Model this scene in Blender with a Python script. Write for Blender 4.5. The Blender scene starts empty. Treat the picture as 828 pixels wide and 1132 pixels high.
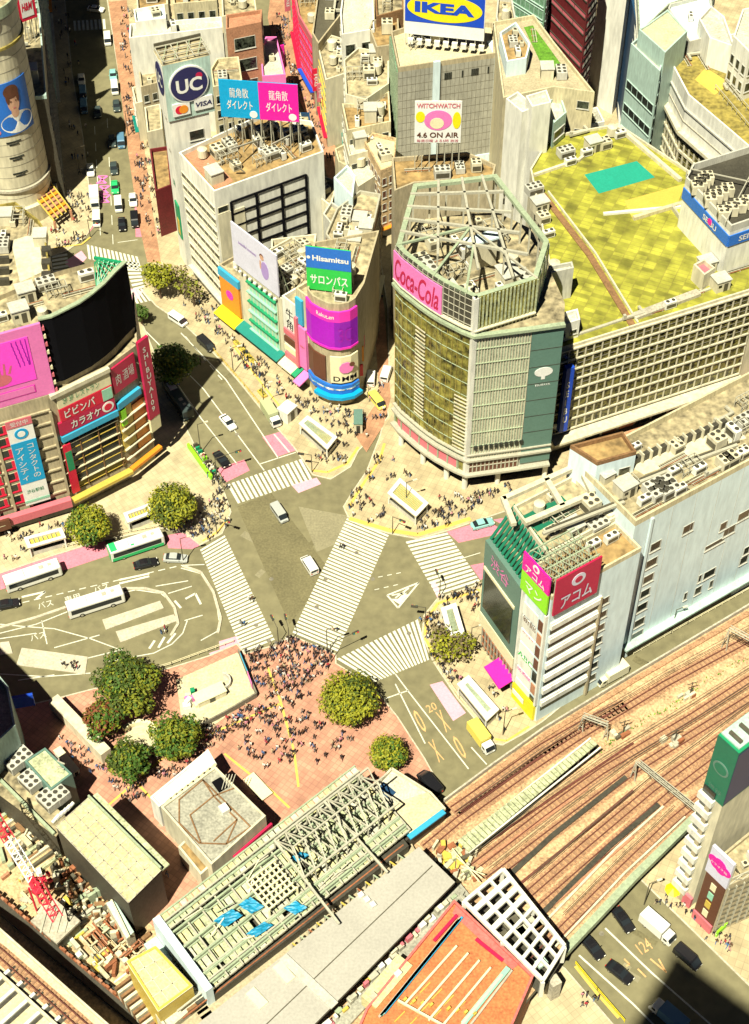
import bpy, bmesh, math, random
from mathutils import Vector, Matrix
random.seed(7)
R = math.radians
V = Vector
CX, CY, F, H = 414.0, 566.0, 1750.0, 229.0
dn = V((425 - CX, 2080 - CY, F)).normalized()
UPV = -dn
fw = V((0, 0, 1)); YV = (fw - UPV * fw.dot(UPV)).normalized()
XV = YV.cross(UPV)
if XV.x < 0: XV = -XV
sc = bpy.context.scene
cd = bpy.data.cameras.new('camera'); cam = bpy.data.objects.new('camera', cd)
sc.collection.objects.link(cam); sc.camera = cam
cd.sensor_fit = 'HORIZONTAL'; cd.sensor_width = 36; cd.lens = F / 828 * 36
cd.clip_start = 1; cd.clip_end = 6000
cx_ = V((XV[0], YV[0], UPV[0])); cy_ = -V((XV[1], YV[1], UPV[1])); cz_ = -V((XV[2], YV[2], UPV[2]))
m = Matrix((cx_, cy_, cz_)).transposed().to_4x4(); m.translation = V((0, 0, H)); cam.matrix_world = m
SUN_EL = R(60); SD = V((.44, .898, 0)).normalized()      # travel direction of the light on the ground
w = bpy.data.worlds.new('World'); sc.world = w; w.use_nodes = True
nt = w.node_tree; bg = nt.nodes['Background']; sky = nt.nodes.new('ShaderNodeTexSky')
sky.sky_type = 'NISHITA'; sky.sun_disc = False; sky.sun_elevation = SUN_EL
sky.sun_rotation = math.atan2(-SD.x, -SD.y)
nt.links.new(sky.outputs[0], bg.inputs[0]); sky.air_density = .12; sky.dust_density = .1; sky.ozone_density = 3; sky.altitude = 1500
bg.inputs[1].default_value = 0.05
sl = bpy.data.lights.new('sun', 'SUN'); sl.energy = 5.0; sl.angle = R(.5); sl.color = (1, .95, .74)
so = bpy.data.objects.new('sun', sl); sc.collection.objects.link(so)
dv = V((SD.x * math.cos(SUN_EL), SD.y * math.cos(SUN_EL), -math.sin(SUN_EL)))
so.rotation_euler = dv.to_track_quat('-Z', 'Y').to_euler(); so.location = (0, 0, 300)
sc.view_settings.view_transform = 'Standard'; sc.view_settings.look = 'None'
sc.view_settings.exposure = 0.78; sc.view_settings.gamma = 1
sc.view_settings.use_curve_mapping = False
sc.cycles.diffuse_bounces = 1; sc.cycles.max_bounces = 6
def W(px, py, z=0.0):
    r = V((px - CX, py - CY, F)); t = (z - H) / r.dot(UPV)
    return V((r.dot(XV) * t, r.dot(YV) * t, z))
def zof(p, xy):          # height at which picture point p lies over the ground point xy
    lo, hi = 0.0, 200.0
    best, bd = 0, 1e9
    for i in range(0, 801):
        z = i * .1
        q = W(p[0], p[1], z); d = (q.x - xy[0]) ** 2 + (q.y - xy[1]) ** 2
        if d < bd: bd, best = d, z
    return best
COL = sc.collection
MATS = {}
def mat(name, c=None, rough=.75, metal=0, var=.22, scale=.35, fine=2.5, emit=0, streak=0):
    if name in MATS: return MATS[name]
    mt = bpy.data.materials.new(name); MATS[name] = mt; mt.use_nodes = True
    n = mt.node_tree; b = n.nodes['Principled BSDF']
    b.inputs['Roughness'].default_value = rough; b.inputs['Metallic'].default_value = metal
    if c is None: c = (.5, .5, .5)
    if var > 0:
        geo = n.nodes.new('ShaderNodeNewGeometry')
        n1 = n.nodes.new('ShaderNodeTexNoise'); n1.inputs['Scale'].default_value = scale; n1.inputs['Detail'].default_value = 5
        n1.inputs['Roughness'].default_value = .7
        n2 = n.nodes.new('ShaderNodeTexNoise'); n2.inputs['Scale'].default_value = fine; n2.inputs['Detail'].default_value = 2
        mp = n.nodes.new('ShaderNodeMapping'); mp.inputs['Scale'].default_value = (1, 1, .22 if streak else 1); n.links.new(geo.outputs['Position'], mp.inputs['Vector'])
        n.links.new(mp.outputs[0], n1.inputs['Vector']); n.links.new(mp.outputs[0], n2.inputs['Vector'])
        ad = n.nodes.new('ShaderNodeMath'); ad.operation = 'ADD'
        n.links.new(n1.outputs['Fac'], ad.inputs[0]); n.links.new(n2.outputs['Fac'], ad.inputs[1])
        mr = n.nodes.new('ShaderNodeMapRange'); mr.inputs['From Min'].default_value = .7; mr.inputs['From Max'].default_value = 1.3
        mr.inputs['To Min'].default_value = 1 - var * 1.4; mr.inputs['To Max'].default_value = 1 + var * .6
        n.links.new(ad.outputs[0], mr.inputs['Value'])
        mx = n.nodes.new('ShaderNodeVectorMath'); mx.operation = 'SCALE'
        mx.inputs[0].default_value = c[:3]; n.links.new(mr.outputs[0], mx.inputs['Scale'])
        n.links.new(mx.outputs[0], b.inputs['Base Color'])
    else:
        b.inputs['Base Color'].default_value = (*c[:3], 1)
    if emit:
        b.inputs['Emission Color'].default_value = (*c[:3], 1); b.inputs['Emission Strength'].default_value = emit
    return mt
def tiled(name, c, c2, sx, sy, ang=0, rough=.8, wid=.03, var=.15, lo=.7):
    """brick/slab pattern laid flat in world space"""
    mt = bpy.data.materials.new(name); MATS[name] = mt; mt.use_nodes = True
    n = mt.node_tree; b = n.nodes['Principled BSDF']; b.inputs['Roughness'].default_value = rough
    geo = n.nodes.new('ShaderNodeNewGeometry'); mp = n.nodes.new('ShaderNodeMapping'); mp.inputs['Rotation'].default_value = (0, 0, R(ang))
    n.links.new(geo.outputs['Position'], mp.inputs['Vector'])
    br = n.nodes.new('ShaderNodeTexBrick'); br.inputs['Scale'].default_value = 1; br.offset = 0
    br.inputs['Brick Width'].default_value = sx; br.inputs['Row Height'].default_value = sy; br.inputs['Mortar Size'].default_value = wid
    br.inputs['Color1'].default_value = (*c, 1); br.inputs['Color2'].default_value = (*[x * (1 - var) for x in c], 1); br.inputs['Mortar'].default_value = (*c2, 1)
    n.links.new(mp.outputs[0], br.inputs['Vector'])
    n1 = n.nodes.new('ShaderNodeTexNoise'); n1.inputs['Scale'].default_value = .3; n1.inputs['Detail'].default_value = 6
    n.links.new(geo.outputs['Position'], n1.inputs['Vector'])
    mr = n.nodes.new('ShaderNodeMapRange'); mr.inputs['From Min'].default_value = .3; mr.inputs['From Max'].default_value = .7
    mr.inputs['To Min'].default_value = lo; mr.inputs['To Max'].default_value = 1.15
    n.links.new(n1.outputs['Fac'], mr.inputs['Value'])
    mx = n.nodes.new('ShaderNodeVectorMath'); mx.operation = 'SCALE'
    n.links.new(br.outputs['Color'], mx.inputs[0]); n.links.new(mr.outputs[0], mx.inputs['Scale'])
    n.links.new(mx.outputs[0], b.inputs['Base Color'])
    return mt
def PM(name): return MATS[name]
class MB:
    def __init__(s): s.v = []; s.f = []; s.m = []; s.mats = []
    def mi(s, mt):
        if isinstance(mt, str): mt = MATS[mt]
        if mt not in s.mats: s.mats.append(mt)
        return s.mats.index(mt)
    def face(s, pts, mt):
        k = len(s.v); s.v += [tuple(p) for p in pts]; s.f.append(tuple(range(k, k + len(pts)))); s.m.append(s.mi(mt)); return s
    def mesh(s, vs, fs, mt):
        k = len(s.v); i = s.mi(mt); s.v += [tuple(p) for p in vs]
        for f in fs: s.f.append(tuple(a + k for a in f)); s.m.append(i)
        return s
    def box(s, o, a, b, c, mt, top=None):
        o, a, b, c = V(o), V(a), V(b), V(c)
        p = [o, o + a, o + a + b, o + b, o + c, o + a + c, o + a + b + c, o + b + c]
        s.mesh(p, [(0, 3, 2, 1), (0, 1, 5, 4), (1, 2, 6, 5), (2, 3, 7, 6), (3, 0, 4, 7)], mt)
        s.face([p[4], p[5], p[6], p[7]], top or mt); return s
    def cb(s, c, d, mt, ang=0, top=None):      # centre of the base, size, turn
        ca, sa = math.cos(ang), math.sin(ang); a = V((ca, sa, 0)) * d[0]; b = V((-sa, ca, 0)) * d[1]
        return s.box(V(c) - a / 2 - b / 2, a, b, (0, 0, d[2]), mt, top)
    def prism(s, poly, z0, z1, side, top=None, bottom=False):
        n = len(poly)
        for i in range(n):
            a, b = poly[i], poly[(i + 1) % n]
            s.face([(a[0], a[1], z0), (b[0], b[1], z0), (b[0], b[1], z1), (a[0], a[1], z1)], side)
        if top: s.face([(p[0], p[1], z1) for p in poly], top)
        if bottom: s.face([(p[0], p[1], z0) for p in reversed(poly)], side)
        return s
    def beam(s, p, q, wd, ht, mt):
        p, q = V(p), V(q); d = q - p
        if d.length < 1e-6: return s
        u = d.normalized(); sd = u.cross(V((0, 0, 1)))
        if sd.length < 1e-3: sd = V((1, 0, 0))
        sd.normalize(); up = sd.cross(u)
        return s.box(p - sd * wd / 2 - up * ht / 2, d, sd * wd, up * ht, mt)
    def cyl(s, c, r, z, n, mt, r2=None, cap=None, a0=0):
        c = V(c); r2 = r if r2 is None else r2
        lo = [c + V((r * math.cos(a0 + 2 * math.pi * i / n), r * math.sin(a0 + 2 * math.pi * i / n), 0)) for i in range(n)]
        hi = [c + V((r2 * math.cos(a0 + 2 * math.pi * i / n), r2 * math.sin(a0 + 2 * math.pi * i / n), z)) for i in range(n)]
        s.mesh(lo + hi, [(i, (i + 1) % n, n + (i + 1) % n, n + i) for i in range(n)], mt)
        s.face(hi, cap or mt); return s
    def tube(s, p, q, r, n, mt, r2=None):
        p, q = V(p), V(q); d = (q - p).normalized(); r2 = r if r2 is None else r2
        a = d.orthogonal().normalized(); b = d.cross(a)
        lo = [p + (a * math.cos(2 * math.pi * i / n) + b * math.sin(2 * math.pi * i / n)) * r for i in range(n)]
        hi = [q + (a * math.cos(2 * math.pi * i / n) + b * math.sin(2 * math.pi * i / n)) * r2 for i in range(n)]
        s.mesh(lo + hi, [(i, (i + 1) % n, n + (i + 1) % n, n + i) for i in range(n)] + [tuple(range(n - 1, -1, -1)), tuple(range(n, 2 * n))], mt); return s
    def build(s, name, parent=None, label=None, kind=None):
        me = bpy.data.meshes.new(name); off = worldloc(parent)
        me.from_pydata([(a[0] - off.x, a[1] - off.y, a[2] - off.z) for a in s.v], [], s.f)
        for mt in s.mats: me.materials.append(mt)
        me.polygons.foreach_set('material_index', s.m); me.update()
        o = bpy.data.objects.new(name, me); COL.objects.link(o)
        if parent: o.parent = parent
        if label: o['label'] = label
        if kind: o['kind'] = kind
        return o
def worldloc(o):
    v = V((0, 0, 0))
    while o is not None: v = v + o.location; o = o.parent
    return v
def thing(name, label, cat, loc, group=None):
    o = bpy.data.objects.new(name, None); COL.objects.link(o); o.location = loc; o.empty_display_size = .5
    o['label'] = label; o['category'] = cat
    if group: o['group'] = group
    return o
def tag(o, label, cat, group=None, kind=None):
    o['label'] = label; o['category'] = cat
    if group: o['group'] = group
    if kind: o['kind'] = kind
    return o
def center_obj(o):       # origin of a one-mesh thing to its base
    me = o.data; n = len(me.vertices)
    c = V((sum(v.co.x for v in me.vertices) / n, sum(v.co.y for v in me.vertices) / n, min(v.co.z for v in me.vertices)))
    me.transform(Matrix.Translation(-c)); o.location = o.location + c; return o
def put(proto_mesh, name, parent, world, rz=0, scale=None):
    o = bpy.data.objects.new(name, proto_mesh); COL.objects.link(o)
    o.parent = parent; o.location = V(world) - worldloc(parent); o.rotation_euler = (0, 0, rz)
    if scale: o.scale = scale
    return o
def copy_tree(root, loc, rz, label=None, sc_=None):
    r = root.copy(); COL.objects.link(r); r.location = loc; r.rotation_euler = (0, 0, rz)
    if label: r['label'] = label
    if sc_: r.scale = sc_
    for ch in root.children:
        c = ch.copy(); COL.objects.link(c); c.parent = r
        for g in ch.children:
            d = g.copy(); COL.objects.link(d); d.parent = c
    return r
def lettering(root, s, c, ux, uz, wid, mt, hei=None, name='lettering', off=.07, shear=0, th=.06, bold=.02):
    cu = bpy.data.curves.new('t', 'FONT'); cu.body = s; cu.extrude = 0; cu.offset = bold; cu.shear = shear; cu.resolution_u = 3
    o = bpy.data.objects.new('t', cu); COL.objects.link(o)
    dg = bpy.context.evaluated_depsgraph_get(); dg.update()
    me = bpy.data.meshes.new_from_object(o.evaluated_get(dg)); bpy.data.objects.remove(o)
    if len(me.vertices) == 0: return None
    xs = [v.co.x for v in me.vertices]; ys = [v.co.y for v in me.vertices]
    w0 = max(xs) - min(xs); h0 = max(ys) - min(ys); sx = wid / w0; sy = (hei / h0) if hei else sx
    mx, my = (max(xs) + min(xs)) / 2, (max(ys) + min(ys)) / 2
    ux = V(ux).normalized(); uz = V(uz).normalized(); n = ux.cross(uz)
    base = V(c) - worldloc(root) + n * off
    for v in me.vertices: v.co = base + ux * (v.co.x - mx) * sx + uz * (v.co.y - my) * sy
    me.materials.clear(); me.materials.append(MATS[mt] if isinstance(mt, str) else mt)
    ob = bpy.data.objects.new(name, me); COL.objects.link(ob); ob.parent = root
    return ob
def panel(root, name, A, B, z0, z1, mt, th=.25, gap=.0, label=None):
    A = V((A[0], A[1], 0)); B = V((B[0], B[1], 0)); u = (B - A).normalized(); n = u.cross(V((0, 0, 1)))
    mb = MB(); mb.box(V((A.x, A.y, z0)) + n * (gap + .004), B - A, n * th, (0, 0, z1 - z0), mt)
    return mb.build(name, root, label)
def disc(root, name, c, ux, uz, r, mt, off=.1, ry=None, n=28, th=.1):
    ux = V(ux).normalized(); uz = V(uz).normalized(); nn = ux.cross(uz); ry = ry or r; c = V(c) + nn * off
    ring = [c + ux * r * math.cos(2 * math.pi * i / n) + uz * ry * math.sin(2 * math.pi * i / n) for i in range(n)]
    mb = MB(); back = [p - nn * th for p in ring]
    mb.face(ring, mt); mb.mesh(ring + back, [(i, n + i, n + (i + 1) % n, (i + 1) % n) for i in range(n)], mt)
    return mb.build(name, root)
def ccw(p):
    a = sum(p[i][0] * p[(i + 1) % len(p)][1] - p[(i + 1) % len(p)][0] * p[i][1] for i in range(len(p)))
    return list(p) if a > 0 else list(reversed(p))
def inpoly(x, y, P):
    c = False; j = len(P) - 1
    for i in range(len(P)):
        if (P[i][1] > y) != (P[j][1] > y) and x < (P[j][0] - P[i][0]) * (y - P[i][1]) / (P[j][1] - P[i][1]) + P[i][0]: c = not c
        j = i
    return c
def edgedist(x, y, P):
    d = 1e9
    for i in range(len(P)):
        a = V((P[i][0], P[i][1])); b = V((P[(i + 1) % len(P)][0], P[(i + 1) % len(P)][1])); p = V((x, y))
        t = max(0, min(1, (p - a).dot(b - a) / max(1e-9, (b - a).length_squared))); d = min(d, (p - a - (b - a) * t).length)
    return d
def inset(P, k):
    P = ccw(P); n = len(P); out = []
    for i in range(n):
        a, b, c = V(P[i - 1][:2]), V(P[i][:2]), V(P[(i + 1) % n][:2])
        d1 = (b - a).normalized(); d2 = (c - b).normalized(); n1 = V((-d1.y, d1.x)); n2 = V((-d2.y, d2.x))
        bi = n1 + n2
        if bi.length < .2: bi = n1
        bi.normalize(); s = k / max(.35, bi.dot(n1)); q = b + bi * s; out.append((q.x, q.y))
    return out
mat('asphalt', (.205, .185, .10), .9, var=.2, scale=.07, fine=.5)
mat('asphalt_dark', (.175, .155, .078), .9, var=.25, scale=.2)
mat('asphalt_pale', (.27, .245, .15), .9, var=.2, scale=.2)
mat('paint_white', (.72, .72, .60), .7, var=.22, scale=.8, fine=5)
mat('paint_orange', (.75, .42, .18), .7, var=.2)
mat('paint_pink', (.70, .22, .30), .8, var=.18, scale=.7)
mat('paint_pale_pink', (.74, .38, .48), .8, var=.12)
mat('paint_yellow', (.72, .50, .10), .8, var=.15)
tiled('paving', (.54, .44, .26), (.38, .31, .19), 1.2, 1.2, 25, var=.16, wid=.05)
tiled('paving_pale', (.56, .47, .29), (.42, .35, .22), 1.0, 1.0, -35, var=.13, wid=.05)
tiled('brick_plaza', (.60, .30, .20), (.42, .20, .14), .9, .9, 35, var=.22, wid=.06)
tiled('brick_street', (.52, .27, .15), (.36, .19, .11), .9, .9, 20, var=.22, wid=.06)
mat('kerb', (.55, .50, .38), .8)
mat('concrete', (.50, .46, .36), .8, var=.3)
mat('concrete_dark', (.22, .20, .15), .85, var=.3)
mat('cream', (.66, .61, .44), .75, var=.2, scale=.4, fine=1.2, streak=1)
mat('cream_warm', (.62, .55, .35), .75, var=.24, streak=1)
mat('white_wall', (.80, .79, .70), .65, var=.18, scale=.4, fine=1.2, streak=1)
mat('pale_blue', (.68, .82, .86), .6, var=.1, scale=.3, fine=1.2, streak=1)
mat('pale_teal', (.46, .62, .55), .55, var=.18, streak=1)
mat('grey_wall', (.40, .39, .32), .7, var=.18, streak=1)
mat('grey_light', (.54, .53, .46), .7, var=.18, streak=1)
mat('tan_wall', (.46, .39, .25), .8, var=.24, streak=1)
mat('brown', (.26, .14, .06), .8, var=.3)
mat('terracotta', (.48, .23, .13), .8, var=.25)
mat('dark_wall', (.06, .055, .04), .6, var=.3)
mat('black', (.004, .004, .006), .9, var=0); MATS['black'].node_tree.nodes['Principled BSDF'].inputs['Specular IOR Level'].default_value = .1
mat('rubber', (.015, .015, .015), .8, var=0)
mat('navy', (.015, .06, .14), .5, var=.2)
mat('maroon', (.16, .015, .02), .6, var=.3)
mat('olive_roof', (.34, .27, .06), .9, var=.5, scale=.12, fine=.9)
tiled('olive_roof_bright', (.46, .45, .05), (.30, .27, .04), 2.2, 1.1, 24, var=.45, wid=.07, lo=.45)
mat('turf', (.12, .30, .02), .9, var=.4, scale=.5)
mat('court', (.01, .32, .22), .8, var=.1)
mat('roof_grime', (.44, .37, .22), .9, var=.55, scale=.16, fine=.8)
mat('roof_brown', (.38, .25, .10), .9, var=.45, scale=.15, fine=.8)
mat('roof_grey', (.38, .37, .30), .85, var=.35)
mat('roof_pale', (.60, .58, .46), .8, var=.3)
mat('roof_metal', (.43, .41, .36), .6, var=.12, scale=.1)
mat('gold_glass', (.25, .225, .045), .2, metal=0, var=.8, scale=.3, fine=.8)
mat('pale_glass', (.45, .52, .38), .3, metal=0, var=.4, scale=.2)
mat('green_glass', (.20, .38, .24), .25, metal=.1, var=.3)
mat('dark_glass', (.03, .035, .03), .15, var=.4, scale=.6)
mat('window_glass', (.06, .07, .05), .15, var=1.0, scale=.4, fine=1.5)
mat('window_gold', (.17, .15, .04), .25, var=1.0, scale=.9, fine=1.5)
mat('car_glass', (.02, .025, .03), .1, var=0)
mat('steel', (.50, .48, .38), .5, metal=.1, var=.15)
mat('steel_green', (.36, .43, .29), .5, var=.2)
mat('steel_dark', (.10, .09, .06), .6, var=.2)
mat('rust', (.34, .12, .05), .8, var=.3)
mat('rail_red', (.15, .045, .03), .6, var=.3)
mat('ballast', (.62, .40, .22), .95, var=.45, scale=.25, fine=3)
mat('ballast_dark', (.46, .26, .14), .95, var=.4, scale=.5, fine=4)
mat('sleeper', (.34, .19, .11), .9, var=.2)
mat('soil', (.62, .44, .24), .95, var=.4)
mat('orange_deck', (.66, .20, .07), .8, var=.35, scale=.4)
mat('red_deck', (.66, .16, .14), .8, var=.25)
mat('panel_green', (.52, .56, .34), .6, var=.4, scale=.5)
mat('panel_yellow', (.66, .60, .32), .7, var=.3, scale=.5)
mat('tarp_blue', (.01, .28, .50), .5, var=.3)
mat('crane_red', (.70, .02, .05), .5, var=.1)
for n_, c_ in dict(s_white=(.82, .82, .78), s_blue=(.01, .07, .55), s_royal=(.02, .16, .62), s_cyan=(.0, .34, .66), s_sky=(.04, .38, .62), s_yellow=(.86, .72, .01),
                   s_magenta=(.80, .01, .36), s_pink=(.82, .20, .52), s_hotpink=(.86, .03, .48), s_green=(.03, .55, .08), s_lime=(.30, .78, .02), s_red=(.68, .01, .05),
                   s_crimson=(.50, .01, .07), s_purple=(.32, .0, .40), s_violet=(.16, .005, .24), s_orange=(.82, .28, .02), s_teal=(.01, .22, .18), s_dgreen=(.01, .28, .12),
                   s_mint=(.30, .62, .45), s_navy=(.02, .02, .10), s_lilac=(.66, .66, .80), s_rose=(.66, .16, .20), s_cream=(.80, .74, .48), s_brown=(.12, .04, .02),
                   s_lav=(.40, .28, .62), s_skin=(.62, .36, .24), s_goldy=(.62, .45, .08), s_slate=(.12, .22, .18), s_forest=(.01, .16, .09)).items():
    mat(n_, c_, .5, var=.08)
mat('screen_pink', (.85, .06, .55), .4, var=.1, emit=.15)
mat('screen_purple', (.35, .0, .45), .4, var=.1, emit=.15)
mat('screen_violet', (.22, .0, .36), .4, var=.1, emit=.15)
def raw(mb, name):
    me = bpy.data.meshes.new(name); me.from_pydata(mb.v, [], mb.f)
    for mt in mb.mats: me.materials.append(mt)
    me.polygons.foreach_set('material_index', mb.m); me.update(); return me
def mk_ac(w_, d_, h_, mt):
    b = MB(); b.cb((0, 0, .15), (w_, d_, h_), mt)
    b.cb((-w_ * .4, 0, 0), (.12, d_ * .9, .15), 'steel_dark'); b.cb((w_ * .4, 0, 0), (.12, d_ * .9, .15), 'steel_dark')
    k = max(1, round(w_ / 1.1)); kd = max(1, round(d_ / 1.1))
    for i in range(k):
        for j in range(kd):
            b.cyl(((i + .5) / k * w_ - w_ / 2, (j + .5) / kd * d_ - d_ / 2, h_ + .15), .38, .14, 10, mt, cap='dark_wall')
    for s_ in (-1, 1):
        b.box((-w_ * .42, s_ * (d_ / 2 + .012), .4), (w_ * .84, 0, 0), (0, s_ * .01, 0), (0, 0, h_ * .55), 'steel_dark')
    return raw(b, 'air_conditioner')
AC = [mk_ac(1.2, 1.1, 1.3, 'cream'), mk_ac(2.4, 1.1, 1.5, 'white_wall'), mk_ac(3.4, 2.2, 1.7, 'grey_light'), mk_ac(2.3, 2.2, 1.9, 'cream')]
b = MB(); b.cyl((0, 0, .4), 1.1, 1.9, 14, 'cream', cap='white_wall'); b.cyl((0, 0, 2.3), 1.1, .3, 14, 'cream', r2=.3)
for a_ in range(4): b.cb((.8 * math.cos(a_ * 1.57 + .78), .8 * math.sin(a_ * 1.57 + .78), 0), (.15, .15, .4), 'steel_dark')
TANK = raw(b, 'water_tank')
b = MB(); b.cb((0, 0, .5), (4.6, .5, .45), 'steel'); b.cb((2.1, .9, .5), (.5, 1.9, .45), 'steel'); b.cb((-2.0, 0, .95), (.5, .5, .7), 'steel')
for x_ in (-1.8, 0, 1.8): b.cb((x_, 0, 0), (.1, .4, .5), 'steel_dark')
DUCT = raw(b, 'duct')
b = MB()
for i in range(4): b.cb((0, i * .28, .25), (5.5, .1, .1), ('rust', 'steel', 'steel_dark', 'cream')[i])
for x_ in (-2.4, 0, 2.4): b.cb((x_, .4, 0), (.12, 1.1, .25), 'concrete')
PIPES = raw(b, 'pipe_run')
b = MB(); b.cb((0, 0, 0), (3.0, 2.6, 2.5), 'cream'); b.cb((0, 0, 2.5), (3.3, 2.9, .2), 'grey_light'); b.cb((.5, -1.32, .05), (.9, .04, 1.9), 'steel_dark'); b.cb((-.8, -1.32, 1.2), (.7, .04, .6), 'window_glass')
HUT = raw(b, 'roof_hut')
b = MB()
for x_ in (-2, -.7, .7, 2):
    for y_ in (-1, 1): b.cb((x_, y_, 0), (.12, .12, 2.2), 'steel')
for y_ in (-1, 1): b.beam((-2, y_, 2.2), (2, y_, 2.2), .14, .14, 'steel'); b.beam((-2, y_, 1.1), (2, y_, 1.1), .08, .08, 'steel')
for x_ in (-2, -.7, .7, 2): b.beam((x_, -1, 2.2), (x_, 1, 2.2), .12, .12, 'steel')
b.beam((-2, -1, 0), (-.7, -1, 2.2), .07, .07, 'steel'); b.beam((.7, -1, 2.2), (2, -1, 0), .07, .07, 'steel')
RACK = raw(b, 'equipment_rack')
CL = [(AC[0], 'air_conditioner', 1), (AC[1], 'air_conditioner', 1.5), (AC[1], 'air_conditioner', 1.5), (AC[2], 'air_conditioner', 2), (AC[3], 'air_conditioner', 1.6), (TANK, 'water_tank', 1.4), (DUCT, 'duct', 2.5), (PIPES, 'pipe_run', 2.8), (PIPES, 'pipe_run', 2.8), (HUT, 'roof_hut', 2), (RACK, 'equipment_rack', 2.2), (RACK, 'equipment_rack', 2.2)]
def clutter(root, P, z, n, ang, rnd=None, kinds=None, sc_=1.0):
    rnd = rnd or random; used = []
    xs = [p[0] for p in P]; ys = [p[1] for p in P]
    for _ in range(n * 14):
        if len(used) >= n: break
        me, nm, rad = rnd.choice(kinds or CL); rad *= sc_
        x = rnd.uniform(min(xs), max(xs)); y = rnd.uniform(min(ys), max(ys))
        if not inpoly(x, y, P) or edgedist(x, y, P) < rad * .7 + .4: continue
        if any((x - a) ** 2 + (y - b_) ** 2 < (rad * .62 + c) ** 2 for a, b_, c in used): continue
        used.append((x, y, rad * .62))
        k = sc_ * rnd.uniform(.8, 1.15)
        put(me, nm, root, (x, y, z), ang + rnd.choice((0, 1.5708, 3.1416)), (k, k, k * rnd.uniform(.8, 1.3)))
WCACHE = {}
def wmesh(w_, h_, fr, gl):
    key = (round(w_, 1), round(h_, 1), fr, gl)
    if key not in WCACHE:
        b = MB(); t = .10
        b.box((-w_ / 2, -.09, 0), (w_, 0, 0), (0, .088, 0), (0, 0, t), fr); b.box((-w_ / 2, -.09, h_ - t), (w_, 0, 0), (0, .088, 0), (0, 0, t), fr)
        b.box((-w_ / 2, -.09, t), (t, 0, 0), (0, .088, 0), (0, 0, h_ - 2 * t), fr); b.box((w_ / 2 - t, -.09, t), (t, 0, 0), (0, .088, 0), (0, 0, h_ - 2 * t), fr)
        b.face([(-w_ / 2 + t, -.02, t), (w_ / 2 - t, -.02, t), (w_ / 2 - t, -.02, h_ - t), (-w_ / 2 + t, -.02, h_ - t)], gl)
        b.box((-w_ / 2 - .1, -.2, -.12), (w_ + .2, 0, 0), (0, .198, 0), (0, 0, .1), fr)
        WCACHE[key] = raw(b, 'window')
    return WCACHE[key]
NW = {}
def punch(root, A, B, z0, z1, rows, cols, fw_=.6, fh=.55, fr='grey_light', gl='window_glass', skip=0):
    A = V((A[0], A[1], 0)); B = V((B[0], B[1], 0)); u = B - A; L = u.length; ang = math.atan2(u.y, u.x); un = u / L
    cw = L / cols; rh = (z1 - z0) / rows; n = un.cross(V((0, 0, 1)))
    me = wmesh(cw * fw_, rh * fh, fr, gl); over = MB(); cnt = NW.get(root.name, 0)
    for r in range(rows - 1, -1, -1):
        for c in range(cols):
            if skip and random.random() < skip: continue
            p = A + un * (c + .5) * cw + V((0, 0, z0 + r * rh + rh * (1 - fh) / 2)) + n * .003
            if cnt < 98: put(me, 'window', root, p, ang); cnt += 1
            else:
                w_, h_ = cw * fw_, rh * fh
                over.box(p - un * w_ / 2, un * w_, n * .05, (0, 0, h_), gl); over.box(p - un * (w_ / 2 + .1) - V((0, 0, .12)), un * (w_ + .2), n * .18, (0, 0, .1), fr)
    NW[root.name] = cnt
    if over.v: over.build('window_field', root, kind='stuff')
def bands(root, A, B, z0, z1, rows, fh=.5, fr='grey_light', gl='window_glass', mull=2.0, ledge=.25, margin=.4):
    A = V((A[0], A[1], 0)); B = V((B[0], B[1], 0)); u = B - A; L = u.length; un = u / L; n = un.cross(V((0, 0, 1)))
    if L < 1.5: return
    rh = (z1 - z0) / rows; a = A + un * margin; Lw = L - 2 * margin
    for r in range(rows):
        zz = z0 + r * rh + rh * (1 - fh) / 2; b = MB(); hh = rh * fh
        b.box(a + n * .003 + V((0, 0, zz)), un * Lw, n * .04, (0, 0, hh), gl)
        if ledge:
            b.box(a + n * .003 + V((0, 0, zz - .2)), un * Lw, n * ledge, (0, 0, .2), fr)
            b.box(a + n * .003 + V((0, 0, zz + hh)), un * Lw, n * ledge * .7, (0, 0, .14), fr)
        k = max(1, int(Lw / mull))
        for i in range(k + 1): b.box(a + un * (Lw - .1) * i / k + n * .045 + V((0, 0, zz)), un * .1, n * .07, (0, 0, hh), fr)
        b.build('window_band', root)
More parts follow.
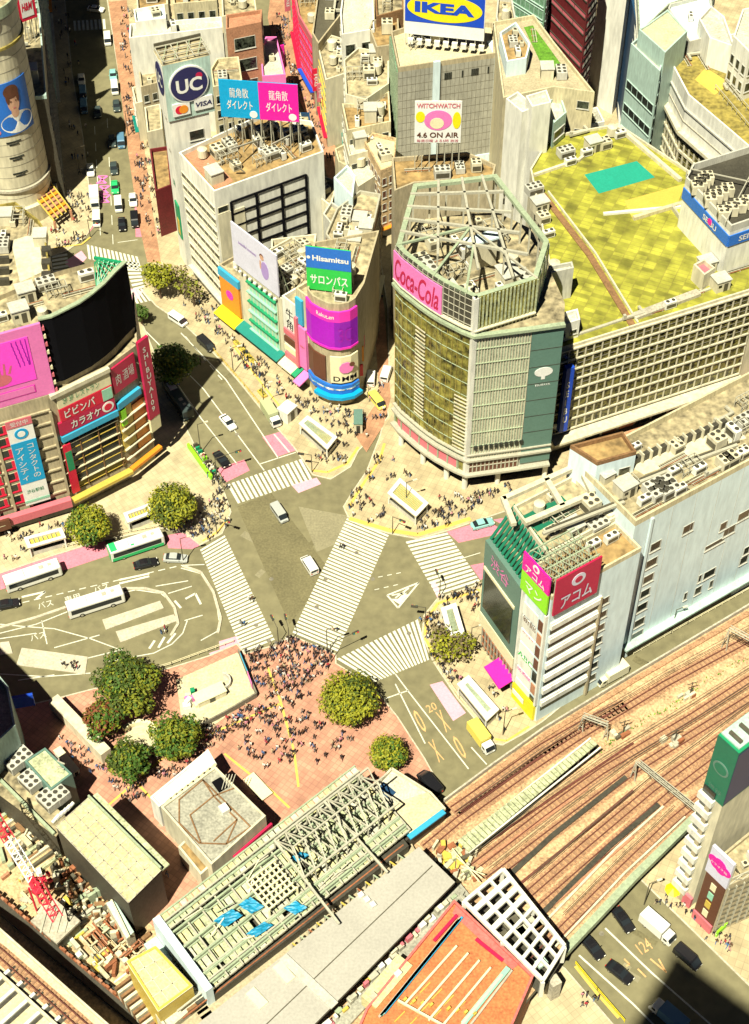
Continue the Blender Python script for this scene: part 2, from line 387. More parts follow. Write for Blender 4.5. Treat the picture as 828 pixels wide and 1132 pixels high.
def gridf(root, A, B, z0, z1, rows, cols, fr='white_wall', gl='window_gold', depth=.9, tv=.35, th=.55):
    """deep frame of fins and slabs standing in front of recessed panes"""
    A = V((A[0], A[1], 0)); B = V((B[0], B[1], 0)); u = B - A; L = u.length; un = u / L; n = un.cross(V((0, 0, 1))); ang = math.atan2(u.y, u.x)
    cw = L / cols; rh = (z1 - z0) / rows; b = MB()
    for r in range(rows + 1): b.box(A + V((0, 0, z0 + r * rh - th / 2)) + n * .003, u, n * depth, (0, 0, th), fr)
    for c in range(cols + 1):
        for r in range(rows): b.box(A + un * (c * cw - tv / 2) + V((0, 0, z0 + r * rh + th / 2 + .002)) + n * .003, un * tv, n * (depth - .12), (0, 0, rh - th - .004), fr)
    b.build('facade_grid', root)
    pm = MB(); pw, ph = cw - tv - .04, rh - th - .04
    pm.box((-pw / 2, -.06, 0), (pw, 0, 0), (0, .056, 0), (0, 0, ph), gl); pm.box((-pw / 2, -.14, ph * .42), (pw, 0, 0), (0, .075, 0), (0, 0, .1), 'concrete_dark')
    me = raw(pm, 'window'); over = MB(); cnt = NW.get(root.name, 0)
    for r in range(rows - 1, -1, -1):
        for c in range(cols):
            p = A + un * (c + .5) * cw + V((0, 0, z0 + r * rh + th / 2 + .02)) + n * .003
            if cnt < 98: put(me, 'window', root, p, ang); cnt += 1
            else: over.box(p - un * pw / 2, un * pw, n * .06, (0, 0, ph), gl)
    NW[root.name] = cnt
    if over.v: over.build('window_field', root, kind='stuff')
def fins(root, A, B, z0, z1, n_, mt, depth=.5, w_=.15, name='fins'):
    A = V((A[0], A[1], 0)); B = V((B[0], B[1], 0)); u = B - A; un = u.normalized(); n = un.cross(V((0, 0, 1))); b = MB()
    for i in range(n_ + 1): b.box(A + u * i / n_ - un * w_ / 2 + V((0, 0, z0)) + n * .003, un * w_, n * depth, (0, 0, z1 - z0), mt)
    return b.build(name, root)
def block(name, label, cat, px, h, wall='cream', roof='roof_grime', L=None, Rr=None, cl=0, par=.9, z0=0.0, world=None, band=None, kinds=None, csc=1.0, parm=None, group=None):
    """a building from the picture outline of its roof (at height h); L/Rr: facade styles of camera-facing sides"""
    P = world if world else [tuple(W(x, y, h)[:2]) for x, y in px]
    P = ccw(P); c = V((sum(p[0] for p in P) / len(P), sum(p[1] for p in P) / len(P), z0))
    t = thing(name, label, cat, c, group)
    b = MB(); b.prism(P, z0, h, wall)
    if par:
        I = inset(P, .35); n = len(P)
        b.prism(P, h, h + par, parm or wall)
        for i in range(n):
            j = (i + 1) % n
            b.face([(P[i][0], P[i][1], h + par), (P[j][0], P[j][1], h + par), (I[j][0], I[j][1], h + par), (I[i][0], I[i][1], h + par)], parm or wall)
            b.face([(I[j][0], I[j][1], h), (I[i][0], I[i][1], h), (I[i][0], I[i][1], h + par), (I[j][0], I[j][1], h + par)], parm or wall)
    b.build('wall', t)
    MB().face([(p[0], p[1], h + .002) for p in P], roof).build('roof', t)
    e0 = max(range(len(P)), key=lambda i: (V(P[(i + 1) % len(P)]) - V(P[i])).length)
    d = V(P[(e0 + 1) % len(P)]) - V(P[e0]); ang = math.atan2(d.y, d.x)
    for i in range(len(P)):
        A, B = V(P[i]), V(P[(i + 1) % len(P)]); d = B - A
        if d.length < 1.2: continue
        n = V((d.y, -d.x)).normalized(); mid = (A + B) / 2
        if n.dot(-mid) <= 0: continue
        st = L if n.x < -.25 else Rr
        if n.x < -.25 and st is None: st = None
        if st:
            k = st[0]; kw = dict(st[1]) if len(st) > 1 else {}
            lo = kw.pop('lo', z0 + 3.5); hi = kw.pop('hi', h - .8); fl = kw.pop('fl', 3.6); rows = max(1, round((hi - lo) / fl))
            if k == 'b': bands(t, A, B, lo, hi, rows, **kw)
            if k == 'p': cw = kw.pop('cw', 2.6); punch(t, A, B, lo, hi, rows, max(1, round(d.length / cw)), **kw)
            if k == 'g': cw = kw.pop('cw', 2.0); gridf(t, A, B, lo, hi, rows, max(1, round(d.length / cw)), **kw)
            if z0 < 1 and lo > 3:
                bb = MB(); un = d.to_3d().normalized(); n3 = n.to_3d()
                bb.box(A.to_3d() + un * .4 + n3 * .003 + V((0, 0, .2)), un * (d.length - .8), n3 * .05, (0, 0, 2.5), 'dark_glass')
                bb.box(A.to_3d() + n3 * .003 + V((0, 0, 2.8)), d.to_3d(), n3 * .9, (0, 0, .25), random.choice(['s_red', 's_cream', 's_teal', 'grey_light', 's_orange', 's_blue']))
                bb.build('shopfront', t)
    if cl: clutter(t, inset(P, .5), h + .01, cl, ang, kinds=kinds, sc_=csc)
    return t, P, ang
def struct(o): o['kind'] = 'structure'; return o
b = MB(); b.face([(-900, -300, -.02), (900, -300, -.02), (900, 1800, -.02), (-900, 1800, -.02)], 'asphalt'); struct(b.build('ground'))
def pxs(L, z=0): return [W(x, y, z) for x, y in L]
def sheet(name, L, z, mt, kind='structure'):
    b = MB(); b.face(pxs(L, z), mt); o = b.build(name); o['kind'] = kind; return o
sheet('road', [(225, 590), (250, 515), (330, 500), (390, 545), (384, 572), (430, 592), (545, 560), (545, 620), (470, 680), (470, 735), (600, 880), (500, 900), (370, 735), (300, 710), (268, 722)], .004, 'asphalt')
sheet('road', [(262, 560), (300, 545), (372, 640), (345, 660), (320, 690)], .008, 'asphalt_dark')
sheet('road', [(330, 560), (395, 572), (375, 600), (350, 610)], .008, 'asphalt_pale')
PZ = .14
def pave(name, L, mt='paving'):
    P = ccw([tuple(W(x, y, PZ)[:2]) for x, y in L]); b = MB(); b.prism(P, -.01, PZ, 'kerb', mt)
    I = inset(P, .25); n = len(P)
    for i in range(n):
        j = (i + 1) % n
        b.face([(P[i][0], P[i][1], PZ + .004), (P[j][0], P[j][1], PZ + .004), (I[j][0], I[j][1], PZ + .004), (I[i][0], I[i][1], PZ + .004)], 'kerb')
    o = b.build(name); o['kind'] = 'structure'; return o
pave('pavement', [(-220, 690), (0, 634), (60, 614), (112, 598), (180, 584), (205, 590), (221, 603), (246, 590), (256, 566), (249, 545), (238, 528), (222, 505), (205, 470), (188, 430), (172, 392), (155, 350), (144, 330), (100, 312), (58, 302), (20, 305), (-200, 340)], 'paving_pale')
pave('pavement', [(-300, 290), (-40, 275), (20, 275), (52, 285), (75, 277), (95, 262), (105, 245), (100, 215), (92, 150), (80, 80), (72, 0), (68, -60), (-150, -60)], 'paving_pale')
pave('pavement', [(114, -60), (118, 0), (132, 90), (142, 170), (153, 245), (163, 290), (158, 322), (172, 338), (202, 358), (228, 382), (262, 420), (296, 462), (324, 494), (334, 508), (345, 525), (366, 530), (388, 516), (397, 498), (410, 485), (430, 460), (420, 380), (372, 280), (346, 180), (330, 120), (296, 60), (280, 0), (270, -60)])
pave('pavement', [(420, 480), (405, 520), (388, 545), (379, 560), (384, 571), (398, 580), (430, 590), (462, 596), (495, 587), (545, 570), (620, 545), (828, 455), (1000, 380), (1000, -60), (500, -60), (330, -60), (345, 60), (372, 130), (410, 220), (428, 340), (430, 430)])
pave('pavement', [(484, 660), (532, 644), (560, 636), (700, 560), (900, 480), (1000, 500), (828, 650), (770, 680), (705, 717), (640, 765), (600, 798), (580, 811), (556, 824), (545, 822), (534, 806), (505, 772), (478, 731), (466, 702), (468, 680)])
pave('plaza', [(-300, 870), (0, 786), (60, 772), (110, 759), (190, 737), (232, 724), (262, 711), (271, 722), (305, 712), (323, 702), (372, 723), (372, 733), (412, 757), (440, 792), (470, 838), (490, 874), (470, 905), (400, 990), (250, 1150), (-100, 1350), (-400, 1200)], 'brick_plaza')
pave('pavement', [(610, 1060), (625, 1070), (720, 1180), (300, 1260), (450, 1100)], 'paving_pale')
pave('pavement', [(695, 960), (828, 1090), (1000, 1230), (1150, 900), (900, 780), (760, 905)], 'paving')
sheet('path', [(296, 20), (302, -30), (318, -30), (322, 20), (338, 70), (352, 112), (366, 150), (382, 190), (400, 230), (415, 285), (425, 340), (432, 440), (424, 470), (405, 500), (392, 480), (420, 440), (413, 350), (400, 290), (380, 235), (362, 195), (348, 150), (330, 108), (308, 75)], PZ + .008, 'brick_street')
sheet('path', [(690, 478), (828, 428), (900, 400), (900, 440), (828, 462), (700, 500)], PZ + .008, 'brick_street')
sheet('pavement', [(120, 2), (132, 90), (142, 170), (153, 245), (163, 290), (178, 290), (168, 230), (158, 150), (150, 80), (140, 0)], PZ + .008, 'brick_street')
sheet('ground', [(-200, 960), (0, 860), (60, 900), (130, 990), (210, 1060), (230, 1180), (-200, 1240)], PZ + .012, 'soil')
def stripes(label, c1, c2, c3, c4, n, duty=.58, z=.009, m_='paint_white'):
    """bars running c1->c2, stacked from (c1,c2) to (c4,c3)"""
    a, b2, c, d = [W(x, y, z) for x, y in (c1, c2, c3, c4)]; b = MB()
    for i in range(n):
        t0 = (i + .5 - duty / 2) / n; t1 = (i + .5 + duty / 2) / n
        b.face([a.lerp(d, t0), b2.lerp(c, t0), b2.lerp(c, t1), a.lerp(d, t1)], m_)
    o = b.build('crosswalk'); o['kind'] = 'structure'; o['label'] = label; return o
stripes('white striped crosswalk on the left side of the junction beside the bus loop', (221, 607), (248, 591), (304, 708), (268, 722), 33)
stripes('long diagonal white crosswalk through the middle of the junction', (384, 572), (430, 591), (373, 721), (323, 700), 37)
stripes('white crosswalk on the right beside the pale department store corner', (448, 598), (494, 588), (531, 643), (483, 659), 15)
stripes('white crosswalk at the bottom of the junction by the round tree', (371, 729), (414, 754), (475, 729), (463, 684), 18)
stripes('white crosswalk at the top left of the junction', (250, 536), (262, 557), (346, 529), (334, 507), 17)
stripes('', (95, 270), (97, 286), (158, 300), (153, 284), 13); stripes('', (57, 278), (74, 275), (76, 300), (58, 303), 6)
stripes('', (74, 299), (76, 312), (106, 316), (104, 301), 7); stripes('', (136, 287), (153, 290), (160, 318), (148, 322), 8)
stripes('', (143, 322), (150, 336), (178, 330), (165, 317), 6); stripes('', (80, 23), (81, 34), (118, 32), (117, 21), 8)
def lines(name, segs, wd=.16, z=.010, m_='paint_white'):
    b = MB()
    for L in segs:
        P = pxs(L, z)
        for p, q in zip(P, P[1:]):
            u = (q - p).normalized(); s_ = V((-u.y, u.x, 0)) * wd / 2; b.face([p - s_, q - s_, q + s_, p + s_], m_)
    o = b.build(name); o['kind'] = 'structure'; return o
def dashes(p, q, n, duty=.5):
    out = []
    for i in range(n):
        t0, t1 = i / n, (i + duty) / n
        out.append([(p[0] + (q[0] - p[0]) * t0, p[1] + (q[1] - p[1]) * t0), (p[0] + (q[0] - p[0]) * t1, p[1] + (q[1] - p[1]) * t1)])
    return out
lines('lane_markings', [[(292, 520), (225, 430), (158, 363)], [(308, 507), (250, 420), (200, 368)], [(334, 502), (290, 446), (262, 415)], [(287, 513), (327, 500)], [(262, 513), (222, 462), (178, 398)],
      [(437, 745), (452, 765), (518, 850)], [(437, 756), (470, 822)], [(415, 776), (452, 763)], [(521, 826), (538, 845)], [(424, 800), (424, 800.5)]] + dashes((205, 372), (250, 425), 5), .22)
lines('lane_markings', dashes((418, 638), (448, 632), 3) + dashes((414, 652), (445, 645), 3) + dashes((125, 270), (118, 120), 7) + dashes((111, 260), (104, 130), 7) + [[(508, 618), (531, 611)], [(130, 268), (152, 265)]], .16)
lines('lane_markings', [[(428, 658), (463, 644), (440, 672), (428, 658)]], .32)
lines('lane_markings', [[(433, 658), (449, 655), (442, 664)], [(437, 661), (452, 650)]], .3)
sheet('lane_markings', [(432, 662), (442, 668), (451, 657), (444, 658), (440, 662)], .011, 'paint_white')
def glyph(name, s, c, ux, uy, wid, hei, m_='paint_white', z=.012):
    A, B, Cc = W(*c, z), W(*ux, z), W(*uy, z)
    root = None; u = (B - A).normalized(); v = (Cc - A).normalized(); 
    cu = bpy.data.curves.new('t', 'FONT'); cu.body = s; cu.offset = 0; cu.resolution_u = 2
    o = bpy.data.objects.new('t', cu); COL.objects.link(o); dg = bpy.context.evaluated_depsgraph_get(); dg.update()
    me = bpy.data.meshes.new_from_object(o.evaluated_get(dg)); bpy.data.objects.remove(o)
    xs = [q.co.x for q in me.vertices]; ys = [q.co.y for q in me.vertices]
    for q in me.vertices: q.co = A + u * ((q.co.x - (max(xs) + min(xs)) / 2) / (max(xs) - min(xs)) * wid) + v * ((q.co.y - (max(ys) + min(ys)) / 2) / (max(ys) - min(ys)) * hei)
    me.materials.clear(); me.materials.append(MATS[m_]); ob = bpy.data.objects.new(name, me); COL.objects.link(ob); ob['kind'] = 'structure'
for c in ((464, 797), (508, 826)): glyph('lane_markings', '0', c, (c[0] + 10, c[1] - 6), (c[0] - 5, c[1] - 9), 1.0, 4.8, 'paint_orange')
for c in ((490, 797), (482, 830)): glyph('lane_markings', 'X', c, (c[0] + 10, c[1] - 6), (c[0] - 5, c[1] - 9), 1.1, 4.4, 'paint_orange')
glyph('lane_markings', '20', (477, 782), (487, 777), (472, 773), 1.8, 1.6, 'paint_orange')
glyph('lane_markings', '124', (712, 1046), (722, 1040), (706, 1038), 2.2, 1.9, 'paint_orange')
for nm, L, mt in [('road', [(290, 483), (314, 476), (330, 497), (306, 505)], 'paint_pink'), ('road', [(240, 518), (270, 508), (276, 520), (250, 533)], 'paint_pink'),
              ('road', [(322, 536), (350, 528), (355, 535), (330, 545)], 'paint_pale_pink'), ('road', [(475, 757), (489, 753), (515, 788), (501, 797)], 'paint_pale_pink'),
              ('road', [(494, 588), (530, 577), (560, 572), (552, 590), (507, 600)], 'paint_pink'), ('road', [(520, 625), (545, 620), (548, 634), (531, 641)], 'paint_pink'),
              ('road', [(476, 645), (481, 643), (490, 660), (484, 662)], 'paint_pale_pink'), ('road', [(242, 709), (262, 703), (268, 720), (236, 730), (231, 722), (243, 718)], 'paint_pale_pink'),
              ('road', [(0, 628), (70, 608), (116, 596), (120, 614), (60, 634), (0, 652)], 'paint_pink'), ('road', [(183, 592), (205, 588), (221, 603), (212, 607), (186, 606)], 'paint_pink'),
              ('road', [(421, 797), (428, 795), (476, 862), (485, 880), (476, 880)], 'paint_pale_pink'), ('road', [(70, 290), (90, 277), (96, 285), (82, 300)], 'paint_pale_pink'),
              ('road', [(126, 330), (150, 334), (158, 322), (140, 318)], 'paint_pale_pink'), ('road', [(148, 200), (152, 199), (162, 262), (150, 262)], 'paint_pink'),
              ('road', [(96, 205), (101, 203), (104, 250), (98, 258)], 'paint_pink'), ('road', [(42, 790), (100, 770), (110, 760), (60, 772), (20, 782)], 'paint_pink'),
              ('road', [(770, 1010), (800, 1040), (828, 1070), (845, 1085), (828, 1085), (795, 1052), (765, 1022)], 'paint_pink')]:
    sheet(nm, L, .006 if nm == 'road' else .1, mt)
lines('lane_markings', [[(303, 480), (320, 500)]], .3, .012)
lines('tactile_paving', [[(386, 573), (430, 586), (462, 591), (495, 581), (520, 573)]], .9, PZ + .012, 'paint_yellow')
lines('tactile_paving', [[(386, 560), (398, 540), (420, 508), (425, 490)], [(470, 702), (472, 685), (484, 667), (530, 652)], [(345, 520), (362, 522), (384, 512), (396, 494)], [(481, 726), (470, 705)]], .55, PZ + .012, 'paint_yellow')
lines('tactile_paving', [[(224, 598), (240, 588), (250, 576)], [(547, 817), (560, 819), (585, 803)], [(296, 738), (310, 775), (325, 830), (330, 870)], [(309, 778), (270, 795), (240, 808), (180, 838), (120, 890)],
      [(285, 860), (320, 893)], [(118, 830), (165, 880), (190, 905)], [(258, 382), (290, 425), (318, 460)], [(100, 262), (90, 270), (60, 274)], [(248, 833), (300, 875)]], .4, PZ + .014, 'paint_yellow')
lines('lane_markings', [[(0, 700), (40, 690), (115, 660), (150, 652), (178, 656), (192, 668), (196, 688), (190, 702)], [(0, 690), (20, 692), (60, 695), (100, 706), (135, 719)], [(0, 706), (40, 700)], [(46, 686), (52, 712)],
       [(60, 716), (110, 702)], [(95, 728), (135, 718)], [(170, 722), (190, 712), (202, 700), (207, 686)], [(0, 745), (50, 748), (100, 744)], [(20, 752), (60, 746)], [(200, 628), (222, 634), (238, 660), (243, 690), (240, 697)],
       [(172, 648), (208, 642)], [(186, 656), (212, 648)], [(204, 686), (224, 680)], [(200, 625), (226, 624)], [(120, 731), (170, 722)], [(222, 708), (240, 698)]] + dashes((0, 672), (200, 625), 16, .6), .2)
lines('lane_markings', [[(165, 717), (171, 708)], [(175, 716), (182, 704)], [(185, 711), (194, 700)], [(24, 660), (50, 654), (40, 662)], [(193, 664), (200, 672)], [(205, 662), (216, 656), (222, 668)], [(132, 645), (165, 637)], [(132, 641), (165, 634)]], .42, .012)
for s_, c in (('バス', (42, 703)), ('バス', (50, 668)), ('専用', (80, 661)), ('バス', (112, 650))): glyph('lane_markings', s_, c, (c[0] + 10, c[1] - 3), (c[0] - 3, c[1] - 9), 2.8, 1.5)
def island(L): pave('bus_island', L, 'kerb')
island([(113, 685), (177, 664), (181, 672), (117, 696)]); island([(128, 698), (192, 679), (196, 686), (133, 710)]); island([(24, 716), (97, 726), (94, 745), (18, 735)]); island([(0, 710), (10, 709), (14, 722), (0, 724)])
for L in ([(0, 694), (40, 683), (115, 657), (138, 651), (160, 651), (181, 656), (193, 672), (197, 690), (189, 703)], [(202, 626), (222, 633), (236, 655), (244, 684), (241, 700)],):
    b = MB(); P = pxs(L, 0)
    for p, q in zip(P, P[1:]): b.beam(p + V((0, 0, .12)), q + V((0, 0, .12)), .5, .26, 'kerb')
    struct(b.build('kerb'))
lines('lane_markings', [[(669, 1026), (720, 1075), (785, 1132), (820, 1160)], [(640, 1056), (700, 1110), (740, 1150)]], .3)
lines('lane_markings', [[(705, 1071), (714, 1080)], [(719, 1060), (737, 1075)], [(728, 1060), (736, 1074)], [(690, 1060), (696, 1066), (692, 1068)]], .25, .012, 'paint_orange')
lines('lane_markings', [[(636, 1068), (660, 1098), (684, 1125)]], .5, .16, 'paint_yellow')
DZ = 6.5
dk = ccw([tuple(W(x, y, DZ)[:2]) for x, y in [(225, 1160), (330, 1050), (455, 930), (491, 885), (545, 845), (600, 806), (700, 745), (828, 669), (950, 598), (1050, 700), (900, 800), (766, 910), (700, 975), (622, 1058), (520, 1180)]])
t = thing('railway_viaduct', 'raised railway deck with brown ballast crossing from the lower middle to the right edge', 'railway', (*W(640, 930, 0)[:2], 0))
b = MB(); b.prism(dk, DZ - 1.3, DZ, 'concrete_dark', 'ballast', bottom=True); b.build('deck', t)
def wallline(par, name, L, z, h_, wd, mt):
    b = MB(); P = pxs(L, z)
    for p, q in zip(P, P[1:]): b.beam(p + V((0, 0, h_ / 2)), q + V((0, 0, h_ / 2)), wd, h_, mt)
    return b.build(name, par)
wallline(t, 'parapet', [(491, 887), (545, 847), (600, 808), (700, 747), (828, 671), (950, 600)], DZ, 1.0, .3, 'concrete')
wallline(t, 'parapet', [(494, 893), (548, 853), (602, 814), (700, 753), (828, 678)], DZ, .35, .9, 'ballast_dark')
wallline(t, 'girder', [(622, 1056), (700, 973), (766, 908)], DZ - .8, 1.4, 1.2, 'steel_green')
wallline(t, 'girder', [(612, 1050), (690, 967), (757, 905)], DZ, .7, .3, 'cream')
wallline(t, 'girder', [(600, 1023), (680, 940), (733, 893)], DZ, .6, .35, 'cream')
wallline(t, 'drain', [(594, 1016), (674, 936), (728, 890)], DZ, .4, .8, 'dark_wall')
for (x, y) in ((560, 1000), (610, 1100), (650, 1000), (700, 935)):
    b = MB(); c = W(x, y, 0); b.cb((c.x, c.y, 0), (1.6, 1.6, DZ - 1.31), 'concrete', .5); b.build('pier', t)
def track(label, L, z=DZ, dark='ballast_dark'):
    P = pxs(L, z); t = thing('railway_track', label, 'railway track', P[0], 'railway tracks on the raised deck')
    pts = [P[0]]
    for p, q in zip(P, P[1:]):
        n = max(1, int((q - p).length / 6))
        for i in range(1, n + 1): pts.append(p.lerp(q, i / n))
    nr = []
    for i in range(len(pts)):
        d = (pts[min(i + 1, len(pts) - 1)] - pts[max(i - 1, 0)]).normalized(); nr.append(V((-d.y, d.x, 0)))
    bb = MB()
    for i in range(len(pts) - 1):
        bb.face([pts[i] - nr[i] * 1.25 + V((0, 0, .02)), pts[i + 1] - nr[i + 1] * 1.25 + V((0, 0, .02)), pts[i + 1] + nr[i + 1] * 1.25 + V((0, 0, .02)), pts[i] + nr[i] * 1.25 + V((0, 0, .02))], dark)
    bb.build('track_bed', t)
    for s_ in (-.56, .56):
        r = MB()
        for i in range(len(pts) - 1): r.beam(pts[i] + nr[i] * s_ + V((0, 0, .26)), pts[i + 1] + nr[i + 1] * s_ + V((0, 0, .26)), .16, .2, 'rail_red')
        r.build('rail', t)
    sl_ = MB(); tot = 0
    for i in range(len(pts) - 1):
        d = pts[i + 1] - pts[i]; n = max(1, int(d.length / .85)); u = d.normalized()
        for k in range(n): sl_.beam(pts[i] + d * k / n - nr[i] * 1.05 + V((0, 0, .09)), pts[i] + d * k / n + nr[i] * 1.05 + V((0, 0, .09)), .3, .12, 'sleeper')
    sl_.build('sleepers', t, kind='stuff'); return t
track('railway track nearest the street and the pale blue wall', [(470, 938), (506, 908), (587, 850), (640, 815), (735, 757), (828, 707), (920, 655)])
track('short siding track joining the outermost track beside the street', [(500, 896), (545, 865), (600, 826), (645, 800), (690, 778)])
track('railway track just under the dark wedge shaped platform end', [(520, 962), (600, 900), (665, 853), (765, 793), (828, 752), (900, 712)])
track('railway track under the slim lattice mast in the middle of the deck', [(540, 974), (620, 913), (700, 853), (780, 803), (828, 773), (900, 730)])
track('railway track between the long dark trench and the middle tracks', [(583, 990), (650, 932), (720, 873), (775, 833), (828, 793), (900, 745)])
track('railway track running up to the green topped tower', [(598, 1004), (665, 945), (740, 880), (790, 842), (850, 800)])
track('outer railway track with closely set dark sleepers between two white girders', [(560, 1095), (622, 1028), (690, 960), (744, 908), (790, 870)])
for nm, L, wd, mt, h_ in [('trough_and_shade_strip', [(556, 975), (610, 925), (692, 860)], .8, 'dark_wall', .4), ('trough_and_shade_strip', [(572, 980), (640, 925), (700, 875)], .4, 'rail_red', .3),  # first, dark strip paints the shade of a sunken trench
                    ('trough_and_shade_strip', [(520, 945), (640, 862), (700, 822)], .35, 'rail_red', .25), ('trough_and_shade_strip', [(528, 955), (650, 872)], .5, 'terracotta', .2),
                    ('trough_and_shade_strip', [(510, 898), (600, 836)], .4, 'rail_red', .3), ('trough_and_shade_strip', [(600, 1010), (700, 925)], .5, 'terracotta', .3)]:
    b = MB(); P = pxs(L, DZ)
    for p, q in zip(P, P[1:]): b.beam(p + V((0, 0, h_ / 2 + .03)), q + V((0, 0, h_ / 2 + .03)), wd, h_, mt)
    b.build(nm, t)
t = thing('platform_canopy', 'long narrow pale canopy over a wedge shaped platform between the tracks', 'canopy', W(590, 885, DZ))
b = MB(); P = pxs([(503, 933), (652, 824), (663, 829), (520, 948)], DZ + .3); b.prism(ccw([p[:2] for p in P]), DZ + .02, DZ + .4, 'concrete_dark', 'black'); b.build('platform', t)
b = MB(); A, B = W(512, 936, DZ + 3), W(658, 820, DZ + 3); d = B - A; u = d.normalized(); s_ = V((-u.y, u.x, 0)); n_ = 34
for i in range(n_):
    b.box(A + d * i / n_ - s_ * (1.3 - .7 * i / n_), d / n_ * .82, s_ * 2 * (1.3 - .7 * i / n_), (0, 0, .25), 'panel_green')
b.box(A - s_ * 1.4 + V((0, 0, -.25)), d, s_ * .25, (0, 0, .25), 'white_wall'); b.box(A + s_ * .9 + V((0, 0, -.25)), d, s_ * .25, (0, 0, .25), 'white_wall'); b.build('roof_panels', t)
b = MB()
for i in range(12): p = A + d * (i + .5) / 12; b.cb((p.x, p.y, DZ + .4), (.25, .25, 2.4), 'steel')
b.build('posts', t)
def gantry(label, a, b_, z=DZ, h_=6):
    A, B = W(*a, z), W(*b_, z); t = thing('catenary_gantry', label, 'gantry', A, 'overhead line gantries'); d = B - A; u = d.normalized()
    m1 = MB(); 
    for s_ in (-.3, .3):
        for zz in (0, .6): m1.beam(A + V((0, 0, h_ + zz)) + V((-u.y, u.x, 0)) * s_, B + V((0, 0, h_ + zz)) + V((-u.y, u.x, 0)) * s_, .12, .12, 'steel')
    n = int(d.length / 1.2)
    for i in range(n):
        p, q = A + d * i / n, A + d * (i + 1) / n; s1 = V((-u.y, u.x, 0)) * .3 * (1 if i % 2 else -1)
        m1.beam(p + s1 + V((0, 0, h_)), q - s1 + V((0, 0, h_ + .6)), .07, .07, 'steel')
    m1.build('beam', t)
    for P in (A, B):
        m2 = MB(); m2.beam(P + u * .5, P + V((0, 0, h_)), .18, .18, 'steel'); m2.beam(P - u * .5, P + V((0, 0, h_)), .18, .18, 'steel'); m2.beam(P - u * .3 + V((0, 0, 2.4)), P + u * .3 + V((0, 0, 2.4)), .1, .1, 'steel'); m2.build('leg', t)
    m3 = MB()
    for i in range(3):
        p = A + d * (i + .7) / 3.6; m3.beam(p + V((0, 0, h_ - .1)), p + V((0, 0, h_ - 1.2)), .08, .08, 'steel_dark'); m3.beam(p + V((0, 0, h_ - 1.2)), p + V((0, 0, h_ - 1.2)) + u * .9, .06, .06, 'steel_dark')
    m3.build('bracket', t); return t
gantry('white overhead line gantry whose left leg stands by the parked box truck', (641, 812), (668, 822), 5.5, 5.5)
gantry('long white overhead line gantry crossing the middle of the deck', (699, 862), (770, 920), DZ, 5.5)
gantry('white overhead line gantry at the right edge beside the pale blue wall', (800, 718), (850, 745), DZ, 6)
for i, (x, y, lab) in enumerate([(762, 770, 'small lattice signal mast between the right hand tracks'), (745, 822, 'dark trackside cabinet cluster near the long gantry'), (688, 812, 'pale trackside equipment beside the tip of the platform canopy')]):
    t = thing('trackside_equipment', lab, 'rail equipment', W(x, y, DZ)); c = W(x, y, DZ)
    b = MB()
    for k in range(7): b.cb((c.x + random.uniform(-2, 2), c.y + random.uniform(-1, 1), DZ + .03), (random.uniform(.5, 1.3), random.uniform(.4, .8), random.uniform(.5, 1.3)), random.choice(['steel', 'steel_dark', 'cream', 'rust']), .6)
    b.build('cabinets', t); b = MB(); b.cb((c.x, c.y, DZ), (.14, .14, 4.2), 'steel_dark'); b.beam((c.x - .9, c.y - .3, DZ + 3.9), (c.x + .9, c.y + .3, DZ + 3.9), .12, .12, 'steel_dark'); b.build('mast', t)
b = MB(); random.seed(3)
for L in ([(670, 822), (700, 805), (745, 780), (800, 740), (828, 728)], [(655, 835), (690, 812), (705, 800)]):
    P = pxs(L, DZ)
    for p, q in zip(P, P[1:]):
        for k in range(int((q - p).length * 3)):
            c = p.lerp(q, random.random()) + V((random.gauss(0, .25), random.gauss(0, .25), .03)); h_ = random.uniform(.15, .6); a = random.uniform(0, 6.28)
            b.face([c, c + V((math.cos(a) * .4, math.sin(a) * .4, h_)), c + V((math.cos(a + 1) * .3, math.sin(a + 1) * .3, h_ * .8))], 'turf')
o = b.build('weeds'); o['kind'] = 'stuff'; tag(o, 'line of green and brown weeds growing between the tracks', 'weeds', kind='stuff')
t = thing('railway_viaduct', 'pale railway viaduct with one brown track crossing the lower left corner', 'railway', (*W(40, 1110, 0)[:2], 0))
LZ = 9
P = ccw([tuple(W(x, y, LZ)[:2]) for x, y in [(-60, 985), (0, 1027), (122, 1135), (150, 1160), (60, 1260), (-80, 1180)]])
b = MB(); b.prism(P, LZ - 1.5, LZ, 'concrete', 'cream_warm', bottom=True); b.build('deck', t)
wallline(t, 'parapet', [(-60, 987), (0, 1029), (122, 1137), (150, 1162)], LZ, .9, .3, 'cream')
wallline(t, 'parapet', [(-60, 1035), (0, 1078), (68, 1140), (90, 1162)], LZ, 1.0, .4, 'cream')
for k in range(6):
    c = W(-10 + k * 14, 1092 + k * 13, LZ); b = MB(); b.cb((c.x, c.y, LZ), (.5, 7, .5), 'white_wall', -.75); b.cb((c.x + .9, c.y + .5, LZ + .01), (1, 7, .1), 'dark_wall', -.75); b.build('roof_rib', t)
for k in range(4):
    c = W(20 + k * 35, 1060 + k * 32, 0); b = MB(); b.cb((c.x, c.y - 3, 0), (1.4, 4, LZ - 1.51), 'concrete_dark', -.75); b.build('pier', t)
track('railway track on the pale viaduct in the lower left corner', [(-60, 1010), (0, 1054), (100, 1142), (120, 1160)], LZ + .0)
random.seed(11)
Z3 = V((0, 0, 1))
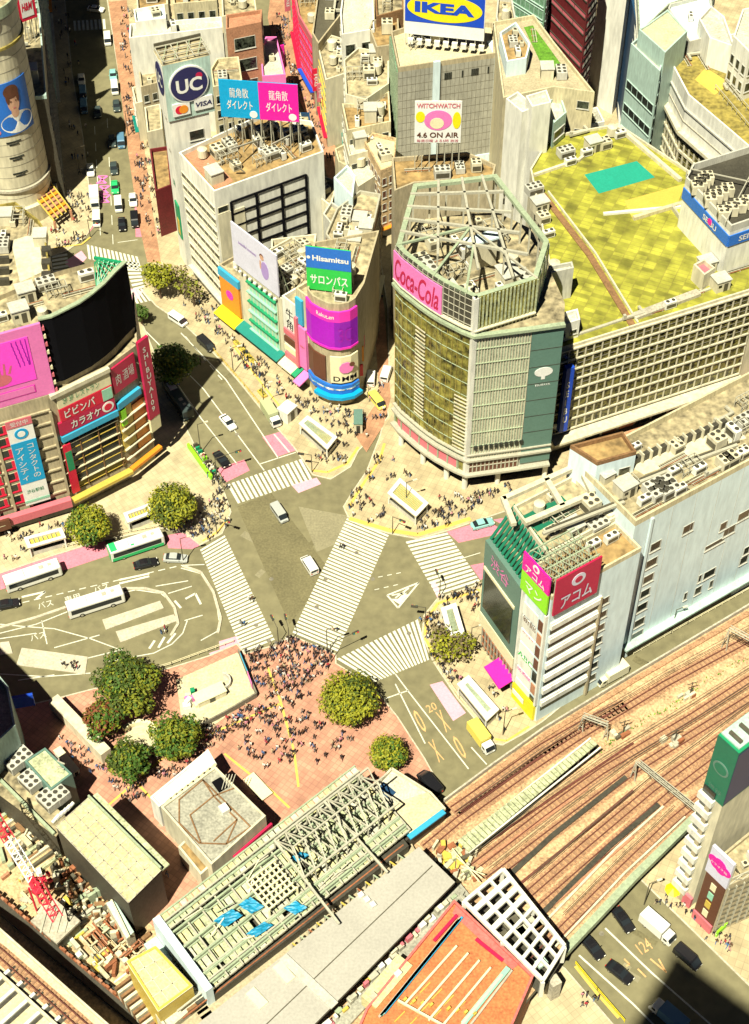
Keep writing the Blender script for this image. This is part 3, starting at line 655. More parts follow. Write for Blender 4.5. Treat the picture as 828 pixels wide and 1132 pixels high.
def bend_text(root, s, P, z0, z1, mt, u0=0, u1=1, slope=0, name='lettering', off=.35, shear=0):
    """lettering that follows a wall outline P between heights z0 and z1"""
    Ls = [0]
    for a, b_ in zip(P, P[1:]): Ls.append(Ls[-1] + (V(b_[:2]) - V(a[:2])).length)
    T = Ls[-1]
    def at(u):
        d = max(0, min(T - 1e-4, u * T)); k = max(i for i in range(len(Ls) - 1) if Ls[i] <= d)
        a, b_ = V(P[k][:2]), V(P[k + 1][:2]); q = a.lerp(b_, (d - Ls[k]) / (Ls[k + 1] - Ls[k])); dd = (b_ - a).normalized(); return q, V((dd.y, -dd.x))
    cu = bpy.data.curves.new('t', 'FONT'); cu.body = s; cu.offset = .012; cu.shear = shear; cu.resolution_u = 4
    o = bpy.data.objects.new('t', cu); COL.objects.link(o); dg = bpy.context.evaluated_depsgraph_get(); dg.update()
    me = bpy.data.meshes.new_from_object(o.evaluated_get(dg)); bpy.data.objects.remove(o)
    xs = [v.co.x for v in me.vertices]; ys = [v.co.y for v in me.vertices]; off0 = worldloc(root)
    for v in me.vertices:
        fx = (v.co.x - min(xs)) / (max(xs) - min(xs)); fy = (v.co.y - min(ys)) / (max(ys) - min(ys)); q, n = at(u0 + (u1 - u0) * fx)
        v.co = V((q.x + n.x * off, q.y + n.y * off, z0 + (z1 - z0) * fy + slope * fx)) - off0
    me.materials.clear(); me.materials.append(MATS[mt]); ob = bpy.data.objects.new(name, me); COL.objects.link(ob); ob.parent = root; return ob
def strip(root, name, P, z0, z1, mt, off=.2, th=.15, label=None):
    """thin curved sheet following outline P"""
    n = len(P); nr = []
    for i in range(n):
        d = (V(P[min(i + 1, n - 1)][:2]) - V(P[max(i - 1, 0)][:2])).normalized(); nr.append(V((d.y, -d.x)))
    b = MB(); o_ = [(P[i][0] + nr[i].x * off, P[i][1] + nr[i].y * off) for i in range(n)]; i_ = [(P[i][0] + nr[i].x * (off - th), P[i][1] + nr[i].y * (off - th)) for i in range(n)]
    for i in range(n - 1):
        b.face([(*o_[i], z0), (*o_[i + 1], z0), (*o_[i + 1], z1), (*o_[i], z1)], mt); b.face([(*i_[i + 1], z0), (*i_[i], z0), (*i_[i], z1), (*i_[i + 1], z1)], mt)
        b.face([(*o_[i], z1), (*o_[i + 1], z1), (*i_[i + 1], z1), (*i_[i], z1)], mt); b.face([(*o_[i + 1], z0), (*o_[i], z0), (*i_[i], z0), (*i_[i + 1], z0)], mt)
    for i in (0, n - 1): b.face([(*o_[i], z0), (*i_[i], z0), (*i_[i], z1), (*o_[i], z1)], mt)
    return b.build(name, root, label)
def resamp(P, step):
    out = [V(P[0][:2])]
    for a, b_ in zip(P, P[1:]):
        a, b_ = V(a[:2]), V(b_[:2]); n = max(1, round((b_ - a).length / step))
        for i in range(1, n + 1): out.append(a.lerp(b_, i / n))
    return out
def billboard(name, label, BL, BR, zb, TL, mt, cat='billboard', back=2.2, zbase=None, frame='steel', cols=6):
    A, B = W(*BL, zb), W(*BR, zb); z1 = zof(TL, A); u = (B - A).normalized(); n = u.cross(Z3)
    zbase = zb - 2 if zbase is None else zbase
    t = thing(name, label, cat, ((A.x + B.x) / 2, (A.y + B.y) / 2, zbase)); panel(t, 'panel', A, B, zb, z1, mt)
    f = MB(); L = (B - A).length
    for i in range(cols + 1):
        p = A + (B - A) * min(.98, max(.02, i / cols)); q = p - n * back
        f.beam((p.x, p.y, zbase), (p.x, p.y, z1), .16, .16, frame); f.beam((q.x, q.y, zbase), (p.x, p.y, z1 - .4), .14, .14, frame)
        f.beam((q.x, q.y, zbase + .2), (p.x, p.y, zb + .3), .1, .1, frame)
    for zz in (zb + .4, (zb + z1) / 2, z1 - .3): f.beam((A.x, A.y, zz) - n * .14 if False else V((A.x, A.y, zz)) - n * .14, V((B.x, B.y, zz)) - n * .14, .12, .12, frame)
    f.build('frame', t); return t, A, B, z1, u, n
HQ = 49.5
Fp = [(438, 271), (446, 280), (457, 288.5), (468, 297), (479, 304.6), (491, 312), (503, 318), (515, 324), (526, 329), (594, 308), (607, 266), (549, 192), (457, 203)]
FQ = [W(x, y, HQ) for x, y in Fp]; curve = resamp([(p.x, p.y) for p in FQ[:9]], 1.35); E1 = W(573, 516, 5); E2 = W(606, 511, 5)
ub = (FQ[11] - FQ[10]).normalized(); ur = (E2 - E1).normalized(); vb = V((-ur.y, ur.x, 0))
cp = [tuple(p) for p in curve]
LOW = cp + [(E1.x, E1.y), (E2.x, E2.y), tuple((E2 + ur * 1.5 + vb * 5)[:2]), tuple((E2 + ur * 1 + vb * 26)[:2]), (FQ[11].x, FQ[11].y), (FQ[12].x, FQ[12].y)]
UP = cp + [(FQ[9].x, FQ[9].y), (FQ[10].x, FQ[10].y), (FQ[11].x, FQ[11].y), (FQ[12].x, FQ[12].y)]
prow = curve[-1]; ZL = 41
q = thing('glass_office_tower', 'tall curved gold glass corner building with pink script sign and open steel roof', 'building', (sum(p[0] for p in LOW) / len(LOW), sum(p[1] for p in LOW) / len(LOW), 0))
b = MB(); b.prism(ccw(inset(LOW, 2.6)), 0, 5.2, 'dark_glass'); b.build('ground_floor', q)
b = MB(); n_ = len(curve)
for i in range(n_ - 1):
    b.face([(*cp[i], 5.2), (*cp[i + 1], 5.2), (*cp[i + 1], ZL), (*cp[i], ZL)], 'gold_glass')
b.build('curtain_wall', q)
b = MB(); b.prism([(p[0], p[1]) for p in LOW[n_ - 1:] + [cp[0]]][:], 5.2, ZL, 'grey_wall'); b.face([(p[0], p[1], 5.2) for p in reversed(LOW)], 'concrete_dark'); b.face([(p[0], p[1], ZL) for p in LOW], 'roof_grime'); b.build('wall', q)
panel(q, 'glass_face', prow, E1, 9.2, ZL, 'pale_glass', th=.12, gap=.01)
panel(q, 'dark_panel', E1 + ur * .15, E2, 6.2, ZL - .3, 's_slate', th=.3, gap=.01)
fins(q, prow, E1, 9.2, ZL, 20, 'cream', .3, .16)
b = MB(); un = (V(E1[:2]) - prow).normalized(); nn = V((un.y, -un.x, 0)); un3 = un.to_3d(); pr3 = prow.to_3d(); Lr = (V(E1[:2]) - prow).length
for k in range(1, 9): b.box(pr3 + Z3 * (9.2 + k * 3.55) + nn * .14, un3 * Lr, nn * .25, Z3 * .12, 'steel_green')
b.build('transoms', q)
b = MB()
for k in range(1, 8): b.box(E1 + ur * .15 + V((0, 0, 6.2 + k * 4.2 - 5)) + nn * .32, ur * (E2 - E1).length * .98, nn * .05, Z3 * .1, 'dark_wall')
b.build('panel_joints', q)
b = MB()
for k in range(10): b.box(pr3 + un3 * (1.2 + k * .98) + Z3 * 12 + nn * .3, un3 * .6, nn * .35, Z3 * .9, 'dark_glass')
b.build('vent_slots', q)
b = MB()
b.box(pr3 + un3 * .3 + Z3 * 5.4 + nn * .02, un3 * (Lr - .6), nn * .2, Z3 * 3.4, 's_brown')
for k in range(13): b.box(pr3 + un3 * (.3 + k * (Lr - .8) / 12) + Z3 * 5.4 + nn * .22, un3 * .2, nn * .12, Z3 * 3.4, 'steel')
b.box(pr3 + un3 * .3 + Z3 * 7 + nn * .22, un3 * (Lr - .6), nn * .14, Z3 * .15, 'steel'); b.build('shop_windows', q)
c_ = (E1 + E2) / 2; lettering(q, 'TSUTAYA', (c_.x, c_.y, 26.8), ur, Z3, 2.9, 's_white', off=.4)
disc(q, 'logo', (c_.x, c_.y, 30), ur, Z3, 1.7, 's_white', off=.42, ry=1.1); b = MB(); b.box(V((c_.x, c_.y, 28.2)) + nn * .33 - ur * .35, ur * .7, nn * .09, Z3 * 1.2, 's_white'); b.build('logo', q)
b = MB()
for i in range(n_):
    d = (curve[min(i + 1, n_ - 1)] - curve[max(i - 1, 0)]).normalized(); n2 = V((d.y, -d.x, 0)); p = curve[i].to_3d()
    b.box(p - d.to_3d() * .05 + Z3 * 9.3, d.to_3d() * .1, n2 * .12, Z3 * (ZL - 9.3), 'olive_roof')
b.build('fins', q)
for k in range(10): strip(q, 'floor_line', curve, 9.4 + k * 3.2, 9.4 + k * 3.2 + .08, 'steel_green', off=.14, th=.13)
seg = curve[int(n_ * .36):int(n_ * .45) + 1]
for k in range(24): strip(q, 'light_slat', seg, 13.5 + k * .95, 13.8 + k * .95, 'cream', off=.42, th=.1)
seg2 = curve[int(n_ * .86):]
for k in range(16): strip(q, 'light_slat', seg2, 10.4 + k * .95, 10.7 + k * .95, 'cream', off=.42, th=.1)
b = MB(); b.cb((prow.x, prow.y, 5.3), (.9, .9, HQ - 5.3), 'white_wall', .4); b.build('corner_mullion', q)
full = curve + [V(E1[:2]), V(E2[:2])]
for z_, h_, of, mt_ in ((5.0, .5, 1.1, 'steel'), (8.9, .45, .9, 'steel'), (10.3, .3, .6, 'steel'), (ZL - .3, .6, .9, 'steel_green'), (ZL + 1, .25, .7, 'cream')):
    strip(q, 'ledge', full if z_ < ZL else curve + [V(FQ[9][:2])], z_, z_ + h_, mt_, off=of, th=of)
strip(q, 'shop_band', curve[1:-1], 5.6, 8.8, 's_rose', off=.12, th=.1)
b = MB()
for i in range(0, n_ - 1, 2): b.cb((curve[i].x + .05, curve[i].y - .15, 5.55), (.35, .35, 3.3), 'steel_green', .6)
b.build('shop_mullions', q)
for i in (2, 7, 12, 17, n_ - 1):
    if i < n_: b = MB(); b.cyl((curve[i].x, curve[i].y + .9, .1), .55, 4.9, 12, 'white_wall'); b.build('column', q)
for i, (tt) in enumerate((.4, .98)): c = V(prow).lerp(V(E2[:2]), tt); b = MB(); b.cyl((c.x, c.y + .9, .1), .5, 4.9, 12, 'white_wall'); b.build('column', q)
b = MB()
for i in range(n_ - 1): b.face([(*cp[i], ZL), (*cp[i + 1], ZL), (*cp[i + 1], HQ), (*cp[i], HQ)], 'dark_wall')
b.build('louvre_wall', q)
b = MB()
for i in range(n_):
    d = (curve[min(i + 1, n_ - 1)] - curve[max(i - 1, 0)]).normalized(); n2 = V((d.y, -d.x, 0)); p = curve[i].to_3d()
    b.box(p + Z3 * (ZL + .4), d.to_3d() * .12, n2 * .25, Z3 * (HQ - ZL - .4), 'steel')
b.build('louvre_posts', q)
for k in range(5): strip(q, 'louvre_rail', curve, ZL + 1.8 + k * 1.45, ZL + 1.9 + k * 1.45, 'steel', off=.2, th=.1)
A2, B2 = prow, V(FQ[9][:2]); panel(q, 'upper_glass_face', A2, B2, ZL, HQ, 'gold_glass', th=.15, gap=0); fins(q, A2, B2, ZL, HQ, 16, 'panel_green', .3, .3)
b = MB(); I = inset(UP, .9); P = ccw(UP)
for i in range(len(P)):
    j = (i + 1) % len(P); b.face([(*P[i], HQ), (*P[j], HQ), (*I[j], HQ), (*I[i], HQ)], 'steel_green'); b.face([(*P[j], HQ - .7), (*P[i], HQ - .7), (*P[i], HQ), (*P[j], HQ)], 'steel_green')
    b.face([(*I[i], HQ - .7), (*I[j], HQ - .7), (*I[j], HQ), (*I[i], HQ)], 'steel_green')
b.build('crown_ring', q)
i0 = FQ[12]; i1 = FQ[0]; b = MB()
for (a, c) in ((FQ[9], FQ[10]), (FQ[10], FQ[11]), (FQ[11], FQ[12]), (FQ[12], FQ[0])):
    n = max(2, int((c - a).length / 3))
    for k in range(n): p = a.lerp(c, k / n); b.cb((p.x, p.y, ZL), (.35, .35, HQ - ZL - .7), 'steel')
b.build('frame_posts', q)
panel(q, 'upper_side_glass', FQ[9], FQ[10], ZL, HQ - .8, 'green_glass', th=.1)
b = MB()      # open steel grillage
def lerp2(u, v): return (FQ[0].lerp(FQ[9], u)).lerp(FQ[12].lerp(FQ[11], u), v)
for v in (.22, .42, .62, .82): b.beam(lerp2(0, v), lerp2(1, v), .45, .5, 'steel')
for u in (.3, .58, .82): b.beam(lerp2(u, 0 if u < .5 else -.05), lerp2(u, 1), .45, .5, 'steel')
b.beam(FQ[4], lerp2(.58, .42), .4, .4, 'steel_green'); b.beam(FQ[7], lerp2(.58, .22), .4, .4, 'steel_green'); b.beam(FQ[0], lerp2(.58, .42), .4, .4, 'steel_green'); b.beam(FQ[9], lerp2(.58, .42), .35, .35, 'steel')
b.beam(lerp2(.58, .42) - Z3 * 6, lerp2(.58, .42), .35, .35, 'steel')
for u, v in ((.3, .22), (.3, .62), (.82, .62), (.58, .82), (.82, .22)): b.beam(lerp2(u, v) - Z3 * 8, lerp2(u, v), .3, .3, 'steel'); b.beam(lerp2(u, v) - Z3 * 8 + V((2, 1, 0)), lerp2(u, v), .2, .2, 'steel')
b.build('steel_grillage', q)
clutter(q, inset(UP, 1.0), ZL + .01, 30, .42, sc_=1.15)
b = MB(); p = lerp2(.68, .42); b.cb((p.x, p.y, HQ - 2.5), (6.5, 2.4, .4), 'pale_blue', .42); b.cb((p.x, p.y, ZL), (5.5, 1.8, HQ - 2.5 - ZL), 'cream', .42); b.build('plant_room', q)
s0 = next(i for i in range(n_) if True); L_ = curve[:int(n_ * .66) + 1]; zt = HQ - .9; zb = 41.9
strip(q, 'pink_sign', L_, zb, zt, 's_pink', off=.55, th=.2, label='pink curved sign with red script lettering')
bend_text(q, 'Coca-Cola', L_, zb + 1.0, zt - .8, 's_crimson', .05, .95, 0, off=.62, shear=.25)
b = MB()
for i in range(len(L_)): d = (L_[min(i + 1, len(L_) - 1)] - L_[max(i - 1, 0)]).normalized(); p = L_[i]; b.cb((p.x + d.y * .3, p.y - d.x * .3, zb - .3), (.1, .1, zt - zb + .6), 'steel')
b.build('sign_posts', q)
t, A, B, z1, u, n = billboard('rooftop_billboard', 'white and pink film poster board with yellow blots behind the steel frame roof', (458, 157), (509, 157), 45, (458, 111), 's_white', back=3, zbase=38)
c = (A + B) / 2; Lb = (B - A).length; hb = z1 - 45
disc(t, 'pink_blot', V((c.x, c.y, 45 + hb * .55)), u, Z3, Lb * .30, 's_pink', off=.32, ry=hb * .24); disc(t, 'yellow_blot', V((c.x, c.y, 45 + hb * .63)) - u * Lb * .38, u, Z3, Lb * .10, 's_yellow', off=.33, ry=hb * .13)
disc(t, 'yellow_blot', V((c.x, c.y, 45 + hb * .55)) + u * Lb * .4, u, Z3, Lb * .09, 's_yellow', off=.33, ry=hb * .2)
disc(t, 'pale_blot', V((c.x, c.y, 45 + hb * .48)) - u * .2, u, Z3, Lb * .15, 's_cream', off=.36, ry=hb * .13)
lettering(t, 'WITCHWATCH', V((c.x, c.y, 45 + hb * .9)), u, Z3, Lb * .92, 's_rose', hei=hb * .11, off=.35)
lettering(t, '4.6 ON AIR', V((c.x, c.y, 45 + hb * .2)), u, Z3, Lb * .9, 's_brown', hei=hb * .13, off=.35)
lettering(t, '毎週日曜 よる5時 放送', V((c.x, c.y, 45 + hb * .06)), u, Z3, Lb * .9, 's_crimson', hei=hb * .07, off=.35, bold=0)
block('rooftop_plant_block', 'tan walled plant block with green pipes under the film poster board', 'building', [(433, 178), (516, 172), (548, 186), (545, 200), (458, 206), (436, 215)], 38, 'tan_wall', 'roof_brown', cl=6)
HS = 27.5
t, P, ang = block('department_store', 'long department store with a white window grid and a yellow green roof', 'building', [(620, 388), (838, 320), (900, 290), (760, 190), (683, 139), (608, 152), (586, 189), (606, 290)], HS, 'cream', 'olive_roof_bright', par=.6)
SA, SB = W(620, 388, HS), W(838, 320, HS)
gridf(t, SA, SB, 5.4, HS - .3, 8, 24, 'cream', 'window_gold', depth=.35, tv=.24, th=.34)
un = (SB - SA).normalized(); n = un.cross(Z3)
b = MB(); b.box(SA - un * .5 + n * .05 + V((0, 0, 4.2 - HS)), (SB - SA) + un, n * 2.6, Z3 * .5, 'cream'); b.build('canopy', t)
b = MB()
for k in range(9): b.box(SA + un * (8 + k * 3.8) + n * .05 + V((0, 0, .2 - HS)), un * 3.2, n * .1, Z3 * 3.6, ('dark_glass', 's_brown', 'terracotta', 'dark_glass')[k % 4])
b.build('shopfront', t)
b = MB(); p = SA + un * .7; b.box(V((p.x, p.y, 7)) + n * .5, un * 1.7, n * 1.2, Z3 * 17, 's_blue'); o = b.build('blue_sign', t, 'tall blue vertical sign at the corner'); lettering(o, 'S\nE\nI\nB\nU', V((p.x, p.y, 15)) + n * 1.7 + un * .85, un, Z3, .9, 's_white', hei=11, off=.03)
for L, wd, mt_, h_ in [([(600, 215), (652, 283), (699, 360)], 1.3, 'brown', .25), ([(606, 213), (658, 281), (705, 358)], .3, 'cream', .5), ([(700, 243), (756, 226)], .8, 'cream_warm', .8), ([(560 + 330 / 3.09, 100 + 425 / 3.09), (560 + 600 / 3.09, 100 + 400 / 3.09)], .6, 'white_wall', .5),
                     ([(625, 375), (700, 350), (785, 320)], .5, 'steel', .4), ([(700, 352), (745, 335), (772, 325)], 1.6, 'concrete', .7), ([(590, 195), (640, 178), (683, 142)], .6, 'cream', .6), ([(683, 142), (752, 201)], .8, 'cream', .8), ([(742, 230), (765, 262), (790, 282)], .4, 'steel', .9)]:
    b = MB(); Q = pxs(L, HS)
    for a, c in zip(Q, Q[1:]): b.beam(a + Z3 * (h_ / 2 + .02), c + Z3 * (h_ / 2 + .02), wd, h_, mt_)
    b.build('roof_strip', t)
MB().face(pxs([(646, 193), (704, 178), (724, 196), (662, 214)], HS + .02), 'court').build('green_court', t)
MB().face(pxs([(690, 222), (757, 203), (748, 228), (700, 243)], HS + .02), 's_goldy').build('yellow_deck', t)
for (x, y), me, nm in [((655, 165), HUT, 'roof_hut'), ((668, 163), AC[3], 'air_conditioner'), ((676, 150), TANK, 'water_tank'), ((685, 152), AC[1], 'air_conditioner'), ((648, 172), AC[1], 'air_conditioner'), ((625, 172), AC[2], 'air_conditioner'),
                       ((630, 182), AC[1], 'air_conditioner'), ((700, 352), DUCT, 'duct'), ((740, 340), AC[1], 'air_conditioner'), ((765, 328), PIPES, 'pipe_run'), ((795, 318), HUT, 'roof_hut'), ((720, 348), PIPES, 'pipe_run'), ((590, 213), AC[2], 'air_conditioner'), ((596, 232), HUT, 'roof_hut'), ((600, 245), AC[3], 'air_conditioner'),
                       ((606, 262), AC[1], 'air_conditioner'), ((612, 300), TANK, 'water_tank'), ((617, 312), AC[1], 'air_conditioner'), ((780, 298), HUT, 'roof_hut'), ((640, 150), DUCT, 'duct'), ((818, 300), PIPES, 'pipe_run')]:
    put(me, nm, t, W(x, y, HS + .01), ang)
block('lift_tower', 'slim pale grey lift tower standing between the gold glass building and the olive roof', 'building', [(605, 298), (632, 293), (634, 300), (607, 306)], 34, 'grey_light', 'roof_pale', z0=0)
block('roof_cabin', 'small white cabin on the left front corner of the yellow green roof', 'building', [(612, 352), (638, 345), (641, 357), (616, 365)], 31, 'white_wall', 'roof_pale', z0=HS, Rr=('p', dict(lo=28.2, hi=30.3, cw=2.4, fl=2)))
t, P, ang = block('rooftop_machine_house', 'white rooftop machine house with a blue sign band on the yellow green roof', 'building', [(757, 203), (765, 188), (835, 166), (862, 238), (807, 257)], 38, 'white_wall', 'dark_wall', z0=HS, par=1.6, parm='grey_light')
A, B, C3 = W(757, 203, 38), W(807, 257, 38), W(862, 238, 38)
for a, c, sx in ((A, B, .62), (B, C3, .4)):
    panel(t, 'blue_band', a, c, 34.6, 37.2, 's_royal', th=.2); m_ = a.lerp(c, sx); o = lettering(t, 'SEIBU', V((m_.x, m_.y, 35.9)), c - a, Z3, 4.6, 's_white', hei=1.3, off=.3)
disc(t, 'logo', A.lerp(B, .62) - Z3 * 1.9, B - A, Z3, .7, 's_magenta', off=.33)
for i in range(3):
    for j in range(4): p = W(757, 203, 38).lerp(B, (i + .8) / 3.8).lerp(W(765, 188, 38).lerp(C3, (i + .8) / 3.8), (j + .5) / 4.6); put(AC[3], 'air_conditioner', t, (p.x, p.y, 38.02), ang)
b = MB(); b.beam(W(800, 255, 38) + Z3 * 2, W(850, 160, 38) + Z3 * 2, .2, .2, 'steel'); b.beam(W(762, 196, 38) + Z3 * 2, W(850, 215, 38) + Z3 * 2, .2, .2, 'steel'); b.beam(W(757, 203, 38) + Z3 * 1.7, W(757, 203, 38) + Z3 * 3.2, .2, .2, 'steel'); b.build('roof_frame', t)
block('roof_cabin', 'small pink topped cabin beside the machine house with the blue band', 'building', [(766, 296), (778, 290), (790, 300), (778, 308)], 30.5, 'cream', 's_rose', z0=HS)
HB = 31
t, P, ang = block('department_store_annexe', 'cream annexe at the upper right with an olive roof and a tall rib grid facade', 'building', [(735, 60), (760, 108), (800, 142), (850, 185), (980, 130), (900, 20), (786, 46)], HB, 'white_wall', 'olive_roof', par=.8, cl=0)
Pp = [W(735, 60, HB), W(760, 108, HB), W(800, 142, HB), W(850, 185, HB)]
for a, c in zip(Pp, Pp[1:]):
    nr_ = (c - a).normalized().cross(Z3); L = (c - a).length
    gridf(t, a, c, 4.5, 21, 5, max(2, round(L / 1.9)), 'cream', 'window_gold', depth=.4, tv=.4, th=.6)
    b = MB(); b.box(a + V((0, 0, 22 - HB)) + nr_ * .01, c - a, nr_ * 1.2, Z3 * .8, 'cream'); b.box(a + V((0, 0, 28 - HB)) + nr_ * .01, c - a, nr_ * .3, Z3 * .4, 'grey_light'); b.box(a + V((0, 0, 25 - HB)) + nr_ * .01, c - a, nr_ * .15, Z3 * .2, 'concrete'); b.build('cornice', t)
MB().face(pxs([(780, 75), (808, 92), (790, 105), (768, 88)], HB + .02), 's_goldy').build('roof_patch', t)
for (x, y), me, nm in [((770, 62), DUCT, 'duct'), ((780, 70), PIPES, 'pipe_run'), ((795, 62), RACK, 'equipment_rack'), ((800, 72), AC[2], 'air_conditioner'), ((812, 62), HUT, 'roof_hut'), ((815, 78), AC[2], 'air_conditioner'), ((824, 70), TANK, 'water_tank'), ((760, 66), PIPES, 'pipe_run'), ((810, 95), DUCT, 'duct'), ((785, 56), AC[3], 'air_conditioner')]:
    put(me, nm, t, W(x, y, HB + .01), ang + (0 if nm != 'duct' else 1.57))
b = MB()
for a, c in (((790, 100), (828, 145)), ((800, 94), (840, 140))):
    p, q_ = W(*a, HB) + Z3 * 1.5, W(*c, HB) + Z3 * 1.5; b.beam(p, q_, .12, .12, 'steel')
    for k in range(9): w_ = p.lerp(q_, k / 8); b.beam(w_ - Z3 * 1.48, w_, .1, .1, 'steel')
b.build('railing', t)
t, P, ang = block('stepped_office', 'grey green stepped office with dark window bands left of the cream annexe', 'building', [(697, 52), (729, 83), (737, 58), (724, 40), (704, 46)], 34, 'pale_teal', 'roof_pale', L=('b', dict(gl='dark_glass', fr='pale_teal', fh=.35, fl=5.5, lo=4, hi=28)), Rr=('b', dict(gl='dark_glass', fr='pale_teal', fl=5.5)))
block('stepped_office_tower', 'pale office with a sloping tan roof plane behind the cream annexe', 'building', [(706, 34), (735, 60), (760, 36), (738, 12), (716, 28)], 38, 'pale_teal', 'cream_warm', par=.4)
block('flat_roof_office', 'pale blue grey flat roofed office at the upper right edge', 'building', [(738, 13), (762, 50), (790, 42), (785, -4), (740, 8)], 34, 'grey_light', 'pale_blue', cl=2)
block('white_plant_building', 'white rooftop block with a grille at the upper right behind the olive roof', 'building', [(772, 24), (784, 46), (812, 56), (800, 22), (785, 10)], 37, 'white_wall', 'roof_pale', Rr=('p', dict(lo=33, hi=36, cw=5, fl=3)))
block('cream_tower_block', 'cream block with pink edging at the upper right corner of the picture', 'building', [(810, 44), (820, 14), (850, 8), (860, 50), (828, 62)], 42, 'white_wall', 'roof_pale', Rr=('p', dict(lo=32, hi=40)), L=('p', dict(lo=32, hi=40)))
block('glass_office', 'blue grey ribbed glass office at the top edge left of the white block', 'building', [(706, 40), (702, -40), (800, -60), (790, -8), (740, 8)], 33, 'pale_glass', 'pale_blue', Rr=('b', dict(fh=.6, gl='pale_glass', mull=1.2)), L=('b', dict(fh=.6, gl='pale_glass', mull=1.2)))
block('white_tower_block', 'tall plain white slab building above the dark street at the top right', 'building', [(664, -28), (694, -12), (710, -40), (690, -60)], 34, 'white_wall', 'roof_pale')
block('navy_office', 'narrow dark blue sided building behind the white slab building', 'building', [(697, 0), (705, 42), (712, 30), (706, -40), (700, -30)], 30, 'navy', 'navy')
block('dark_office', 'dark brown red building with lit window rows at the top right', 'building', [(602, -62), (652, -12), (664, -30), (640, -95)], 40, 'maroon', 'maroon', L=('b', dict(gl='s_rose', fr='dark_wall', fh=.25, fl=4.4, lo=6, mull=5)), Rr=('b', dict(gl='dark_glass', fr='maroon')))
block('teal_glass_office', 'teal glass building at the top edge behind the lawn roof', 'building', [(552, -38), (604, -6), (612, -30), (570, -70)], 33, 'green_glass', 'pale_teal', L=('b', dict(gl='green_glass', fr='pale_teal', fh=.7, fl=3.2, mull=1.5)), Rr=('b', dict(gl='green_glass', fr='pale_teal')))
HI = 33
t, P, ang = block('tiled_building', 'grey tiled windowless building carrying a huge blue and yellow sign', 'building', [(440, 80), (547, 64), (545, 30), (478, 25), (432, 40)], HI, 'grey_wall', 'cream_warm', par=1.2, cl=3, parm='tan_wall')
A, B = W(440, 80, HI), W(547, 64, HI); un = (B - A).normalized(); n = un.cross(Z3); L = (B - A).length
b = MB()
for k in range(1, 22): b.box(A + un * L * k / 22 + n * .003 + V((0, 0, 8 - HI)), un * .06, n * .03, Z3 * (HI - 8), 'concrete_dark')
for k in range(1, 13): b.box(A + n * .003 + V((0, 0, 8 + k * 1.95 - HI)), un * L, n * .035, Z3 * .06, 'concrete_dark')
b.build('tile_joints', t)
b = MB(); b.box(A + un * L * .36 + n * .01 + V((0, 0, -HI)), un * 1.5, n * .5, Z3 * (HI + 1.5), 'pale_blue'); b.build('pilaster', t)
b = MB()
for k, x in enumerate((.48, .5, .52, .54, .66, .76, .78, .80, .82, .93)): b.box(A + un * L * x + n * .05 + V((0, 0, -3.6)), un * .35, n * .05, Z3 * 1.7, 'dark_glass')
b.build('slit_windows', t)
b = MB(); b.box(A + n * .04 + V((0, 0, -HI)), un * L, n * .2, Z3 * 8, 'pale_blue'); b.build('plinth', t)
a2 = W(432, 40, HI); d = (A - a2).normalized(); nl = d.cross(Z3); panel(t, 'green_glass_wall', a2, A, 5, HI, 'green_glass', th=.2); fins(t, a2, A, 5, HI, 6, 'steel_green', .35, .15)
b = MB(); b.box(B + n * .02 + V((0, 0, -HI)), un * 2.6, -n * 6, Z3 * (HI + .5), 'pale_blue'); b.build('stair_shaft', t)
t, A, B, z1, u, n = billboard('furniture_sign', 'huge blue sign with a yellow oval on top of the grey tiled building', (447, 36), (535, 45), HI + 3, (447, -14), 's_white', back=4, zbase=HI, cols=9)
L = (B - A).length; hb = z1 - HI - 3; c = (A + B) / 2
panel(t, 'blue_field', A + u * .15, B - u * .15, HI + 3 + hb * .29, z1, 's_blue', th=.06, gap=.26)
disc(t, 'yellow_oval', V((c.x, c.y, HI + 3 + hb * .63)), u, Z3, L * .465, 's_yellow', off=.4, ry=hb * .29, n=48); lettering(t, 'IKEA', V((c.x, c.y, HI + 3 + hb * .64)), u, Z3, L * .74, 's_blue', hei=hb * .24, off=.46, bold=.05)
b = MB()
for k in range(9): p = A + u * L * (k + .5) / 9 + n * .6; b.box(V((p.x, p.y, HI + 1.2)), u * 1.2, n * .8, Z3 * 1.2, 'white_wall')
b.build('lamp_boxes', t)
t, P, ang = block('lawn_roof_building', 'tan building with a long green lawn strip on its roof', 'building', [(556, 112), (612, 100), (657, 106), (612, 50), (590, 20), (545, 28)], 36, 'cream_warm', 'tan_wall', Rr=('p', dict(skip=.65, cw=4)), cl=0)
MB().face(pxs([(579, 30), (589, 28), (624, 76), (611, 87), (597, 68)], 36.06), 'turf').build('lawn', t)
for (x, y), me, nm in [((604, 84), HUT, 'roof_hut'), ((620, 84), AC[2], 'air_conditioner'), ((588, 40), PIPES, 'pipe_run')]: put(me, nm, t, W(x, y, 36.02), ang)
block('plant_penthouse', 'pale blue penthouse with an open pipe rack on its roof right of the huge sign', 'building', [(560, 72), (582, 68), (586, 52), (570, 28), (552, 40)], 39, 'pale_blue', 'roof_brown', z0=30, cl=5)
block('stair_tower', 'left of two white stair towers beside the yellow green roof', 'building', [(559, 113), (577, 128), (592, 122), (572, 105)], 37, 'white_wall', 'roof_pale', cl=2)
block('stair_tower', 'right of two white stair towers beside the yellow green roof', 'building', [(581, 110), (588, 122), (609, 117), (604, 103)], 39, 'white_wall', 'roof_pale', cl=2)
block('grey_annexe', 'grey green block with dark openings between the stair tower and the yellow green roof', 'building', [(604, 118), (612, 140), (626, 128), (618, 104)], 33, 'pale_teal', 'roof_pale', Rr=('b', dict(gl='dark_glass', fl=4)))
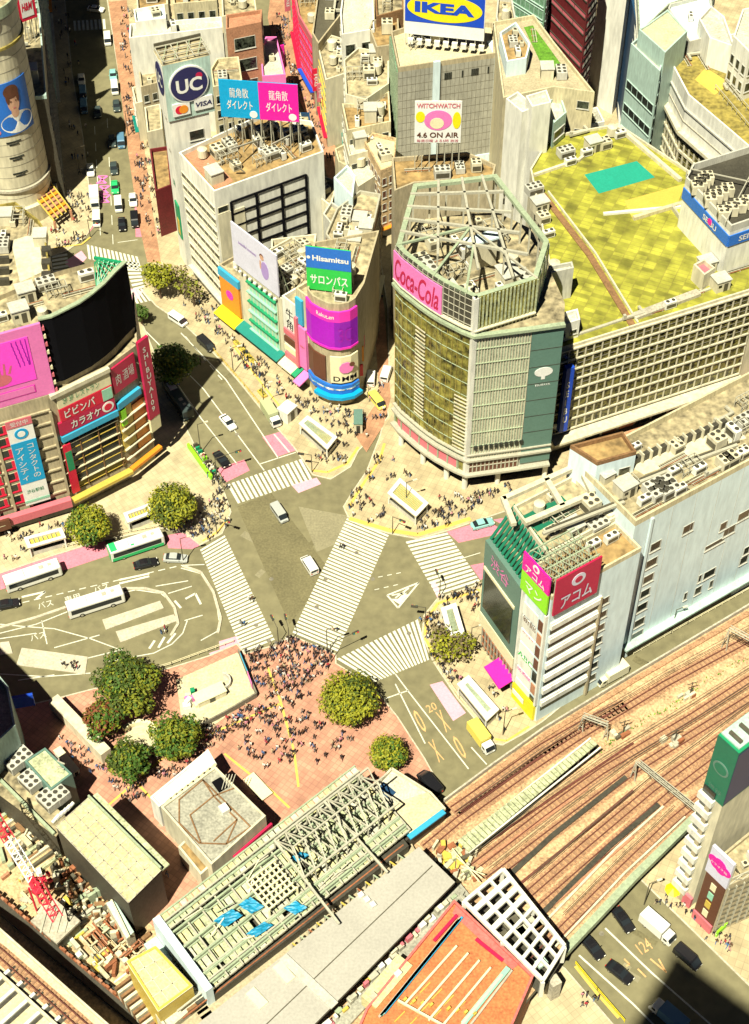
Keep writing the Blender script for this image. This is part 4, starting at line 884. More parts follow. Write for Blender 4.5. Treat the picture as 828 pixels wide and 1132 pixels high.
block('low_white_building', 'low white building below the tan building with the lawn', 'building', [(625, 128), (660, 122), (668, 138), (612, 152)], 22, 'white_wall', 'roof_grey', cl=4)
HM = 38
pA = W(702, 582, HM); pW = W(828, 514, HM); um = (pW - pA).normalized(); vm = V((-um.y, um.x, 0)); C0 = W(592, 798, 0)
front = (C0 - V((pA.x, pA.y, 0))).dot(vm)
PR = pA + um * 75; PL = V((C0.x, C0.y, 0))
du = (V((PL.x, PL.y, 0)) - V((pA.x, pA.y, 0))).dot(um)
A0 = V((pA.x, pA.y, 0)); Lft = PL
bk = 15.5
t, P, ang = block('pale_blue_store', 'long pale blue windowed slab building beside the railway tracks', 'building', None, HM, 'pale_blue', 'roof_grime', world=[tuple(A0[:2]), tuple((A0 + um * 75)[:2]), tuple((A0 + um * 75 + vm * bk)[:2]), tuple((A0 + vm * bk)[:2])], par=1.3, parm='cream_warm', cl=26)
def onM(x, y): # picture point on the front plane -> (distance along, height)
    r = V((x - CX, y - CY, F)); o = V((0, 0, H)); d = V((r.dot(XV), r.dot(YV), r.dot(UPV))); tt = (A0 - o).dot(vm) / d.dot(vm); p = o + d * tt; return (p - A0).dot(um), p.z
for x0, y0, x1, y1 in [(719, 601, 730, 606), (714, 620, 726, 624), (711, 638, 722, 641), (708, 654, 718, 657), (704, 669, 715, 673), (701, 686, 712, 690), (698, 700, 710, 704), (755, 583, 766, 585), (780, 599, 800, 603), (778, 632, 790, 636), (768, 650, 775, 655),
                       (784, 644, 788, 647), (756, 657, 759, 661), (800, 585, 812, 588), (796, 580, 803, 583), (818, 617, 826, 621), (815, 635, 824, 639), (812, 638, 822, 641), (784, 671, 794, 674), (816, 568, 828, 571), (822, 607, 828, 610), (832, 560, 846, 563), (838, 590, 848, 594), (850, 610, 862, 614), (772, 638, 775, 641)]:
    a, z_ = onM((x0 + x1) / 2, (y0 + y1) / 2); a0, _ = onM(x0, (y0 + y1) / 2); a1, _ = onM(x1, (y0 + y1) / 2); w_ = max(.8, abs(a1 - a0) * .95)
    tall = 2.2 if w_ < 3 else (1.3 if w_ < 4.5 else .9)
    if 5 < z_ < HM - 2: put(wmesh(w_, tall, 'grey_light', 'dark_glass'), 'window', t, A0 + um * a + V((0, 0, z_ - tall / 2)) - vm * .003, math.atan2(um.y, um.x))
b = MB()
for x in (3.2,): b.box(A0 + um * x - vm * .003 + Z3 * .5, um * .5, -vm * .35, Z3 * (HM - .5), 'pale_blue')
b.box(A0 + um * 2 - vm * .01 + Z3 * 4.2, um * 60, -vm * 1.5, Z3 * .4, 'pale_teal'); b.box(A0 + um * 2 - vm * .01 + Z3 * .1, um * 26, -vm * .2, Z3 * 4, 'dark_wall'); b.build('canopy', t)
b = MB()
for k in range(14): b.box(A0 + um * (3 + k * 5) - vm * .003 + Z3 * 5, um * .05, -vm * .03, Z3 * (HM - 5), 'grey_light')
b.build('wall_joints', t)
def onMtop(x, y, z=HM): p = W(x, y, z); return p
MB().prism(ccw([tuple(p[:2]) for p in pxs([(690, 512), (812, 468), (825, 485), (800, 492), (712, 525)], HM)]), HM + .01, HM + .12, 'cream', 'cream').build('pale_roof_deck', t)
for (x, y), me, nm in [((733, 540), AC[2], 'air_conditioner'), ((722, 543), AC[2], 'air_conditioner'), ((738, 546), AC[2], 'air_conditioner'), ((727, 549), AC[2], 'air_conditioner'), ((690, 545), HUT, 'roof_hut'), ((800, 515), AC[3], 'air_conditioner'), ((806, 512), AC[3], 'air_conditioner'), ((780, 530), PIPES, 'pipe_run'), ((765, 535), PIPES, 'pipe_run'), ((750, 545), AC[1], 'air_conditioner'),
                       ((772, 522), AC[1], 'air_conditioner'), ((790, 523), DUCT, 'duct'), ((712, 556), AC[1], 'air_conditioner'), ((760, 520), RACK, 'equipment_rack'), ((820, 505), AC[1], 'air_conditioner'), ((815, 480), RACK, 'equipment_rack'), ((822, 470), AC[2], 'air_conditioner'), ((750, 552), PIPES, 'pipe_run'), ((716, 566), PIPES, 'pipe_run'), ((745, 512), PIPES, 'pipe_run')]:
    put(me, nm, t, W(x, y, HM + .02), ang)
b = MB()
for k in range(11): p = W(702 + k * 9.5, 512 - k * 3.9, HM); b.cb((p.x, p.y, HM), (1.6, .8, 1.6), 'dark_wall', ang); b.cb((p.x + .9, p.y + .3, HM), (.25, 1.2, 2.2), 'cream', ang)
b.build('vent_row', t)
b = MB()
for L in ([(690, 540), (760, 512), (815, 492)], [(600, 590), (690, 555)]):
    Q = pxs(L, HM + .5)
    for a, c in zip(Q, Q[1:]): b.beam(a, c, .5, .5, 'steel'); b.beam(a + V((.5, .9, 0)), c + V((.5, .9, 0)), .3, .3, 'steel_dark')
b.build('pipe_gallery', t)
st = -V((0, 0, 0)); fo = front
Pl = [tuple(PL[:2]), tuple((PL + um * (-du + .02))[:2]), tuple((A0 + vm * bk)[:2]), tuple((PL + vm * (bk - fo))[:2])]
HL = 35.5
t, P, ang = block('sign_corner_building', 'pale corner building with a white slatted front under big red and magenta signs', 'building', None, HL - 1.5, 'pale_blue', 'roof_brown', world=[(PL.x, PL.y), tuple((PL - um * du)[:2]), tuple((PL - um * du + vm * 6.6)[:2]), tuple((PL + vm * 6.6)[:2])], par=1.0, parm='cream_warm')
def onF(x, y):
    r = V((x - CX, y - CY, F)); o = V((0, 0, H)); d = V((r.dot(XV), r.dot(YV), r.dot(UPV))); tt = (PL - o).dot(vm) / d.dot(vm); p = o + d * tt; return (p - PL).dot(um), p.z
wS = onF(668, 690)[0]
b = MB()
for k in range(7):
    z_ = 3 + k * 3.6; b.box(PL + um * .6 - vm * .004 + Z3 * z_, um * (wS * .8), -vm * .08, Z3 * 1.7, 'window_glass'); b.box(PL + um * .4 - vm * .004 + Z3 * (z_ + 1.7), um * (wS * .82), -vm * .5, Z3 * 1.2, 'white_wall')
    b.box(PL + um * .4 - vm * .004 + Z3 * (z_ + 2.95), um * (wS * .82), -vm * .3, Z3 * .3, 'white_wall')
b.build('slatted_front', t)
for k in range(7): put(wmesh(wS * .15, 1.9, 'grey_light', 'dark_glass'), 'window', t, PL + um * (wS * .93) - vm * .004 + Z3 * (3 + k * 3.6), math.atan2(um.y, um.x))
b = MB(); b.box(PL + um * (wS * .82) - vm * .01 + Z3 * .3, um * .4, -vm * .5, Z3 * 27.5, 'tan_wall'); b.build('pilaster', t)
wL = 6.5
b = MB(); rr = random.Random(4)
for k in range(7): b.box(PL + vm * (wL - .1) - um * .004 + Z3 * (3.2 + k * 3.5), -vm * 3.9, -um * .12, Z3 * 3.0, rr.choice(['s_white', 'white_wall', 's_cream'])); b.box(PL + vm * 2.2 - um * .004 + Z3 * (3.2 + k * 3.5), -vm * 1.6, -um * .15, Z3 * 2.6, rr.choice(['s_brown', 'dark_glass', 'terracotta']))
b.build('tenant_signs', t)
for k, (s_, c_, z_, mt_) in enumerate([('カラオケ', 3, 20, 's_rose'), ('ABC', 4, 13.6, 's_green'), ('居酒屋', 3.6, 9.5, 's_hotpink'), ('新館', 3.4, 23.5, 's_brown')]): lettering(t, s_, PL + vm * 4.2 + Z3 * z_, -vm, Z3, c_, mt_, off=.2, bold=0)
b = MB(); b.box(PL + vm * 6.4 - um * .004 + Z3 * .3, -vm * 6.0, -um * .5, Z3 * 4.2, 's_yellow'); b.box(PL + vm * 6 - um * .6 + Z3 * 2.2, -vm * 3, -um * .1, Z3 * 1.2, 's_white'); b.build('yellow_shop_sign', t)
b = MB(); b.box(PL + vm * 6.5 - um * .004 + Z3 * 5, -vm * .4, -um * .6, Z3 * 26, 'white_wall'); b.box(PL + vm * .5 - um * .004 + Z3 * 5, -vm * .4, -um * .6, Z3 * 25, 'white_wall'); b.build('edge_frame', t)
for (x, y), me, nm in [((632, 590), HUT, 'roof_hut'), ((660, 585), AC[2], 'air_conditioner'), ((675, 598), AC[1], 'air_conditioner'), ((690, 590), PIPES, 'pipe_run'), ((645, 600), PIPES, 'pipe_run'), ((655, 606), AC[1], 'air_conditioner'), ((610, 595), AC[3], 'air_conditioner'), ((672, 575), TANK, 'water_tank')]: put(me, nm, t, W(x, y, HL - 1.48), ang)
zs0, zs1 = onF(602, 681)[1], onF(608, 641)[1]; wR = onF(658, 640)[0]
t = thing('corner_sign', 'dark red and magenta wraparound sign box with white lettering above the slatted corner', 'billboard', (PL.x, PL.y, zs0))
panel(t, 'red_panel', PL - vm * .5, PL + um * wR - vm * .5, zs0, zs1, 's_crimson', th=.3, label='dark red panel with white lettering')
a = PL + vm * 6.7 - um * .5; c = PL - um * .5; zm = (zs0 + zs1) / 2
panel(t, 'magenta_panel', a, c, zm + .3, zs1, 's_magenta', th=.3); panel(t, 'lime_panel', a, c, zs0, zm + .3, 's_lime', th=.3)
lettering(t, 'アコム', PL - vm * .5 + um * wR * .5 + Z3 * (zs0 + (zs1 - zs0) * .28), um, Z3, wR * .72, 's_lilac', off=.4, hei=(zs1 - zs0) * .34); mid = PL - vm * .5 + um * wR * .5
disc(t, 'ring_logo', mid + Z3 * (zs0 + (zs1 - zs0) * .72), um, Z3, (zs1 - zs0) * .15, 's_lilac', off=.36); disc(t, 'ring_logo', mid + Z3 * (zs0 + (zs1 - zs0) * .72), um, Z3, (zs1 - zs0) * .08, 's_crimson', off=.4)
ml = a.lerp(c, .5); lettering(t, 'アコム', V((ml.x, ml.y, zm + (zs1 - zm) * .35)), c - a, Z3, 4.9, 's_white', off=.4, hei=1.7); lettering(t, 'マン', V((ml.x, ml.y, zs0 + (zm - zs0) * .5)), c - a, Z3, 4.2, 's_white', off=.4, hei=2.2)
disc(t, 'ring_logo', V((ml.x, ml.y, zs1 - 1)), c - a, Z3, .8, 's_white', off=.36); disc(t, 'ring_logo', V((ml.x, ml.y, zs1 - 1)), c - a, Z3, .4, 's_magenta', off=.4)
b = MB()
for k in range(14):
    for j in range(3):
        p = PL + um * (k + .3) * wR / 14 + vm * (j * 2.1 - .2); b.beam(p + Z3 * zs0, p + Z3 * (zs1 - .1), .12, .12, 'steel'); b.beam(p + Z3 * (zs1 - .2), p + vm * 2.1 + um * (.8 if k % 2 else -.8) + Z3 * (zs1 - .2), .1, .1, 'steel_green')
for j in range(4): p = PL + vm * (j * 2.1 - .1); b.beam(p + Z3 * (zs1 - .1), p + um * wR + Z3 * (zs1 - .1), .2, .2, 'steel_green')
b.build('frame', t)
hA, hB = W(533, 714, 0), W(569, 766, 0); zt_ = zof((581, 648), (hB.x, hB.y)); zb_ = zof((573, 725), (hB.x, hB.y))
nh = (hB - hA).normalized().cross(Z3); uh = (hB - hA).normalized()
t, P, ang = block('green_front_building', 'building with a grey green front framing a dark screen beside the yellow awning crossing', 'building', None, zt_ - 1, 'dark_wall', 'roof_grime', world=[tuple(hA[:2]), tuple(hB[:2]), tuple((hB + um * 3.4)[:2]), tuple((hA + um * 3.2)[:2])], par=.5, cl=0)
panel(t, 'green_front', hA, hB, zb_, zt_, 's_slate', th=1.0); Lh = (hB - hA).length
panel(t, 'screen', hA + uh * .8, hB - uh * 1.6, zb_ + 2.2, zb_ + 2.2 + (zt_ - zb_) * .52, 'dark_glass', th=.15, gap=1.0); panel(t, 'screen_frame', hA + uh * .4, hB - uh * 1.2, zb_ + 2.2 + (zt_ - zb_) * .52, zb_ + 2.9 + (zt_ - zb_) * .52, 's_cream', th=.2, gap=1.0)
lettering(t, '渋谷', hA + uh * Lh * .45 + nh * 1.0 + Z3 * (zt_ - 2.6), uh, Z3, Lh * .5, 's_pink', hei=3.0, off=.12, bold=0)
panel(t, 'cream_band', hA, hB, zb_ - 3.2, zb_ - .1, 's_cream', th=1.1); panel(t, 'dark_shopfront', hA + uh * .3, hB - uh * .3, 1, zb_ - 3.3, 's_brown', th=.4)
b = MB()
for k in range(11): b.box(hA + uh * (.5 + k * Lh / 11) + nh * .41 + Z3 * 1.2, uh * .15, nh * .3, Z3 * (zb_ - 5), 'steel'); 
for k in range(5): b.box(hA + uh * .3 + nh * .41 + Z3 * (2 + k * 2), uh * (Lh - .6), nh * .2, Z3 * .12, 'rust')
b.build('shopfront_mullions', t)
b = MB()
for k in range(13):
    p = hA + uh * Lh * k / 12.5; b.box(p + Z3 * (zt_ - .2) + nh * .2, uh * .55, um * 4.6 + Z3 * 5.6, Z3 * .35, 's_forest')
b.build('roof_louvres', t)
b = MB(); w0 = hB - uh * 1 + nh * .5 + Z3 * 4.2; a_ = hA + uh * Lh * .55 + nh * .4
b.box(V((a_.x, a_.y, 4.4)), uh * 5.2, nh * 3.0 - Z3 * .9, Z3 * .15, 's_magenta'); b.box(V((a_.x, a_.y, 3.5)) + nh * 3.0, uh * 5.2, nh * .05, Z3 * .3, 's_magenta'); b.build('pink_awning', t)
KQ = PL + vm * 6.7
t, P, ang = block('plant_roof_building', 'cream roofed building with open white beams and green pits behind the red sign corner', 'building', None, 35, 'cream', 'roof_grime', world=[tuple((KQ + um * 4.2)[:2]), tuple((KQ - um * du)[:2]), tuple((KQ - um * du + vm * 11)[:2]), tuple((KQ + um * 5.6 + vm * 11)[:2])], cl=9)
b = MB()
for a, c in (((556, 552), (645, 512)), ((604, 530), (622, 560)), ((556, 550), (568, 580)), ((580, 578), (650, 548)), ((640, 515), (655, 545))): b.beam(W(*a, 37.5), W(*c, 37.5), .9, .8, 'cream')
b.build('beam_frame', t); MB().face([KQ + vm * 5 + um * 6 + Z3 * 35.05, KQ + vm * 5 + um * 14 + Z3 * 35.05, KQ + vm * 9 + um * 14 + Z3 * 35.05, KQ + vm * 9 + um * 6 + Z3 * 35.05], 's_forest').build('green_pit', t)
block('rooftop_penthouse', 'pale blue penthouse with a square brown roof beside the open white beams', 'building', [(630, 496), (660, 515), (703, 503), (688, 481)], 42, 'pale_blue', 'roof_brown', z0=35, Rr=('p', dict(lo=37, hi=40.5, cw=4)), parm='brown')
random.seed(21)
c = W(60, 226, 0); CT = V((c.x - 8.2, c.y + 1, 0)); HT = 52
t = thing('round_tower', 'beige cylindrical tower with a round purple logo and blue portrait banner at top left', 'building', CT)
b = MB(); b.cyl((CT.x, CT.y, 0), 8.2, HT, 48, 'cream', cap='roof_grime'); b.build('wall', t)
def arc(r, a0, a1, n=24): return [V((CT.x + r * math.cos(R(a0 + (a1 - a0) * i / n)), CT.y + r * math.sin(R(a0 + (a1 - a0) * i / n)))) for i in range(n + 1)]
for k in range(16): strip(t, 'panel_joint', arc(8.2, 150, 400, 40), 7 + k * 2.9, 7.06 + k * 2.9, 'concrete_dark', off=.04, th=.03)
strip(t, 'crown_band', arc(8.2, 150, 400, 40), HT - 1, HT + 1.4, 'steel_green', off=.3, th=.3); strip(t, 'cornice', arc(8.2, 150, 400, 40), HT - 7.8, HT - 7.2, 's_olive' if 's_olive' in MATS else 'olive_roof', off=.4, th=.4)
strip(t, 'cornice', arc(8.2, 150, 400, 40), 9, 9.6, 'concrete', off=.5, th=.5)
b = MB(); b.cyl((CT.x, CT.y, .12), 9.3, 4.4, 40, 'cream_warm', cap='cream'); b.build('base', t)
def zc(y, ang=-60): # height of a picture row on the tower's front
    p = CT + V((8.2 * math.cos(R(ang)), 8.2 * math.sin(R(ang)), 0)); return min((abs(_proj(p + Z3 * z)[1] - y), z) for z in [k * .2 for k in range(0, 300)])[1]
def _proj(p):
    d = p - V((0, 0, H)); v = XV * d.x + YV * d.y + UPV * d.z; return CX + F * v.x / v.z, CY + F * v.y / v.z
z0_, z1_ = zc(148), zc(92)
BN = arc(8.2, -118, -22); strip(t, 'portrait_banner', BN, z0_, z1_, 's_royal', off=.22, th=.15, label='blue banner with the head and shoulders of a young man in a white shirt')
def onarc(name, cx_a, cz, ra, rz, mt, off, n=24):
    b = MB(); pts = []
    for i in range(n):
        a = R(cx_a + ra * math.cos(2 * math.pi * i / n)); pts.append((CT.x + (8.2 + off) * math.cos(a), CT.y + (8.2 + off) * math.sin(a), cz + rz * math.sin(2 * math.pi * i / n)))
    ctr = (CT.x + (8.2 + off + .02) * math.cos(R(cx_a)), CT.y + (8.2 + off + .02) * math.sin(R(cx_a)), cz)
    for i in range(n): b.face([pts[i], pts[(i + 1) % n], ctr], mt)
    return b.build(name, t)
hb = z1_ - z0_; pa = -52
onarc('shirt', pa + 2, z0_ + hb * .22, 27, hb * .2, 's_white', .26); onarc('face', pa, z0_ + hb * .62, 9.5, hb * .2, 's_skin', .30); onarc('neck', pa, z0_ + hb * .42, 6, hb * .1, 's_skin', .29)
onarc('hair', pa - 1, z0_ + hb * .82, 12, hb * .13, 's_brown', .33); onarc('hair', pa - 8, z0_ + hb * .72, 3, hb * .12, 's_brown', .34); onarc('hair', pa + 8, z0_ + hb * .72, 2.5, hb * .12, 's_brown', .34)
for s_ in (-4, 4): onarc('eye', pa + s_, z0_ + hb * .64, 1.4, .16, 's_brown', .36)
onarc('mouth', pa, z0_ + hb * .51, 2.2, .14, 's_rose', .36); onarc('red_mark', -88, z0_ + hb * .1, 9, hb * .07, 's_rose', .31)
zl = zc(25); onarc('round_logo', -66, zl, 16, 2.6, 's_purple', .35); onarc('round_logo', -62, zl, 8, 1.3, 's_violet', .4)
for k in range(3):
    z_ = zc(157 + k * 17); strip(t, 'vent_slot', arc(8.2, -75, -52, 6), z_, z_ + .35, 'dark_glass', off=.1, th=.08)
    strip(t, 'vent_slot', arc(8.2, -71, -56, 6), z_ - .6, z_ - .3, 'dark_glass', off=.12, th=.08)
t = thing('entrance_canopy', 'orange pink stepped entrance canopy at the foot of the round tower', 'canopy', W(50, 225, 0))
e0, e1, e2 = W(30, 208, 6), W(52, 197, 6), W(78, 232, 3.0); b = MB(); sd = e2 - e1
for k in range(9):
    p, q_ = e0.lerp(W(60, 245, 3), k / 9), e1.lerp(e2, k / 9); b.beam(p, q_, .9, .3, 's_orange' if k % 3 == 1 else 'terracotta'); 
for k in range(5): p = e0.lerp(e1, k / 4); q_ = W(60, 245, 3).lerp(e2, k / 4); b.beam(p + Z3 * .2, q_ + Z3 * .2, .25, .3, 's_goldy')
b.build('ribs', t); b = MB()
for p in (e0, e1, e2, W(60, 245, 3)): b.cb((p.x, p.y, 0), (.5, .5, p.z), 'terracotta')
b.cb((W(40, 218, 0).x, W(40, 218, 0).y, .12), (7, 3, 4), 's_brown', -.5); b.build('posts', t)
st0, st1 = W(73, 222, 0), W(54, 0, 0); us = (st1 - st0).normalized(); ns = V((us.y, -us.x, 0)); 
A_ = V((st0.x, st0.y)); 
t, P, ang = block('street_wing', 'five storey wing, shade put into its dark walls, behind the round tower along the shaded street', 'building', None, 27, 'dark_wall', 'roof_grime', world=[tuple((st0 + us * 1)[:2]), tuple((st0 + us * 34)[:2]), tuple((st0 + us * 34 - ns * 9)[:2]), tuple((st0 + us * 8 - ns * 9)[:2]), tuple((st0 + us * 1 - ns * 4)[:2])], cl=6, parm='pale_teal')  # wall colour is dark to carry the shade on the street side
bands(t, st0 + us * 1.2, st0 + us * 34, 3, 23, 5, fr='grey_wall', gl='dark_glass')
t, P, ang = block('pale_street_building', 'pale teal sided building behind the round tower with a roof full of plant', 'building', None, 38, 'pale_teal', 'roof_grime', world=[tuple((st0 + us * 35)[:2]), tuple((st0 + us * 75)[:2]), tuple((st0 + us * 75 - ns * 14)[:2]), tuple((st0 + us * 35 - ns * 14)[:2])], cl=12, Rr=('b', dict(gl='dark_glass', fr='pale_teal')))
bands(t, st0 + us * 35, st0 + us * 75, 3, 37, 9, fr='pale_teal', gl='dark_glass')
block('far_street_building', 'tan building furthest up the left side of the shaded street', 'building', None, 42, 'tan_wall', 'roof_brown', world=[tuple((st0 + us * 76)[:2]), tuple((st0 + us * 125)[:2]), tuple((st0 + us * 125 - ns * 20)[:2]), tuple((st0 + us * 76 - ns * 20)[:2])], cl=8, Rr=('b', dict(gl='dark_glass')))
t, A, B, z1, u, n = billboard('fashion_sign', 'white billboard with a thick red border behind the round tower', (22, 25), (41, 18), 33, (17, -6), 's_red', back=2, zbase=27, cols=3)
panel(t, 'white_field', A + u * .7, B - u * .7, 33.9, z1 - .9, 's_white', th=.08, gap=.26); c = (A + B) / 2; lettering(t, 'H&M', V((c.x, c.y, (33 + z1) / 2)), u, Z3, (B - A).length * .62, 's_red', hei=2.0, off=.4, shear=.3)
t, P, ang = block('office_building', 'low cream building with a yellow rimmed roof terrace at the left edge', 'building', [(-60, 345), (-40, 235), (0, 231), (18, 228), (44, 248), (50, 258), (58, 318), (30, 352)], 20, 'cream', 'roof_grime', par=1.2, cl=0, parm='olive_roof', Rr=('p', dict(cw=3)))
MB().face(pxs([(12, 266), (42, 257), (48, 300), (22, 312)], 20.06), 'cream').build('roof_deck', t)
for (x, y), me, nm in [((22, 244), RACK, 'equipment_rack'), ((8, 245), HUT, 'roof_hut'), ((32, 252), PIPES, 'pipe_run'), ((5, 265), AC[1], 'air_conditioner'), ((46, 268), HUT, 'roof_hut'), ((5, 275), AC[2], 'air_conditioner'), ((15, 250), AC[0], 'air_conditioner')]: put(me, nm, t, W(x, y, 20.02), ang)
b = MB()
for k in range(3): p = W(0, 291 + k * 12, 20); b.cb((p.x, p.y, 20), (4, .8, 1.6), 'dark_wall', .1); p = W(52, 281 + k * 14, 20); b.cb((p.x, p.y, 20), (1.8, 1.6, 1.6), 'dark_wall', .1)
b.build('vent_openings', t)
Kb = {k: W(*v, 0) for k, v in dict(a=(80, 563), b=(142, 531), c=(172, 507), z=(-80, 612)).items()}
zF = zof((64, 437), Kb['a'][:2]); zG = zof((124, 421), Kb['b'][:2]); zR = zof((148, 396), Kb['c'][:2])
uK = (Kb['a'] - Kb['z']).normalized(); vK = V((-uK.y, uK.x, 0))
HK = 30
_g = lambda x, y: V((W(x, y, 47).x, W(x, y, 47).y, 0))
LK = [Kb['z'], Kb['a'], Kb['b'], Kb['c'], W(168, 450, 0), _g(137, 290), _g(104, 284), _g(60, 296), _g(-20, 330), _g(-80, 350)]
t, P, ang = block('corner_store', 'large corner store with red framed windows, stacked red and white signs and black upper drum', 'building', None, HK, 'tan_wall', 'roof_grime', world=[tuple(p[:2]) for p in LK], par=.7, cl=0)
kt = t
top = [W(x, y, 47) for x, y in [(42, 353), (56, 350), (70, 343), (86, 335), (100, 325), (113, 314), (125, 301), (137, 290)]]
dr = resamp([(p.x, p.y) for p in top], 1.5)
bk2 = [W(104, 284, 47), W(60, 296, 47), W(-20, 330, 47), W(-80, 350, 47)]
ktl = W(0, 360, 47); UPK = [tuple(p) for p in dr] + [tuple(p[:2]) for p in bk2] + [tuple((V((top[0].x, top[0].y, 0)) - uK * 30)[:2])]
b = MB(); 
for i in range(len(UPK)): a, c = UPK[i], UPK[(i + 1) % len(UPK)]; b.face([(*a, HK), (*c, HK), (*c, 46), (*a, 46)], 'tan_wall')
b.face([(*p, 45) for p in UPK], 'roof_grime'); b.build('upper_wall', t)
strip(t, 'black_screen_back', dr, HK + 2.4, 47.3, 'black', off=.6, th=.5, label='huge curved black panel facing the crossing')
for k in range(1): strip(t, 'screen_edge', dr, 47.3, 47.6, 'steel_green', off=.8, th=.8)
g = MB(); 
for i in range(0, len(dr) - 1, 1):
    a = dr[i].to_3d() + Z3 * 46.8; c = dr[i + 1].to_3d() + Z3 * 46.8; bkp = V((W(104, 284, 47).x, W(104, 284, 47).y, 46.8))
    if i > len(dr) * .55: g.beam(a, bkp.lerp(a, .15), .18, .18, 's_dgreen')
    g.beam(a, c, .3, .3, 's_dgreen')
tip = dr[-1].to_3d() + Z3 * 46.8; g.beam(tip, bkp, .5, .5, 's_dgreen')
for k in range(6): p = tip.lerp(bkp, k / 6); g.beam(p, p - Z3 * 8, .25, .25, 's_dgreen'); g.beam(p, dr[int(len(dr) * .6)].to_3d() + Z3 * 46.8, .15, .15, 's_mint')
g.build('green_truss', t)
clutter(t, inset([p for p in UPK], 1.2), 45.01, 34, ang, sc_=1.05)
for (x, y), me, nm in [((30, 330), HUT, 'roof_hut'), ((52, 318), AC[2], 'air_conditioner')]: put(me, nm, t, W(x, y, 45.01), ang)
pA_, pB_ = V((top[0].x, top[0].y, 0)) - uK * 22, V((top[0].x, top[0].y, 0)); n = uK.cross(Z3); zb_ = zof((60, 428), pB_[:2]); 
t2 = thing('advertising_screen', 'bright pink advertising screen with a curtain and waving hand picture at the left edge', 'screen', (pB_.x - 9, pB_.y, HK))
q0 = pB_ + n * .9; q1 = pA_ + n * .9
panel(t2, 'pink_panel', q1, q0, zb_, 47.2, 's_pink', th=.5); hz = 47.2 - zb_
panel(t2, 'picture', q1 + uK * 1, q0 - uK * 2.6, zb_ + hz * .27, zb_ + hz * .88, 'screen_pink', th=.08, gap=.52)
b = MB()
for k in range(4):
    for j in range(6):
        a = q0 - uK * (5.6 - k * .8 - j * .12 * (k < 3)) + n * .62 + Z3 * (zb_ + hz * (.86 - j * .06)); b.box(a, uK * .16, n * .04, -Z3 * hz * .062, 's_purple')
b.build('curtain_folds', t2)
hc = q0 - uK * 8.6 + n * .64; b = MB()
b.face([hc + uK * (1.9 * math.cos(a)) + Z3 * (zb_ + hz * .38 + 1.3 * math.sin(a)) for a in [i * .5236 for i in range(12)]], 's_rose')
for k, (dx, ln, le) in enumerate([(-1.6, 1.2, -.5), (-.8, 2.4, -.2), (0, 2.8, 0), (.8, 2.5, .25), (1.6, 1.7, .6)]):
    p = hc + uK * dx + Z3 * (zb_ + hz * .45) + n * .01; b.mesh([p - uK * .22, p + uK * .22, p + uK * (.15 + le) + Z3 * ln, p + uK * (-.15 + le) + Z3 * ln], [(0, 1, 2, 3)], 's_rose')
b.build('hand_picture', t2)
panel(t2, 'caption_bar', q1 + uK * 3, q0 - uK * 3.2, zb_ + hz * .09, zb_ + hz * .2, 's_hotpink', th=.06, gap=.52); panel(t2, 'caption_bar', q1 + uK * 3.2, q0 - uK * 3.4, zb_ + hz * .10, zb_ + hz * .19, 's_pink', th=.06, gap=.55)
b = MB()
for k in range(8): p = q0 - uK * (k * 3) - n * .3; b.beam(p + Z3 * (zb_ - 1.5), p + Z3 * 47, .25, .25, 'steel_dark')
for k in range(9): b.box(q0 + uK * .05 - n * .2 + Z3 * (zb_ + k * hz / 9), uK * .5, n * .6, Z3 * .8, 's_cream' if k % 2 else 's_rose')
b.build('frame', t2)
zt3 = zF - 1; rnd = random.Random(5)
La = (Kb['a'] - Kb['z']).length; Zb = Kb['z']; cols = 15; cwk = 3.15
ux_ = uK; me = MB(); me.box((-1.25, -.3, 0), (2.5, 0, 0), (0, .29, 0), (0, 0, 2.1), 's_cream'); me.box((-1.05, -.34, .2), (1.5, 0, 0), (0, .035, 0), (0, 0, 1.7), 'dark_glass'); me.box((.5, -.4, .1), (.6, 0, 0), (0, .095, 0), (0, 0, 1.9), 's_red'); me.box((-1.2, -.5, -.1), (2.5, 0, 0), (0, .2, 0), (0, 0, .3), 's_red')
wm = raw(me, 'window'); ak = math.atan2(uK.y, uK.x)
for r_ in range(7):
    for c_ in range(6):
        p = Kb['a'] - uK * (6.2 + c_ * cwk) + Z3 * (6.5 + r_ * 3.05) + n * .01
        put(wm, 'window', t, p, ak)
b = MB()
for k in range(12): b.box(Kb['a'] - uK * (4.3 + 3.15 * k - (4.3 - .3 if k == 0 else 0)) + n * .01 + Z3 * 4.8, uK * .45, n * .55, Z3 * 22.3, 'tan_wall')
for k in range(8): b.box(Kb['a'] - uK * 36 + n * .01 + Z3 * (5.8 + k * 3.05), uK * 36, n * .35, Z3 * .35, 'tan_wall')
b.build('facade_frame', t)
b = MB(); b.box(Kb['a'] - uK * 36 + n * .57 + Z3 * 2.6, uK * 36, n * 1.2, Z3 * 1.9, 's_rose'); b.box(Kb['a'] - uK * 36 + n * .58 + Z3 * .3, uK * 36, n * .1, Z3 * 2.2, 'dark_glass'); b.box(Kb['a'] - uK * 24 + n * 1.78 + Z3 * 2.4, uK * 12, n * .5, Z3 * 2.6, 's_brown'); b.build('shopfront', t)
b = MB(); b.box(Kb['a'] - uK * 23.2 + n * 2.3 + Z3 * 2.8, uK * .1, n * .05, Z3 * .1, 's_cream'); b.build('sign_edge', t)
lettering(t, 'ケンタッキー', Kb['a'] - uK * 18 + n * 2.3 + Z3 * 3.7, uK, Z3, 10, 's_cream', hei=1.4, off=.03, bold=0)
bA, bB = Kb['a'] - uK * 8.3 + n * .6, Kb['a'] - uK * 3.6 + n * .6
